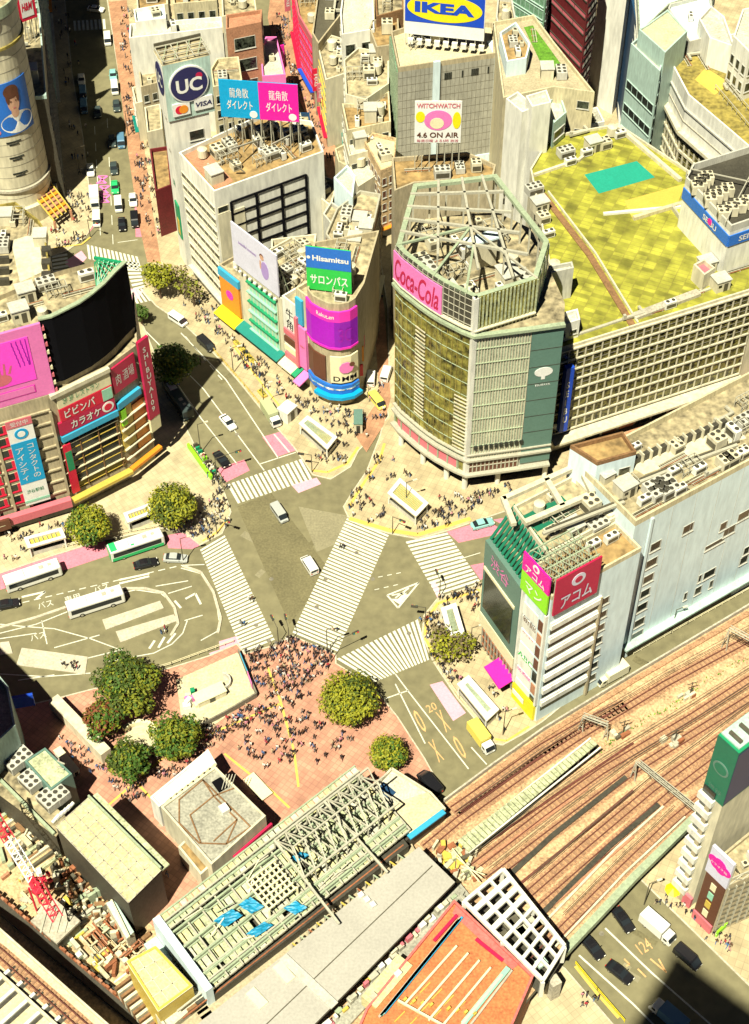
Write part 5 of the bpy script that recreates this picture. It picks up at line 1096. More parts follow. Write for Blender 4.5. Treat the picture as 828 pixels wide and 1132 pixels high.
t3 = thing('banner_sign', 'tall white and light blue vertical banner on the red windowed facade', 'sign', (bA.x, bA.y, 5)); L = 4.7
panel(t3, 'white_panel', bA, bB, 5.6, 27.6, 's_white', th=.3); panel(t3, 'blue_panel', bA + uK * .02, bB - uK * .02, 11.5, 22.3, 's_cyan', th=.05, gap=.32); panel(t3, 'red_heading', bA, bB, 26.2, 28.0, 's_rose', th=.1, gap=.32); panel(t3, 'teal_strip', bA, bB, 6.3, 6.9, 's_mint', th=.05, gap=.32)
m_ = (bA + bB) / 2; disc(t3, 'ring_logo', V((m_.x, m_.y, 24.3)), uK, Z3, 1.25, 's_cyan', off=.4); disc(t3, 'ring_logo', V((m_.x, m_.y, 24.3)), uK, Z3, .7, 's_white', off=.44)
lettering(t3, 'コンタクトの'.replace('', '\n').strip(), m_ + uK * 1.05 + Z3 * 17, uK, Z3, 1.35, 's_white', hei=8.8, off=.42, bold=0); lettering(t3, 'アイシティ'.replace('', '\n').strip(), m_ - uK * 1.05 + Z3 * 16.6, uK, Z3, 1.5, 's_white', hei=8.6, off=.42, bold=0)
lettering(t3, '渋谷駅前', m_ + Z3 * 9.2, uK, Z3, 3.2, 's_dgreen', hei=1.0, off=.36, bold=0); lettering(t3, '受付中', m_ + Z3 * 27.1, uK, Z3, 3.2, 's_white', hei=1.1, off=.46, bold=0)
u2 = (Kb['b'] - Kb['a']).normalized(); n2 = u2.cross(Z3); L2 = (Kb['b'] - Kb['a']).length
b = MB(); b.box(Kb['a'] + u2 * .4 + n2 * .01 + Z3 * 29.9, u2 * (L2 - .4), n2 * .8, Z3 * .9, 'cream'); b.build('cornice', t)
panel(t, 'sign_panel', Kb['a'] + u2 * 1.5, Kb['b'] - u2 * .1, 26.6, 29.6, 's_cream', th=.4, gap=.05); panel(t, 'sign_panel', Kb['a'] + u2 * 1.5, Kb['b'] - u2 * .1, 23.4, 26.5, 's_red', th=.5, gap=.05); panel(t, 'sign_panel', Kb['a'] + u2 * .8, Kb['b'] - u2 * .1, 20.2, 23.3, 's_crimson', th=.5, gap=.05); panel(t, 'sign_panel', Kb['a'] + u2 * .8, Kb['b'] + u2 * .1, 18.6, 20.0, 's_sky', th=.8, gap=.05)
panel(t, 'sign_panel', Kb['b'] - u2 * 2.3, Kb['b'] - u2 * .3, 23.6, 26.3, 's_mint', th=.1, gap=.57)
mm = (Kb['a'] + Kb['b']) / 2
lettering(t, '2F 3F レストラン', mm + Z3 * 28.1 + n2 * .05, u2, Z3, L2 * .6, 's_dgreen', hei=1.4, off=.5, bold=0); lettering(t, 'ビビンバ', mm - u2 * .8 + Z3 * 25 + n2 * .05, u2, Z3, L2 * .5, 's_white', hei=2.0, off=.6); lettering(t, 'カラオケ', mm + Z3 * 21.8 + n2 * .05, u2, Z3, L2 * .5, 's_white', hei=1.9, off=.6); disc(t, 'round_sign', Kb['b'] - u2 * 1.6 + Z3 * 21.8, u2, Z3, 1.2, 's_white', off=.62)
disc(t, 'round_sign', Kb['b'] - u2 * 1.6 + Z3 * 21.8, u2, Z3, .8, 's_red', off=.66)
b = MB()
for k in range(8): b.box(Kb['a'] + u2 * .2 + n2 * .02 + Z3 * (5 + k * 1.75), u2 * (L2 - .3), n2 * (.5 if k % 2 else .2), Z3 * .14, 'cream_warm' if k % 2 else 's_goldy')
for k in range(4): b.box(Kb['a'] + u2 * (.4 + k * (L2 - 1) / 3) + n2 * .02 + Z3 * 4.6, u2 * .2, n2 * .3, Z3 * 14, 'brown')
b.build('balconies', t)
b = MB(); b.box(Kb['a'] + u2 * .6 + n2 * .03 + Z3 * 4.6, u2 * (L2 - 1.2), n2 * .1, Z3 * 13.6, 'dark_glass'); b.build('dark_glazing', t)
b = MB(); b.box(Kb['a'] + u2 * .6 + n2 * .53 + Z3 * 4.8, u2 * 1.5, n2 * .3, Z3 * 13, 's_red'); b.box(Kb['a'] + u2 * .7 + n2 * .84 + Z3 * 11, u2 * 1.3, n2 * .04, Z3 * 5, 's_dgreen'); b.build('red_sign_column', t)
u3 = (Kb['c'] - Kb['b']).normalized(); n3 = u3.cross(Z3); L3 = (Kb['c'] - Kb['b']).length
panel(t, 'sign_panel', Kb['b'] + u3 * .2, Kb['c'] - u3 * 1.4, 23.5, 29.8, 's_crimson', th=.3, gap=.05); panel(t, 'sign_panel', Kb['b'] + u3 * .2, Kb['c'] - u3 * 1.4, 19.6, 21.2, 's_sky', th=.7, gap=.05); panel(t, 'sign_panel', Kb['b'] + u3 * .3, Kb['c'] - u3 * 4, 8, 19, 's_goldy', th=.3, gap=.05); panel(t, 'sign_panel', Kb['b'] + u3 * .6, Kb['b'] + u3 * 1.8, 15, 19, 's_lime', th=.6, gap=.1); panel(t, 'sign_panel', Kb['c'] - u3 * 3.8, Kb['c'] - u3 * .5, 6, 18, 's_orange', th=.3, gap=.05)
lettering(t, '肉 酒場', (Kb['b'] + Kb['c']) / 2 + Z3 * 26.5 - u3 * .5, u3, Z3, L3 * .6, 's_white', hei=2.6, off=.4, bold=0)
b = MB()
for k in range(5): b.box(Kb['b'] + u3 * .2 + n3 * .36 + Z3 * (6 + k * 2.6), u3 * (L3 - .3), n3 * .5, Z3 * .2, 'cream')
b.box(Kb['a'] + n2 * .9 + Z3 * 3.6, u2 * (L2 + .4), n2 * 1.3, Z3 * .7, 's_goldy'); b.box(Kb['b'] + n3 * .9 + Z3 * 3.6, u3 * (L3 + .6), n3 * 1.0, Z3 * .7, 's_orange'); b.build('awning', t)
t4 = thing('blade_sign', 'tall crimson vertical sign with white lettering on the street corner of the black drum', 'sign', (Kb['c'].x, Kb['c'].y, 6)); qa = Kb['c'] - u3 * 1.0 + n3 * .9; zt4 = zof((150, 378), qa[:2])
panel(t4, 'red_panel', qa, qa + u3 * 2.6, 12.5, min(41, zt4), 's_crimson', th=.6); panel(t4, 'white_foot', qa + u3 * .05, qa + u3 * 2.55, 9, 12.4, 's_cream', th=.55)
lettering(t4, 'S\nH\nI\nB\nU\nY\nA\n1\n0\n9', qa + u3 * 1.3 + Z3 * ((12.5 + min(41, zt4)) / 2), u3, Z3, 1.2, 's_white', hei=min(41, zt4) - 16, off=.66)
for k in range(5): b = MB(); b.beam(qa - n3 * .9 + Z3 * (12 + k * 5), qa + Z3 * (12 + k * 5), .15, .15, 'steel_dark'); b.build('bracket', t4)
HU = 31.5
t, P, ang = block('credit_building', 'white walled building with a black window frame grid beside the tall white sign tower', 'building', [(237, 216), (358, 172), (345, 138), (290, 130), (198, 173)], HU, 'white_wall', 'roof_brown', par=1.0, cl=22, Rr=None, L=('b', dict(fh=.42, fl=3.3, gl='dark_glass', fr='cream', lo=4, hi=29)))
A, B = W(237, 216, HU), W(358, 172, HU); un = (B - A).normalized(); n = un.cross(Z3); L = (B - A).length; A = V((A.x, A.y, 0))
def onplane(p0, u, x, y):
    nn_ = u.cross(Z3); o = V((0, 0, H)); d = V((V((x - CX, y - CY, F)).dot(XV), V((x - CX, y - CY, F)).dot(YV), V((x - CX, y - CY, F)).dot(UPV))); tt = (V((p0.x, p0.y, 0)) - o).dot(nn_) / d.dot(nn_); p = o + d * tt; return (p - p0).dot(u), p.z
g0, gz = onplane(A, un, 255, 223); g1, _ = onplane(A, un, 338, 196); b = MB()
for k in range(4): b.box(A + un * (g0 + (g1 - g0) * k / 3 - .25) + n * .02 + Z3 * 5, un * .5, n * .3, Z3 * (gz - 5), 'black')
for k in range(8): b.box(A + un * g0 + n * .02 + Z3 * (gz - .25 - k * 3.1), un * (g1 - g0), n * .26, Z3 * .4, 'black')
b.build('black_grid', t)
b = MB(); b.box(A + un * .3 + n * .01 + Z3 * .3, un * 6, n * .2, Z3 * 26, 'cream'); b.build('edge_panel', t)
for k in range(8): put(wmesh(2.4, 1.6, 'cream', 'dark_glass'), 'window', t, A + un * 1.6 + n * .004 + Z3 * (3.5 + k * 3.3), math.atan2(un.y, un.x))
MB().face(pxs([(203, 170), (222, 160), (258, 200), (240, 211)], HU + .03), 'terracotta').build('red_roof_strip', t)
b = MB()   # white diagonal braces of the sign frame on the roof
for a, c in (((285, 118), (315, 150)), ((310, 118), (280, 155)), ((270, 120), (300, 175)), ((300, 160), (340, 140)), ((255, 165), (300, 150)), ((250, 175), (270, 190))): b.beam(W(*a, HU + 6), W(*c, HU + .5), .3, .3, 'steel')
b.build('roof_braces', t)
T1, T2, T3 = W(180, 72, 52), W(232, 60, 52), W(165, 57, 52); u1 = (T2 - T1).normalized(); v1 = V((-u1.y, u1.x, 0)); w1 = (T2 - T1).length; d1 = (T3 - T1).length * .95
B1 = V((T1.x, T1.y, 0))
t, P, ang = block('sign_tower', 'tall white tower with round navy blue signs at its top', 'building', None, 50, 'white_wall', 'roof_grey', world=[tuple(B1[:2]), tuple((B1 + u1 * w1 * .86)[:2]), tuple((B1 + u1 * w1 * .86 + v1 * d1)[:2]), tuple((B1 + v1 * d1)[:2])], par=0)
zs = zof((187, 134), B1[:2]); b = MB(); b.box(B1 - u1 * .25 - v1 * .3 + Z3 * zs, u1 * (w1 + .1), v1 * (d1 + .5), Z3 * (52 - zs), 'pale_teal', 'roof_grime'); b.build('sign_box', t)
MB().box(B1 - u1 * .30 - v1 * .28 + Z3 * zs, u1 * .04, v1 * (d1 + .4), Z3 * (52 - zs), 'white_wall').build('lit_left_sheet', t)  # white sheet puts the sunlit left side's brightness into the colour
fc = B1 - v1 * .32 + u1 * w1 * .48; disc(t, 'round_sign', fc + Z3 * (52 - 5.1), u1, Z3, 4.1, 's_white', off=.35, th=.35, n=40); disc(t, 'round_sign', fc + Z3 * (52 - 5.1), u1, Z3, 3.8, 's_navy', off=.42, n=40); o = lettering(t, 'UC', fc + Z3 * (52 - 5.3), u1, Z3, 5.4, 's_white', hei=3.2, off=.48, bold=.03); disc(t, 'red_dot', fc + u1 * 2.2 + Z3 * (52 - 3.6), u1, Z3, .7, 's_crimson', off=.46)
panel(t, 'card_sign', B1 - v1 * .32 + u1 * w1 * .08, B1 - v1 * .32 + u1 * w1 * .45, zs + 1.0, zs + 3.9, 's_white', th=.3); panel(t, 'card_sign', B1 - v1 * .32 + u1 * w1 * .55, B1 - v1 * .32 + u1 * w1 * .95, zs + 1.3, zs + 4.2, 's_white', th=.3)
p = B1 - v1 * .32 + Z3 * (zs + 2.4); disc(t, 'card_logo', p + u1 * w1 * .23, u1, Z3, .95, 's_red', off=.36); disc(t, 'card_logo', p + u1 * w1 * .31, u1, Z3, .95, 's_orange', off=.38); lettering(t, 'VISA', p + u1 * w1 * .75 + Z3 * .3, u1, Z3, 3.4, 's_navy', hei=1.1, off=.38, shear=.2)
lf = B1 - u1 * .33 + v1 * d1 * .45; disc(t, 'round_sign', lf + Z3 * (52 - 4.4), -v1, Z3, 2.6, 's_navy', off=.1, ry=3.6, n=32); lettering(t, 'UC', lf + Z3 * (52 - 4.4), -v1, Z3, 3.4, 's_white', hei=2.8, off=.16)
for s_, z_, m_ in (('UC', 38, 's_brown'), ('銀行', 30, 's_brown'), ('薬', 22, 's_dgreen')): lettering(t, s_, lf + Z3 * z_ + u1 * .3, -v1, Z3, 1.6, m_, off=.06, bold=0)
b = MB(); b.box(B1 - u1 * .05 + v1 * .6 + Z3 * 8, -u1 * .3, v1 * 2.5, Z3 * 9, 's_dgreen'); b.box(B1 - u1 * .06 + v1 * .9 + Z3 * 9, -u1 * .35, v1 * 1.5, Z3 * 4, 's_goldy'); b.build('painted_sign', t)
b = MB()
for k in range(4):
    b.beam(B1 + u1 * w1 * k / 3 + Z3 * 52.7, B1 + u1 * w1 * k / 3 + v1 * d1 + Z3 * 52.7, .2, .2, 'steel'); b.beam(B1 + v1 * d1 * k / 3 + Z3 * 52.7, B1 + u1 * w1 + v1 * d1 * k / 3 + Z3 * 52.7, .2, .2, 'steel')
    b.beam(B1 + u1 * w1 * k / 4 + Z3 * 52.7, B1 + u1 * w1 * (k + 1) / 4 + v1 * d1 + Z3 * 52.7, .14, .14, 'steel_green')
for i in (0, 1):
    for j in (0, 1): p = B1 + u1 * w1 * i + v1 * d1 * j; b.beam(p + Z3 * 52, p + Z3 * 52.8, .25, .25, 'steel')
b.box(B1 + v1 * (d1 + .1) + Z3 * 52, u1 * w1, v1 * .3, Z3 * 1.4, 'steel_dark'); b.build('top_frame', t)
put(wmesh(3.2, 2.4, 'grey_light', 'dark_glass'), 'window', t, B1 + u1 * w1 * .55 + Z3 * 33 - v1 * .005, math.atan2(u1.y, u1.x))
t, A, B, z1, u, n = billboard('rooftop_billboard', 'double billboard, blue left half and magenta right half, with white Japanese lettering', (245, 128), (331, 134), 40, (242, 87), 's_cyan', back=3, zbase=31, cols=8)
L = (B - A).length; panel(t, 'magenta_half', A + u * L * .5, B, 40, z1, 's_magenta', th=.05, gap=.26)
for k, nm in ((.25, ''), (.75, '')):
    p = A + u * L * k; p.z = 0; hh = z1 - 40; lettering(t, '龍角散', p + Z3 * (40 + hh * .68), u, Z3, L * .24, 's_white', hei=hh * .26, off=.34, bold=0); lettering(t, 'ダイレクト', p + Z3 * (40 + hh * .36), u, Z3, L * .33, 's_white', hei=hh * .25, off=.34, bold=.01); disc(t, 'logo', p + u * L * .17 + Z3 * (40 + hh * .12), u, Z3, .8, 's_white', off=.34)
def lotA(px): return W(px[0], px[1], PZ)
s0, s1, s2, s3 = W(247, 352, 0), W(271, 370, 0), W(345, 430, 0), W(348, 434, 0)
uS = (s2 - s1).normalized(); nS = uS.cross(Z3); angS = math.atan2(uS.y, uS.x)
LS = (s2 - s1).length; by = (W(247, 352, 0) - s1).length; s0 = s1 - uS * by
def lot(a, b_, dep): return [tuple((s1 + uS * a)[:2]), tuple((s1 + uS * b_)[:2]), tuple((s1 + uS * b_ - nS * dep)[:2]), tuple((s1 + uS * a - nS * dep)[:2])]
t, P, ang = block('yellow_shop_building', 'narrow yellow fronted shop building at the upper end of the row with bright awnings', 'building', None, 14, 'tan_wall', 'roof_grime', world=lot(-by, -.1, 9), cl=2)
p0 = s1 - uS * by; panel(t, 'yellow_sign', p0 + uS * .4, s1 - uS * .4, 4.5, 12.6, 's_orange', th=.5); panel(t, 'blue_heading', p0 + uS * .2, s1 - uS * .2, 12.7, 14.6, 's_sky', th=.6); disc(t, 'red_emblem', (p0 + s1) / 2 + Z3 * 9, uS, Z3, 1.2, 's_hotpink', off=.58, n=8)
b = MB(); b.box(p0 + nS * .02 + Z3 * 3.9, uS * by, nS * 2.6 - Z3 * 1.0, Z3 * .25, 's_yellow'); b.build('yellow_awning', t)
wid1 = LS * .62
t, P, ang = block('teal_glass_shop', 'shop building with mint green glazed floors under the white billboard', 'building', None, 18, 'cream', 'roof_grime', world=lot(0, wid1, 14), cl=10)
b = MB(); x0 = wid1 * .24
for k in range(5): b.box(s1 + uS * x0 + nS * .01 + Z3 * (4.2 + k * 2.6), uS * (wid1 * .66), nS * .15, Z3 * 2.1, 's_mint'); 
b.build('mint_glazing', t); b = MB()
for k in range(6): b.box(s1 + uS * (x0 - .5) + nS * .01 + Z3 * (3.8 + k * 2.6), uS * (wid1 * .68), nS * .7, Z3 * .35, 's_dgreen' if k % 2 else 's_mint')
for k in range(9): b.box(s1 + uS * (x0 + k * wid1 * .66 / 8) + nS * .17 + Z3 * 4.2, uS * .1, nS * .1, Z3 * 13, 's_cream')
b.build('mint_frames', t)
b = MB(); b.box(s1 + nS * .02 + Z3 * 3.9, uS * wid1, nS * 2.4 - Z3 * .8, Z3 * .3, 's_teal'); b.build('teal_awning', t)
b = MB()
for k in range(12): b.cb(s1 + uS * (wid1 * .2 + k * wid1 * .06) - nS * .8 + Z3 * 18.9, (.8, .6, .7), ('s_rose', 's_cream', 's_dgreen', 's_brown')[k % 4], angS)
b.build('parapet_planters', t)
t, P, ang = block('white_sign_building', 'narrow white building with big black brush lettering between mint and pink fronts', 'building', None, 19, 'white_wall', 'roof_grime', world=lot(wid1 + .1, wid1 + 4.6, 12), cl=3)
lettering(t, '牛\n角', s1 + uS * (wid1 + 2.3) + Z3 * 15, uS, Z3, 2.2, 'black', hei=5.5, off=.1, bold=0); b = MB()
for k in range(4): b.box(s1 + uS * (wid1 + .5) + nS * .01 + Z3 * (4 + k * 2.2), uS * 3.8, nS * .4, Z3 * 1.4, ('s_rose', 's_cream', 's_brown', 's_rose')[k])
b.box(s1 + uS * (wid1 + .1) + nS * .02 + Z3 * 3.4, uS * 4.4, nS * 2.2 - Z3 * .8, Z3 * .3, 's_cream'); b.build('front_signs', t)
t, P, ang = block('pink_sign_building', 'tall narrow building with a long pink vertical sign left of the purple screen', 'building', None, 24, 'cream_warm', 'roof_grime', world=lot(wid1 + 4.7, LS - .2, 12), cl=2)
wl = LS - wid1 - 4.9; panel(t, 'pink_sign', s1 + uS * (wid1 + 5.6), s1 + uS * (LS - .6), 5, 16, 's_pink', th=.6); panel(t, 'blue_sign', s1 + uS * (wid1 + 4.9), s1 + uS * (LS - 1.4), 16.5, 23, 's_sky', th=.5); panel(t, 'red_sign', s1 + uS * (wid1 + 4.8), s1 + uS * (wid1 + 5.6), 4.6, 18, 's_rose', th=1.0)
b = MB(); b.box(s1 + uS * (wid1 + 4.7) + nS * .02 + Z3 * 3.8, uS * (wl * .4), nS * 2.4 - Z3 * .8, Z3 * .3, 's_dgreen'); b.box(s1 + uS * (wid1 + 4.7 + wl * .45) + nS * .02 + Z3 * 3.8, uS * (wl * .6), nS * 3.2 - Z3 * 1.2, Z3 * .3, 's_pink'); b.build('awning', t)
lettering(t, 'HMV', (s1 + uS * (wid1 + 5.6)).lerp(s1 + uS * (LS - .6), .5) + Z3 * 11, uS, Z3, wl * .4, 's_rose', off=.7)
cpx = [(345, 431), (350, 438), (358, 443), (367, 447), (378, 448), (388, 446), (395, 441)]
cc = resamp([tuple(W(x, y, 0)[:2]) for x, y in cpx], 1.0); HC = 26
c3 = [tuple(p) for p in cc] + [tuple(W(404, 425, 0)[:2]), tuple((W(404, 425, 0) + V((3, 16, 0)))[:2]), tuple((W(345, 431, 0) + V((1, 14, 0)))[:2])]
t, P, ang = block('curved_corner_building', 'rounded corner building wrapped in purple and magenta screens at the pedestrian street', 'building', None, HC, 'tan_wall', 'roof_grime', world=c3, par=1.2, cl=8)
def zcor(y): p = V(cc[len(cc) // 2]); return min((abs(_proj(V((p.x, p.y, z)))[1] - y), z) for z in [k * .1 for k in range(400)])[1]
za, zb2, zc2, zd, ze = zcor(343), zcor(360), zcor(382), zcor(395), zcor(423)
strip(t, 'magenta_band', cc, za - 2.6, za, 's_hotpink', off=.5, th=.4); strip(t, 'purple_screen', cc[:len(cc) // 2 + 2], zc2, za - 2.6, 'screen_purple', off=.5, th=.4); strip(t, 'violet_screen', cc[len(cc) // 2 + 1:], zc2, za - 2.6, 'screen_violet', off=.5, th=.4); strip(t, 'magenta_band', cc, zc2 - .5, zc2, 's_hotpink', off=.6, th=.4)
bend_text(t, 'Rakuten', cc, za - 1.8, za - .8, 's_white', .3, .6, off=.56); bend_text(t, '3C', cc, zc2 + 1.5, za - 4.2, 's_purple', .66, .88, off=.56)
strip(t, 'dark_screen', cc[:len(cc) // 2], ze + .4, zd, 's_brown', off=.4, th=.3); strip(t, 'poster', cc[len(cc) // 2:], ze + .4, zd + .6, 's_cream', off=.45, th=.3); bend_text(t, 'DMM', cc, ze + .9, ze + 2.2, 'black', .56, .95, off=.5)
pm_ = cc[int(len(cc) * .74)]; dd = (cc[int(len(cc) * .74) + 1] - pm_).normalized().to_3d(); disc(t, 'pink_picture', V((pm_.x, pm_.y, (ze + zd) / 2 + 1.2)), dd, Z3, 1.5, 's_pink', off=.7, n=9); disc(t, 'dark_picture', V((pm_.x, pm_.y, (ze + zd) / 2 + 2)) + dd * 1.2, dd, Z3, .6, 's_brown', off=.74, n=7)
strip(t, 'blue_band', cc, 3.8, ze - .2, 's_royal', off=.7, th=.5); strip(t, 'white_band', cc, 5.2, ze - 1.2, 's_sky', off=.76, th=.05); bend_text(t, '大盛堂書店', cc, 5.3, ze - 1.3, 's_white', .1, .9, off=.84); strip(t, 'blue_awning', cc[3:], 2.9, 3.7, 's_cyan', off=1.7, th=1.5)
for k in range(4): strip(t, 'curved_joint', cc, HC - 5.5 + k * 1.5, HC - 5.4 + k * 1.5, 'brown', off=.06, th=.05)
t, P, ang = block('pedestrian_street_block', 'long brown block with small roof cabins along the pedestrian street', 'building', [(399, 284), (409, 271), (421, 218), (398, 214), (372, 234), (360, 262), (380, 290)], 24, 'brown', 'roof_grime', cl=12, Rr=('b', dict(gl='s_brown', fr='cream_warm', fh=.4)), L=None, parm='steel')
for (x, y) in ((405, 258), (398, 250), (392, 272)): put(HUT, 'roof_hut', t, W(x, y, 24.02), ang)
b = MB()
for k in range(9): p = W(400 + k * .9, 415 - k * 16, 5 + (k % 3) * 3); b.cb((p.x - .2, p.y, p.z), (.9, .35, 3 + k % 2), ('s_red', 's_orange', 's_rose', 's_goldy')[k % 4], .2)
b.build('projecting_signs', t)
t, A, B, z1, u, n = billboard('rooftop_billboard', 'stacked blue and green billboard with white lettering above the purple screens', (340, 318), (389, 324), 26.5, (337, 271), 's_green', back=2.6, zbase=HC, cols=5)
L = (B - A).length; zm = 26.5 + (z1 - 26.5) * .52; panel(t, 'blue_half', A, B, zm, z1, 's_royal', th=.05, gap=.26); p = A + u * L * .5; p.z = 0
lettering(t, 'Hisamitsu', p + Z3 * (zm + z1) / 2 + u * .4, u, Z3, L * .8, 's_white', hei=(z1 - zm) * .26, off=.36, bold=.03); disc(t, 'logo', p - u * L * .44 + Z3 * (zm + z1) / 2, u, Z3, .35, 's_white', off=.36); lettering(t, 'サロンパス', p + Z3 * (26.5 + zm) / 2, u, Z3, L * .84, 's_white', hei=(zm - 26.5) * .42, off=.3, bold=.02)
Aq = V((s1.x, s1.y, 0)) - uS * 1.2; Bq = s1 + uS * (wid1 - .5); z_lo = zof((263, 289), Aq[:2]); z_hi = zof((261, 249), Aq[:2])
t = thing('rooftop_billboard', 'large white billboard with a small figure in a lilac dress above mint glazed shop', 'billboard', ((Aq.x + Bq.x) / 2, (Aq.y + Bq.y) / 2, 18))
z_lo = max(z_lo, 19.2); z_hi = z_lo + 10.5; panel(t, 'panel', Aq, Bq, z_lo, z_hi, 's_lilac', th=.3); Lb = (Bq - Aq).length
fp = Aq + uS * Lb * .68; fz = z_lo + 4.2
disc(t, 'dress_picture', fp + uS * .6 + Z3 * fz, uS, Z3, 1.2, 's_lav', off=.36, ry=2.2, n=18); disc(t, 'arm_picture', fp - uS * .7 + Z3 * (fz + .9), uS, Z3, .25, 's_skin', off=.37, ry=1.2, n=12); disc(t, 'head_picture', fp - uS * .1 + Z3 * (fz + 2.9), uS, Z3, .6, 's_skin', off=.38, n=14); disc(t, 'hair_picture', fp - uS * .2 + Z3 * (fz + 3.2), uS, Z3, .62, 's_brown', off=.36, n=14)
lettering(t, 'beautiful moments', Aq + uS * Lb * .35 + Z3 * (z_lo + 6.6), uS, Z3, Lb * .4, 's_lav', hei=.8, off=.36, shear=.3)
b = MB()
for k in range(9):
    p = Aq + uS * Lb * (k + .5) / 9; b.beam(p + Z3 * 18, p + Z3 * z_hi, .18, .18, 'steel'); b.beam(p - nS * 3 + Z3 * 18, p + Z3 * (z_hi - .5), .16, .16, 'steel_green'); b.beam(p - nS * 1.6 + Z3 * 18, p - nS * 1.6 + Z3 * (z_lo + 5), .12, .12, 'steel'); b.cb(p + nS * .7 + Z3 * (z_lo - .9), (.5, .5, .3), 's_white', angS)
for zz in (z_lo + 3, z_hi - 1): b.beam(Aq - nS * .12 + Z3 * zz, Bq - nS * .12 + Z3 * zz, .15, .15, 'steel')
b.build('frame', t)
block('inner_block', 'crowded low roof between the white grid building and the awning row', 'building', [(300, 290), (335, 330), (345, 300), (350, 262), (300, 268)], 17, 'cream', 'roof_grime', cl=14, world=None)
block('small_white_block', 'pale blue grey narrow block behind the black grid facade', 'building', [(369, 200), (390, 222), (393, 198), (384, 186)], 26, 'pale_blue', 'roof_pale')
block('pale_side_block', 'plain grey block tucked behind the white grid building', 'building', [(357, 240), (375, 262), (380, 236), (366, 226)], 22, 'grey_light', 'roof_grime', cl=3)
block('cream_rooftop_block', 'small cream block with ducts beside the pedestrian street bend', 'building', [(338, 210), (366, 232), (374, 204), (352, 196)], 20, 'cream', 'roof_grime', cl=5)
random.seed(31)
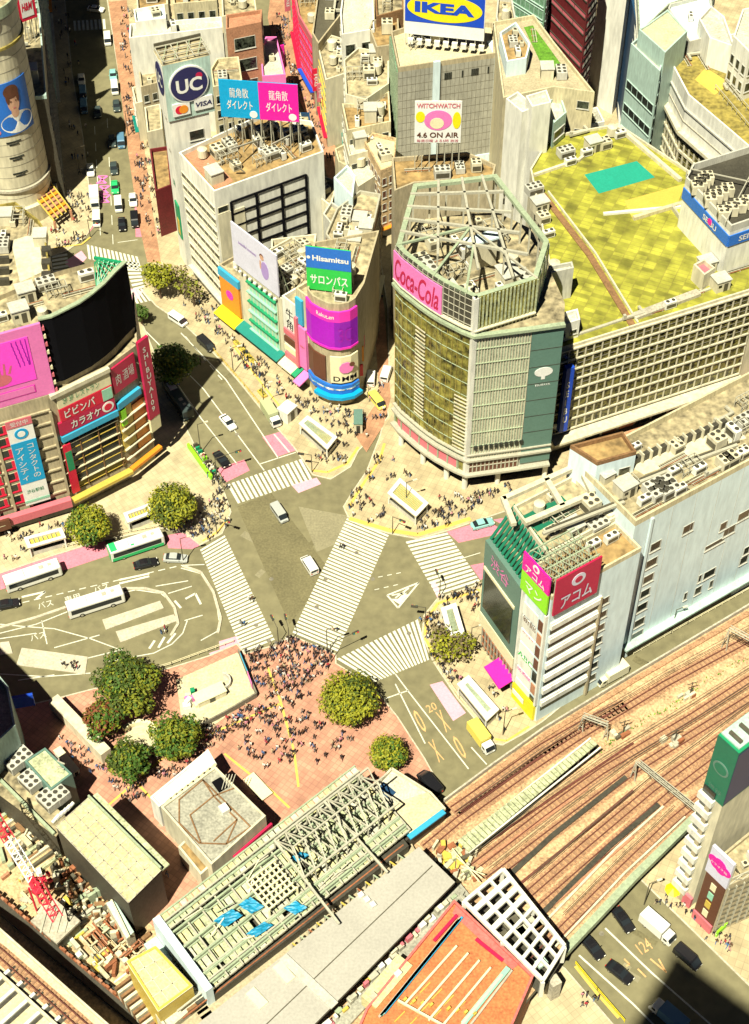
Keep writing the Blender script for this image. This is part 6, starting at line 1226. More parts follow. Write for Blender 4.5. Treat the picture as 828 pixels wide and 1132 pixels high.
BG = [
 ('white_roof_building', 'long white flat fronted building behind the tall sign tower', [(143, 46), (246, 34), (245, 22), (144, 30)], 27, 'white_wall', 'roof_pale', dict(cl=3)),
 ('gabled_roof_building', 'small pale building with a sloping blue grey roof above the long white building', [(148, 14), (150, 28), (184, 24), (182, 8)], 29, 'white_wall', 'pale_blue', dict(cl=1)),
 ('terracotta_building', 'plain terracotta walled building behind the double billboard', [(250, 36), (289, 28), (290, 14), (250, 20)], 27, 'terracotta', 'terracotta', dict(Rr=('p', dict(cw=7, fl=6)))),
 ('office_building', 'cream windowed building behind the blue half of the double billboard', [(233, 80), (236, 100), (268, 92), (264, 66), (240, 68)], 20, 'cream_warm', 'roof_grime', dict(cl=6, Rr=('p', dict()))),
 ('office_building', 'narrow tan building with dark windows left of the tall sign tower', [(153, 76), (156, 100), (175, 95), (172, 70)], 18, 'tan_wall', 'roof_grime', dict(cl=2, L=('b', dict()), Rr=('p', dict()))),
 ('office_building', 'low cream shop row below the tall sign tower on the crowded pavement', [(160, 122), (163, 150), (180, 146), (178, 118)], 15, 'cream', 'roof_grime', dict(cl=3, L=('b', dict()))),
 ('shop_building', 'dark red fronted shop with a yellow sign at the foot of the tall sign tower', [(166, 168), (172, 215), (190, 208), (186, 165)], 12, 'maroon', 'roof_brown', dict(cl=1)),
 ('office_building', 'pale cream block at the top edge above the gabled roof', [(150, -20), (152, 14), (186, 8), (184, -30)], 22, 'cream', 'roof_brown', dict(cl=8, Rr=('p', dict()))),
 ('office_building', 'brown roofed block at the top edge left of the dark side street', [(190, -25), (192, 8), (240, 4), (238, -30)], 24, 'cream_warm', 'roof_brown', dict(cl=12, Rr=('p', dict()))),
 ('office_building', 'pale block with a blue tank at the top edge above the terracotta building', [(244, -30), (246, 22), (284, 16), (278, -30)], 22, 'cream', 'roof_grime', dict(cl=14, Rr=('p', dict()))),
 ('magenta_sign_building', 'small building wrapped in glowing magenta signs left of the pedestrian street', [(288, 58), (290, 88), (316, 86), (306, 44), (294, 44)], 16, 's_pink', 'roof_pale', dict(cl=4, Rr=('p', dict(fr='s_magenta')))),
 ('red_sign_building', 'red and pink shop building on the right side of the pedestrian street at the top', [(322, -20), (330, 20), (345, 46), (362, 30), (352, -30)], 17, 's_rose', 'roof_brown', dict(cl=4, L=('b', dict(fr='s_red', gl='s_pink')))),
 ('striped_roof_building', 'building with a steep dark striped roof beside the red shop building', [(345, 40), (352, 52), (386, 8), (380, -30), (352, -10)], 20, 'tan_wall', 'steel_dark', dict(cl=3)),
 ('white_apartment_block', 'white apartment block with square dark windows near the top centre', [(376, 18), (378, 42), (414, 36), (412, -10), (380, -14)], 26, 'white_wall', 'roof_pale', dict(Rr=('p', dict(cw=5, fl=5)), L=('p', dict()))),
 ('brown_roof_building', 'brown roofed building left of the huge blue and yellow sign', [(408, 34), (416, 56), (442, 52), (440, 20), (412, 26)], 26, 'tan_wall', 'roof_brown', dict(cl=1)),
 ('office_building', 'dark topped block at the top edge left of the huge blue and yellow sign', [(414, -20), (416, 22), (446, 14), (446, -30)], 28, 'brown', 'roof_grime', dict(cl=8)),
 ('shop_building', 'curved cream building with a blue film poster on the right of the pedestrian street', [(352, 58), (360, 92), (384, 84), (392, 50), (366, 42)], 18, 'cream', 'roof_grime', dict(cl=8, L=('b', dict(gl='s_sky', fr='s_goldy')))),
 ('shop_building', 'beige building with small terraces in the middle of the crowded blocks', [(380, 70), (382, 108), (404, 114), (430, 96), (430, 62), (396, 56)], 22, 'cream', 'roof_grime', dict(cl=10, L=('p', dict()), Rr=('p', dict(cw=3)))),
 ('shop_building', 'stepped cream building with a brown courtyard left of the green glass wall', [(378, 118), (384, 148), (432, 138), (430, 104), (404, 118)], 20, 'cream_warm', 'roof_brown', dict(cl=8, L=('p', dict()), Rr=('p', dict()))),
 ('shop_building', 'cream building with a small red wall panel above the narrow alley', [(380, 152), (386, 176), (432, 164), (432, 142), (384, 150)], 17, 'cream', 'roof_pale', dict(cl=5, L=('b', dict(gl='dark_glass')), Rr=('p', dict()))),
 ('orange_building', 'narrow orange fronted building beside the gold glass tower', [(403, 160), (421, 192), (436, 186), (438, 156), (412, 150)], 18, 'soil', 'cream_warm', dict(cl=3, L=('p', dict(cw=2, gl='s_brown')), Rr=('p', dict(cw=2, gl='s_brown')))),
 ('shop_building', 'white plain walled building left of the narrow orange fronted building', [(384, 182), (396, 210), (418, 196), (402, 166)], 14, 'cream', 'roof_pale', dict(cl=2)),
 ('shop_building', 'small block with a white slanting sign where the pedestrian street bends', [(370, 168), (374, 182), (392, 192), (396, 176), (382, 162)], 12, 'cream_warm', 'roof_grime', dict(cl=2)),
 ('office_building', 'small dark roofed block behind the double billboard at the street bend', [(312, 140), (320, 160), (346, 152), (342, 128), (318, 128)], 18, 'navy', 'roof_grime', dict(cl=3)),
 ('grey_terrace_building', 'grey block with roof plant just right of the huge blue and yellow sign', [(548, 22), (552, 44), (572, 36), (566, 2), (550, 0)], 32, 'grey_light', 'roof_grime', dict(cl=8)),
 ('corner_shop_row', 'row of low cream shops along the right pavement of the shaded street', [(146, 100), (150, 118), (158, 116), (154, 98)], 10, 'cream', 'roof_grime', dict(L=('b', dict()))),
]
for nm, lab, px, h_, wl_, rf, kw in BG: block(nm, lab, 'building', px, h_, wl_, rf, **kw)
SG = [((349, 96), 's_red', 6, 'red vertical sign above the pedestrian street beside the blue film poster'), ((354, 108), 's_rose', 5, 'pink vertical sign below the red one on the pedestrian street'), ((360, 116), 's_crimson', 4, 'crimson sign at the lower end of the row of shop signs'),
      ((334, 42), 's_red', 7, 'tall red sign at the top of the pedestrian street'), ((328, 22), 's_hotpink', 6, 'hot pink sign at the top of the pedestrian street'), ((312, 78), 's_magenta', 8, 'long magenta light sign facing the pedestrian street'), ((318, 8), 's_rose', 6, 'rose coloured sign at the very top of the pedestrian street')]
for (x, y), m_, h_, lab in SG:
    p = W(x, y, 8); t = thing('shop_sign', lab, 'sign', (p.x, p.y, PZ), 'vertical shop signs along the pedestrian street')
    b = MB(); b.cb((p.x, p.y, 7), (1.5, .35, h_), m_, .4); b.build('panel', t); b = MB(); b.cyl((p.x, p.y + .2, PZ), .09, 7, 8, 'steel'); b.build('post', t)
    o = lettering(t, 'SALE' if h_ > 6 else '酒', V((p.x, p.y, 7 + h_ / 2)), V((math.cos(.4), math.sin(.4), 0)), Z3, .9, 's_white', hei=h_ * .6, off=.2, bold=0)
t = thing('wall_sign', 'white arch shaped sign with dark lettering at the alley corner', 'sign', W(385, 190, PZ)); A, B = W(372, 186, 6), W(392, 203, 6); panel(t, 'panel', A, B, 6, 9.5, 's_cream', th=.3); lettering(t, 'センター街', (A + B) / 2 + Z3 * 1.8, B - A, Z3, 5, 's_rose', hei=1.2, off=.36, bold=0)
b = MB()
for p in (A, B): b.cb((p.x, p.y, PZ), (.3, .3, 6), 'steel')
b.build('posts', t)
rnd = random.Random(9); k = 0
far = [('cream', 'roof_grime'), ('grey_light', 'roof_grey'), ('tan_wall', 'roof_brown'), ('white_wall', 'roof_pale'), ('pale_teal', 'roof_grey'), ('cream_warm', 'roof_grime')]
adj = ['cream', 'grey', 'tan', 'white', 'pale teal', 'warm beige']; kd = ['slab', 'tower', 'block', 'office']
for i, x in enumerate(range(-170, 250, 30)):
    if -96 < x < -60: continue
    for j in range(2):
        w_, d_ = rnd.uniform(18, 25), rnd.uniform(16, 22); X, Y = x + rnd.uniform(-3, 3), 412 + j * 34; m_ = rnd.randrange(6); hh = rnd.uniform(14, 20) + j * 8
        block('distant_building', '%s distant %s, %s row beyond the top edge, %s' % (adj[m_], kd[(i + j) % 4], ('nearer', 'further')[j], ['far left', 'second from left', 'third from left', 'left of shaded street', 'right of shaded street', 'above sign tower', 'above terracotta wall', 'left of pedestrian street', 'right of pedestrian street', 'behind huge sign', 'behind lawn roof', 'above dark street', 'above olive roof', 'far right', 'furthest right'][min(i, 14)]), 'building', None, hh, far[m_][0], far[m_][1],
              world=[(X, Y), (X + w_, Y), (X + w_, Y + d_), (X, Y + d_)], cl=3, Rr=('b', dict(fh=.4)), group='distant buildings beyond the top edge')
random.seed(41)
t, P, ang = block('station_house', 'grey flat roofed station house with a line pattern and a white strip on the plaza', 'building', [(178, 893), (234, 957), (294, 903), (238, 848)], 7.5, 'cream', 'roof_grey', par=.35)
b = MB()
def pl(b, L, z, wd, h_, mt_):
    Q = pxs(L, z)
    for a, c in zip(Q, Q[1:]): b.beam(a, c, wd, h_, mt_)
for L in ([(198, 884), (224, 862), (277, 914), (250, 933), (220, 932), (198, 910), (198, 884)], [(210, 901), (236, 880), (262, 906), (236, 930)], [(210, 901), (222, 932)], [(224, 862), (236, 880), (262, 870)], [(262, 906), (250, 933)]): pl(b, L, 7.62, .22, .12, 'brown')
b.build('roof_lines', t)
p = W(248, 896, 7.6); b = MB(); b.cb((p.x, p.y, 7.51), (1.3, 1.5, 1.0), 'white_wall', .6); b.build('roof_unit', t); p = W(243, 868, 7.6); b = MB(); b.cb((p.x, p.y, 7.51), (1.6, 2.2, .4), 'black', .6)
for k in range(4): b.beam(V((p.x + .4 + k * .5, p.y - 1 + k * .2, 7.9)), V((p.x + 1 + k * .5, p.y + 1.6, 8.3)), .1, .1, 'steel')
b.build('roof_hatch', t)
t2, P, _ = block('plaza_roof_strip', 'long white roof strip on the upper left side of the grey station house', 'building', [(166, 882), (176, 893), (240, 846), (230, 829)], 6.3, 'white_wall', 'white_wall', par=.25)
b = MB(); A, B = W(183, 890, 6.4), W(238, 848, 6.4)
for k in range(9): b.beam(A.lerp(B, k / 9) + Z3 * .3, A.lerp(B, k / 9) + V((.9, 1.2, .3)), .5, .12, 'cream_warm')
b.build('skylights', t2)
block('station_house_wing', 'small brown roofed wing below the grey station house', 'building', [(197, 937), (222, 968), (234, 957), (208, 926)], 4.5, 'cream', 'roof_brown', par=.3)
t = thing('red_signboard', 'dark red sign strip between the station house and the green glazed roof', 'sign', W(275, 940, 3)); A, B = W(258, 952, 3.5), W(300, 915, 3.5); panel(t, 'panel', A, B, 3.5, 5.2, 's_crimson', th=.4); lettering(t, 'SHIBUYA STATION', (A + B) / 2 + Z3 * .85, B - A, Z3, 6.5, 's_white', hei=.8, off=.5); b = MB()
for q_ in (A, (A + B) / 2, B): b.cb((q_.x, q_.y, PZ), (.2, .2, 3.5), 'steel')
b.build('posts', t)
def tiledroof(t, px, h_, nu, nv, mt_, lab='roof_panel_ribs', hh=.18):
    a, b_, c, d = [W(x, y, h_) for x, y in px]; b = MB()
    for i in range(nu + 1): b.beam(a.lerp(b_, i / nu) + Z3 * hh / 2, d.lerp(c, i / nu) + Z3 * hh / 2, .16, hh, mt_)
    for j in range(nv + 1): b.beam(a.lerp(d, j / nv) + Z3 * hh / 2, b_.lerp(c, j / nv) + Z3 * hh / 2, .16, hh, mt_)
    b.build(lab, t)
R1 = [(62, 914), (98, 882), (178, 962), (142, 998)]
t, P, ang = block('panelled_hall', 'long hall with a cream panelled flat roof above the building works', 'building', R1, 11, 'dark_wall', 'panel_yellow', par=0)
tiledroof(t, R1, 11.01, 4, 9, 'concrete', hh=.08)
b = MB(); A, B = W(98, 882, 11), W(178, 962, 11); u = (B - A).normalized(); n = V((-u.y, u.x, 0))
for k in range(22): b.box(A + u * (k * (B - A).length / 22) + n * .05 - Z3 * .6, u * .8, n * 1.6, Z3 * .3, 'panel_green')
b.box(A - n * .1 + Z3 * .02, B - A, n * .3, Z3 * .8, 'steel_green'); b.build('side_canopy', t)
b = MB(); A, B = W(62, 914, 11), W(142, 998, 11); u = (B - A).normalized(); n = V((u.y, -u.x, 0)); rn = random.Random(2)
for k in range(110):
    p = A + u * rn.uniform(0, (B - A).length) + n * rn.uniform(.2, 3.6); hh = rn.uniform(.6, 3.2); b.cb((p.x, p.y, 0), (rn.uniform(.3, 1.6), rn.uniform(.2, .9), hh), rn.choice(['concrete', 'cream', 'steel_dark', 'brown', 'steel_green', 'rust']), rn.uniform(0, 1))
b.build('plant_stacks', t, kind='stuff')
G = [W(x, y, 12) for x, y in [(177, 1012), (392, 847), (452, 926), (236, 1092)]]
t = thing('glazed_roof_hall', 'large green and cream glazed roof under a white truss with blue tarps', 'building', (G[0].x + 10, G[0].y, 0)); gp = ccw([tuple(p[:2]) for p in G])
b = MB(); b.prism(gp, 0, 9.5, 'dark_wall', 'dark_wall'); b.build('wall', t)
a, c = G[0], G[1]; dG = (G[3] - G[0]); lG = (G[1] - G[0]); ul = lG.normalized(); ud = dG.normalized(); rn = random.Random(8)
rows = [(0, .10, 0), (.12, .2, -.2), (.26, .42, -.9), (.45, .60, -1.2), (.63, .78, -.9), (.81, .9, -.5), (.93, .99, -1)]
for (v0, v1, dz) in rows:
    b = MB(); n = 34
    for i in range(n):
        if rn.random() < .06 and v0 > .2: continue
        p = G[0] + lG * (i / n) + dG * v0 + Z3 * dz; b.box(p + ul * .1, ul * (lG.length / n - .2), dG * (v1 - v0), Z3 * .15, rn.choice(['panel_green', 'panel_green', 'panel_green', 'panel_yellow', 'roof_pale']))
    b.box(G[0] + dG * v0 + Z3 * (dz + .15), lG, ud * .25, Z3 * .25, 'steel_green'); b.box(G[0] + dG * v1 - ud * .25 + Z3 * (dz + .15), lG, ud * .25, Z3 * .25, 'steel'); b.build('roof_panels', t)
b = MB()
for v in (.11, .23, .435, .615, .8, .915): b.box(G[0] + dG * v - Z3 * .4, lG, ud * .3, Z3 * .5, 'steel_green')
for i in range(15): p = G[0] + lG * i / 14; b.beam(p - Z3 * .3, p + dG - Z3 * .3, .25, .3, 'steel')
b.build('purlins', t)
b = MB(); 
def gq(u_, v_, z=0): return G[0] + lG * u_ + dG * v_ + Z3 * z
for k in range(9):
    u_ = .52 + k * .055
    b.beam(gq(u_, .2, 2.5), gq(u_ + .055, .2, 2.5), .3, .3, 'steel'); b.beam(gq(u_, .75, 2.5), gq(u_ + .055, .75, 2.5), .3, .3, 'steel'); b.beam(gq(u_, .2, 2.5), gq(u_ + .055, .75, 2.5), .2, .2, 'steel'); b.beam(gq(u_ + .055, .2, 2.5), gq(u_, .75, 2.5), .2, .2, 'steel')
    b.beam(gq(u_, .2, 2.5), gq(u_, .2, 0), .2, .2, 'steel'); b.beam(gq(u_, .75, 2.5), gq(u_, .75, -1), .2, .2, 'steel'); b.beam(gq(u_, .2, 2.5), gq(u_ + .03, .45, 4.2), .18, .18, 'steel'); b.beam(gq(u_, .75, 2.5), gq(u_ + .03, .45, 4.2), .18, .18, 'steel'); b.beam(gq(u_ + .03, .45, 4.2), gq(u_ + .085, .45, 4.2), .25, .25, 'steel')
b.beam(gq(.52, .2, 2.5), gq(.52, 1.35, 1), .35, .35, 'steel'); b.beam(gq(.78, .2, 2.5), gq(.80, 1.25, 1), .35, .35, 'steel')
b.build('truss', t)
b = MB(); 
for k in range(7): b.beam(gq(.34 + k * .022, .35, 1), gq(.34 + k * .022, .75, 1), .25, .25, 's_cream'); b.beam(gq(.34, .35 + k * .066, 1.3), gq(.48, .35 + k * .066, 1.3), .25, .25, 's_cream')
for k in range(4): b.beam(gq(.34 + (k % 2) * .14, .35 + (k // 2) * .4, -1), gq(.34 + (k % 2) * .14, .35 + (k // 2) * .4, 1.3), .3, .3, 's_cream')
b.build('scaffold_deck', t)
b = MB()
for k in range(20): u0_, v0_ = rn.uniform(.05, .95), rn.uniform(.2, .9); p = gq(u0_, v0_, 0); b.beam(p, gq(min(1, u0_ + rn.uniform(.03, .1)), v0_ + rn.uniform(-.1, .1), rn.uniform(.2, 1.2)), .16, .16, rn.choice(['steel', 'steel_green', 's_cream']))
b.build('loose_struts', t)
for k, (u_, v_) in enumerate([(.56, .45), (.19, .5), (.29, .55), (.26, .82), (.42, .88)]):
    b = MB(); n = 6; vs = []; fs = []
    for i in range(n + 1):
        for j in range(n + 1): vs.append(gq(u_ + (-.028 + .056 * i / n) * (1 + .5 * (k % 2)) + .02 * j / n, v_ - (.05 + .02 * (k % 3)) * (1 - 2 * j / n) + .02 * i / n, .25 + rn.uniform(0, .3)))
    for i in range(n):
        for j in range(n): fs.append((i * (n + 1) + j, (i + 1) * (n + 1) + j, (i + 1) * (n + 1) + j + 1, i * (n + 1) + j + 1))
    b.mesh(vs, fs, 'tarp_blue'); o = b.build('tarpaulin'); center_obj(o); tag(o, ['bright blue tarpaulin under the white truss on the green glazed roof', 'small blue tarpaulin near the left end of the green glazed roof', 'blue tarpaulin beside the cream scaffold deck', 'blue tarpaulin on the lower edge of the green glazed roof near its left end', 'blue tarpaulin on the lower edge below the cream scaffold deck'][k], 'tarpaulin', 'blue tarpaulins on the green glazed roof')
b = MB(); A, B = W(177, 1012, 12), W(236, 1092, 12); u = (B - A).normalized(); n = V((u.y, -u.x, 0))
b.box(A + n * .1 - Z3 * 12, B - A, n * 1.2, Z3 * 12.4, 'pale_blue'); b.box(A + n * 1.35 - Z3 * 9, (B - A) * .8, n * 2.2, Z3 * 4, 'pale_teal'); b.build('blue_end_wall', t)
b = MB()
for k in range(12): b.box(A + u * (5 + k * .9) + n * 1.4 - Z3 * 4.9, u * .5, n * 1.8, Z3 * .4, 'steel_dark')
b.build('steps', t)
t, P, ang = block('corner_canopy', 'pale canopy with a light blue edge between the green glazed roof and the black van', 'canopy', [(415, 870), (432, 849), (475, 876), (492, 895), (454, 925), (430, 893)], 10, 'dark_wall', 'roof_pale', par=0)
MB().prism(ccw([tuple(p[:2]) for p in pxs([(428, 892), (473, 878), (490, 896), (453, 924)], 10)]), 10.01, 10.6, 's_sky', 'cream_warm').build('upper_sheet', t)
b = MB(); pl(b, [(416, 868), (433, 850), (476, 877), (492, 895)], 10.4, .3, .6, 'cream'); pl(b, [(452, 926), (491, 897)], 10.6, .9, .3, 's_sky'); b.build('edge_trim', t)
b = MB(); b.face(pxs([(417, 872), (424, 864), (438, 876), (430, 884)], 10.02), 'navy'); b.build('roof_opening', t)
t = thing('station_platform', 'narrow tan platform strip between the green glazed roof and the big grey roof', 'platform', W(330, 1040, DZ)); b = MB()
P = pxs([(455, 932), (200, 1132), (215, 1150), (462, 945)], DZ + 1); b.prism(ccw([tuple(p[:2]) for p in P]), DZ + .01, DZ + 1, 'concrete', 'tan_wall'); b.build('slab', t); b = MB()
for k in range(26): p = W(448 - k * 9.4, 932 + k * 7.4, DZ + 1); b.cb((p.x, p.y, DZ + 1), (1.6, .5, 1.2), ('dark_wall', 'brown', 's_cream', 'steel')[k % 4], .65)
b.build('benches_and_boxes', t, kind='stuff'); b = MB(); pl(b, [(440, 928), (196, 1118)], DZ + 3, .3, .3, 'steel'); pl(b, [(446, 934), (202, 1126)], DZ + 3, .2, .2, 'rust'); b.build('cable_rail', t)
GR = [(463, 936), (503, 975), (330, 1150), (196, 1150)]
t = thing('platform_roof', 'big smooth grey platform roof with a dark central joint at the bottom centre', 'roof', W(400, 1030, DZ)); HG = 12
P = ccw([tuple(W(x, y, HG)[:2]) for x, y in GR]); b = MB(); b.prism(P, HG - .6, HG, 'concrete_dark', 'roof_metal', bottom=True); b.build('roof_sheet', t)
b = MB(); pl(b, [(478, 957), (276, 1150)], HG + .03, .16, .05, 'steel_dark'); b.build('centre_joint', t)
b = MB(); A, B = W(318, 1056, HG), W(372, 1110, HG); pl(b, [(313, 1058), (370, 1112)], HG + .1, 1.4, .25, 'grey_light'); pl(b, [(306, 1066), (322, 1084)], HG + .1, 1.6, .2, 's_cream'); pl(b, [(276, 1095), (292, 1112)], HG + .1, 1.6, .2, 's_cream'); b.build('roof_cover_strips', t)
b = MB(); p = W(402, 990, HG)
for k in range(3): b.cb((p.x - .4 + k * .9, p.y - k * .8, HG), (.8, .8, .45), 'white_wall', .6)
b.build('roof_boxes', t); b = MB()
for k in range(10): p = W(478 - k * 19, 962 + k * 19, HG); b.cb((p.x, p.y, DZ + .02), (.4, .4, HG - DZ - .7), 'steel')
b.build('columns', t)
t = thing('service_truss_strip', 'green and yellow steel strip of pipes between the grey roof and the green glazed roof', 'steelwork', W(385, 985, DZ)); b = MB()
for k in range(14): p = W(440 - k * 9, 945 + k * 7.5, DZ + 3); b.beam(p, p + V((2.4, -1.9, 0)), .2, .2, ('steel_green', 's_goldy', 'rust')[k % 3]); b.cb((p.x, p.y, DZ + .02), (.2, .2, 3), 'steel')
b.build('struts', t)
t = thing('works_hut', 'cream box shaped works container between the grey roof and the red deck', 'container', W(422, 1095, DZ)); c = W(428, 1092, 8); b = MB(); b.cb((c.x, c.y, 7.5), (8.4, 2.8, 2.9), 'panel_yellow', math.atan2(-(W(430, 1085, 8) - W(460, 1050, 8)).y, -(W(430, 1085, 8) - W(460, 1050, 8)).x)); b.build('body', t); b = MB(); b.cb((c.x + 1.6, c.y + 1, 10.4), (1, .8, .5), 'white_wall', .8); b.cb((c.x - 2, c.y - 2.4, 10.4), (1, .8, .4), 'steel', .8); b.build('roof_units', t)
t = thing('works_strip', 'grey strip with white boxes beside the big grey roof and the red deck', 'works area', W(440, 1050, DZ)); P = pxs([(508, 975), (520, 990), (370, 1150), (345, 1150)], 7.2); b = MB(); b.prism(ccw([tuple(p[:2]) for p in P]), DZ + .02, 7.2, 'concrete', 'roof_grey'); b.build('deck', t); b = MB(); rn = random.Random(6)
for k in range(30): p = W(500 - k * 4.8 + rn.uniform(-3, 3), 990 + k * 5 + rn.uniform(-3, 3), 7.2); b.cb((p.x, p.y, 7.21), (rn.uniform(.4, 1.5), rn.uniform(.4, 1), rn.uniform(.3, 1.4)), rn.choice(['white_wall', 'cream', 's_goldy', 'steel', 's_rose', 'steel_green']), .7)
b.build('boxes', t, kind='stuff')
RD = [(502, 996), (590, 1080), (560, 1150), (390, 1150), (405, 1115)]; HR = 10
t, P, ang = block('red_roof_deck', 'orange red roof deck with white beams and teal pipes at the bottom', 'building', RD, HR, 'rust', 'orange_deck', par=.5, parm='red_deck')
b = MB()
for k in range(5): pl(b, [(505 + k * 12.5, 1046 + k * 8), (448 + k * 13, 1110 + k * 9)], HR + .5, .3, .5, 's_cream')
pl(b, [(440, 1106), (520, 1150)], HR + .4, .3, .4, 's_cream'); b.build('white_beams', t)
b = MB()
for k in range(4): pl(b, [(511 - k * 2, 1014 + k * 1.5), (425 - k * 2, 1120 + k * 1.5)], HR + .4, .35, .35, ('s_sky', 'pale_teal', 's_teal', 'steel')[k])
pl(b, [(562, 1070), (512, 1132)], HR + .4, .8, .4, 's_mint'); pl(b, [(566, 1073), (518, 1136)], HR + .4, .3, .5, 'steel'); b.build('pipes', t)
b = MB(); b.prism(ccw([tuple(p[:2]) for p in pxs([(504, 1001), (574, 1066), (566, 1072), (500, 1010)], HR)]), HR + .01, HR + .12, 'red_deck', 'red_deck'); pl(b, [(526, 1038), (556, 1062)], HR + .25, .5, .25, 's_crimson'); pl(b, [(480, 1040), (505, 1012)], HR + .3, .5, .4, 's_crimson'); b.build('red_plates', t)
b = MB(); 
for k in range(9): pl(b, [(447 + k * 9.6, 1104 - k * 0 + k * 2), (449 + k * 9.6, 1106 + k * 2)], HR + .3, .6, .6, 's_goldy')
for k in range(5):
    for j in range(3): q_ = W(470 + k * 13 - j * 14, 1092 + k * 7 + j * 16, HR); b.cb((q_.x, q_.y, HR + .02), (2.2, .15, .12), 's_goldy', .8)
b.build('deck_markings', t)
b = MB(); pl(b, [(508, 990), (535, 1020), (570, 1052), (592, 1078)], HR + 1.2, .12, .12, 'steel')
for k in range(14): q_ = W(508 + k * 6.2, 990 + k * 6.4, HR); b.beam(q_, q_ + Z3 * 1.2, .1, .1, 'steel')
b.build('railing', t)
FQ4 = [W(x, y, 11.5) for x, y in [(513, 997), (556, 961), (624, 1046), (600, 1084)]]
t = thing('white_steel_frame', 'white open steel frame over the railway tracks beside the red deck', 'steelwork', (*FQ4[0][:2], DZ)); 
def fq(u_, v_): return FQ4[0].lerp(FQ4[1], u_).lerp(FQ4[3].lerp(FQ4[2], u_), v_)
for u_ in (0, .33, .66, 1): b = MB(); b.beam(fq(u_, 0), fq(u_, 1), .55 if u_ in (0, 1) else .4, .7, 'white_wall'); b.build('long_beam', t)
for v_ in (0, .12, .24, .36, .5, .62, .74, .87, 1): b = MB(); b.beam(fq(0, v_) - Z3 * .1, fq(1, v_) - Z3 * .1, .8 if v_ in (.12, .24, .36) else .5, .6, 'white_wall'); b.build('cross_beam', t)
for u_ in (0, 1):
    for v_ in (0, .5, 1): q_ = fq(u_, v_); b = MB(); b.cb((q_.x, q_.y, DZ + .01), (.6, .6, 4.7), 'white_wall'); b.build('column', t)
b = MB(); 
for k in range(10): q_ = fq(rn.random() * .8 + .1, .42 + rn.random() * .5); b.cb((q_.x, q_.y, 10.4), (1.6, 1.2, .6), rn.choice(['pale_teal', 'steel_dark', 'steel', 'brown']), .6)
b.build('equipment', t)
b = MB(); b.prism(ccw([tuple(p[:2]) for p in FQ4]), DZ + .03, DZ + .15, 'dark_wall', 'dark_wall'); b.build('floor_shade_sheet', t)  # dark sheet painting the shade under the open frame
t = thing('trackside_works', 'cream clutter of works boxes at the head of the tracks beside the grey roof', 'works area', W(505, 955, DZ)); b = MB()
for k in range(60): p = W(rn.uniform(478, 530), rn.uniform(935, 975), DZ); b.cb((p.x, p.y, DZ + .02), (rn.uniform(.3, 2), rn.uniform(.3, 1), rn.uniform(.2, 1.6)), rn.choice(['cream', 'steel', 'steel_dark', 'rust', 'cream_warm', 's_goldy', 'panel_green']), rn.uniform(0, 1.5))
b.build('boxes', t, kind='stuff'); b = MB()
for k in range(3): b.beam(W(500 + k * 5, 938 + k * 10, DZ + 2), W(530 + k * 3, 975 - k * 4, DZ + 2.2), .15, .15, 's_cream')
b.build('poles', t)
rn = random.Random(12)
t = thing('plant_yard', 'row of white cooling units with round fans at the left edge below the dark shade', 'machinery', W(40, 880, 2))
P = pxs([(-40, 830), (5, 838), (75, 905), (62, 925), (-40, 850)], 7); b = MB(); b.prism(ccw([tuple(p[:2]) for p in P]), PZ, 7, 'dark_wall', 'roof_grime'); b.build('deck', t)
k0 = math.atan2(-(W(75, 905, 7) - W(5, 838, 7)).y, -(W(75, 905, 7) - W(5, 838, 7)).x)
for k in range(3):
    for j in range(2): p = W(14 + k * 20, 847 + k * 21, 7).lerp(W(26 + k * 20, 838 + k * 21, 7), j); put(AC[2], 'cooling_unit', t, (p.x, p.y, 7.01), k0)
for k in range(5): p = W(58 + k * 4, 910 - k * 3.4, 7); b = MB(); b.tube((p.x, p.y, 7.2), (p.x + 1, p.y + 1.2, 7.6), .3, 8, 'white_wall'); b.build('white_pipe', t)
b = MB(); pl(b, [(-20, 842), (60, 922)], 7.3, .5, .6, 'steel_green'); b.build('edge_beam', t)
t, P, ang = block('green_roof_kiosk', 'pale green flat roofed kiosk beside the cooling units', 'building', [(27, 842), (50, 827), (80, 856), (56, 874)], 9, 's_slate', 'panel_green', par=.2); b = MB(); p = W(62, 847, 9.1)
for k in range(2): b.beam((p.x, p.y + k, 9.1), (p.x + 1.4, p.y - .8 + k, 9.4), .2, .2, 'steel')
b.build('vents', t)
t = thing('steel_planter_wall', 'long white topped wall with a teal inner face beside the small square', 'wall', W(90, 820, 0)); b = MB(); pl(b, [(60, 776), (118, 836)], 1.6, 2.0, 2.8, 'cream'); b.build('wall', t); b = MB(); pl(b, [(66, 776), (108, 818)], 1.5, .5, 2.4, 's_teal'); b.build('inner_face', t)
t, P, ang = block('edge_office', 'grey green panelled building at the left edge with a blue sign in its shadow', 'building', [(-60, 830), (-8, 740), (10, 762), (18, 805), (-20, 840)], 14, 'pale_teal', 'roof_grey')
b = MB(); p = W(18, 778, 8); b.cb((p.x, p.y, 7), (6, .5, 3), 's_blue', .2); b.build('blue_sign', t)
tipg = W(77, 796, 0); L60 = 1 / math.tan(SUN_EL); hb_ = 42; c0 = tipg - SD * hb_ * L60  # unseen building, placed and shaped by the shadow it has to cast
d1 = (W(0, 719, 0) - tipg).normalized(); d2 = (W(20, 849, 0) - tipg).normalized()
block('unseen_shade_building', 'unseen tall tan building at the left, shaped so its shadow falls over the bus road', 'building', None, hb_, 'tan_wall', 'roof_grime', world=[tuple(c0[:2]), tuple((c0 + d1 * 30)[:2]), tuple((c0 + d1 * 30 + d2 * 18)[:2]), tuple((c0 + d2 * 16)[:2])])
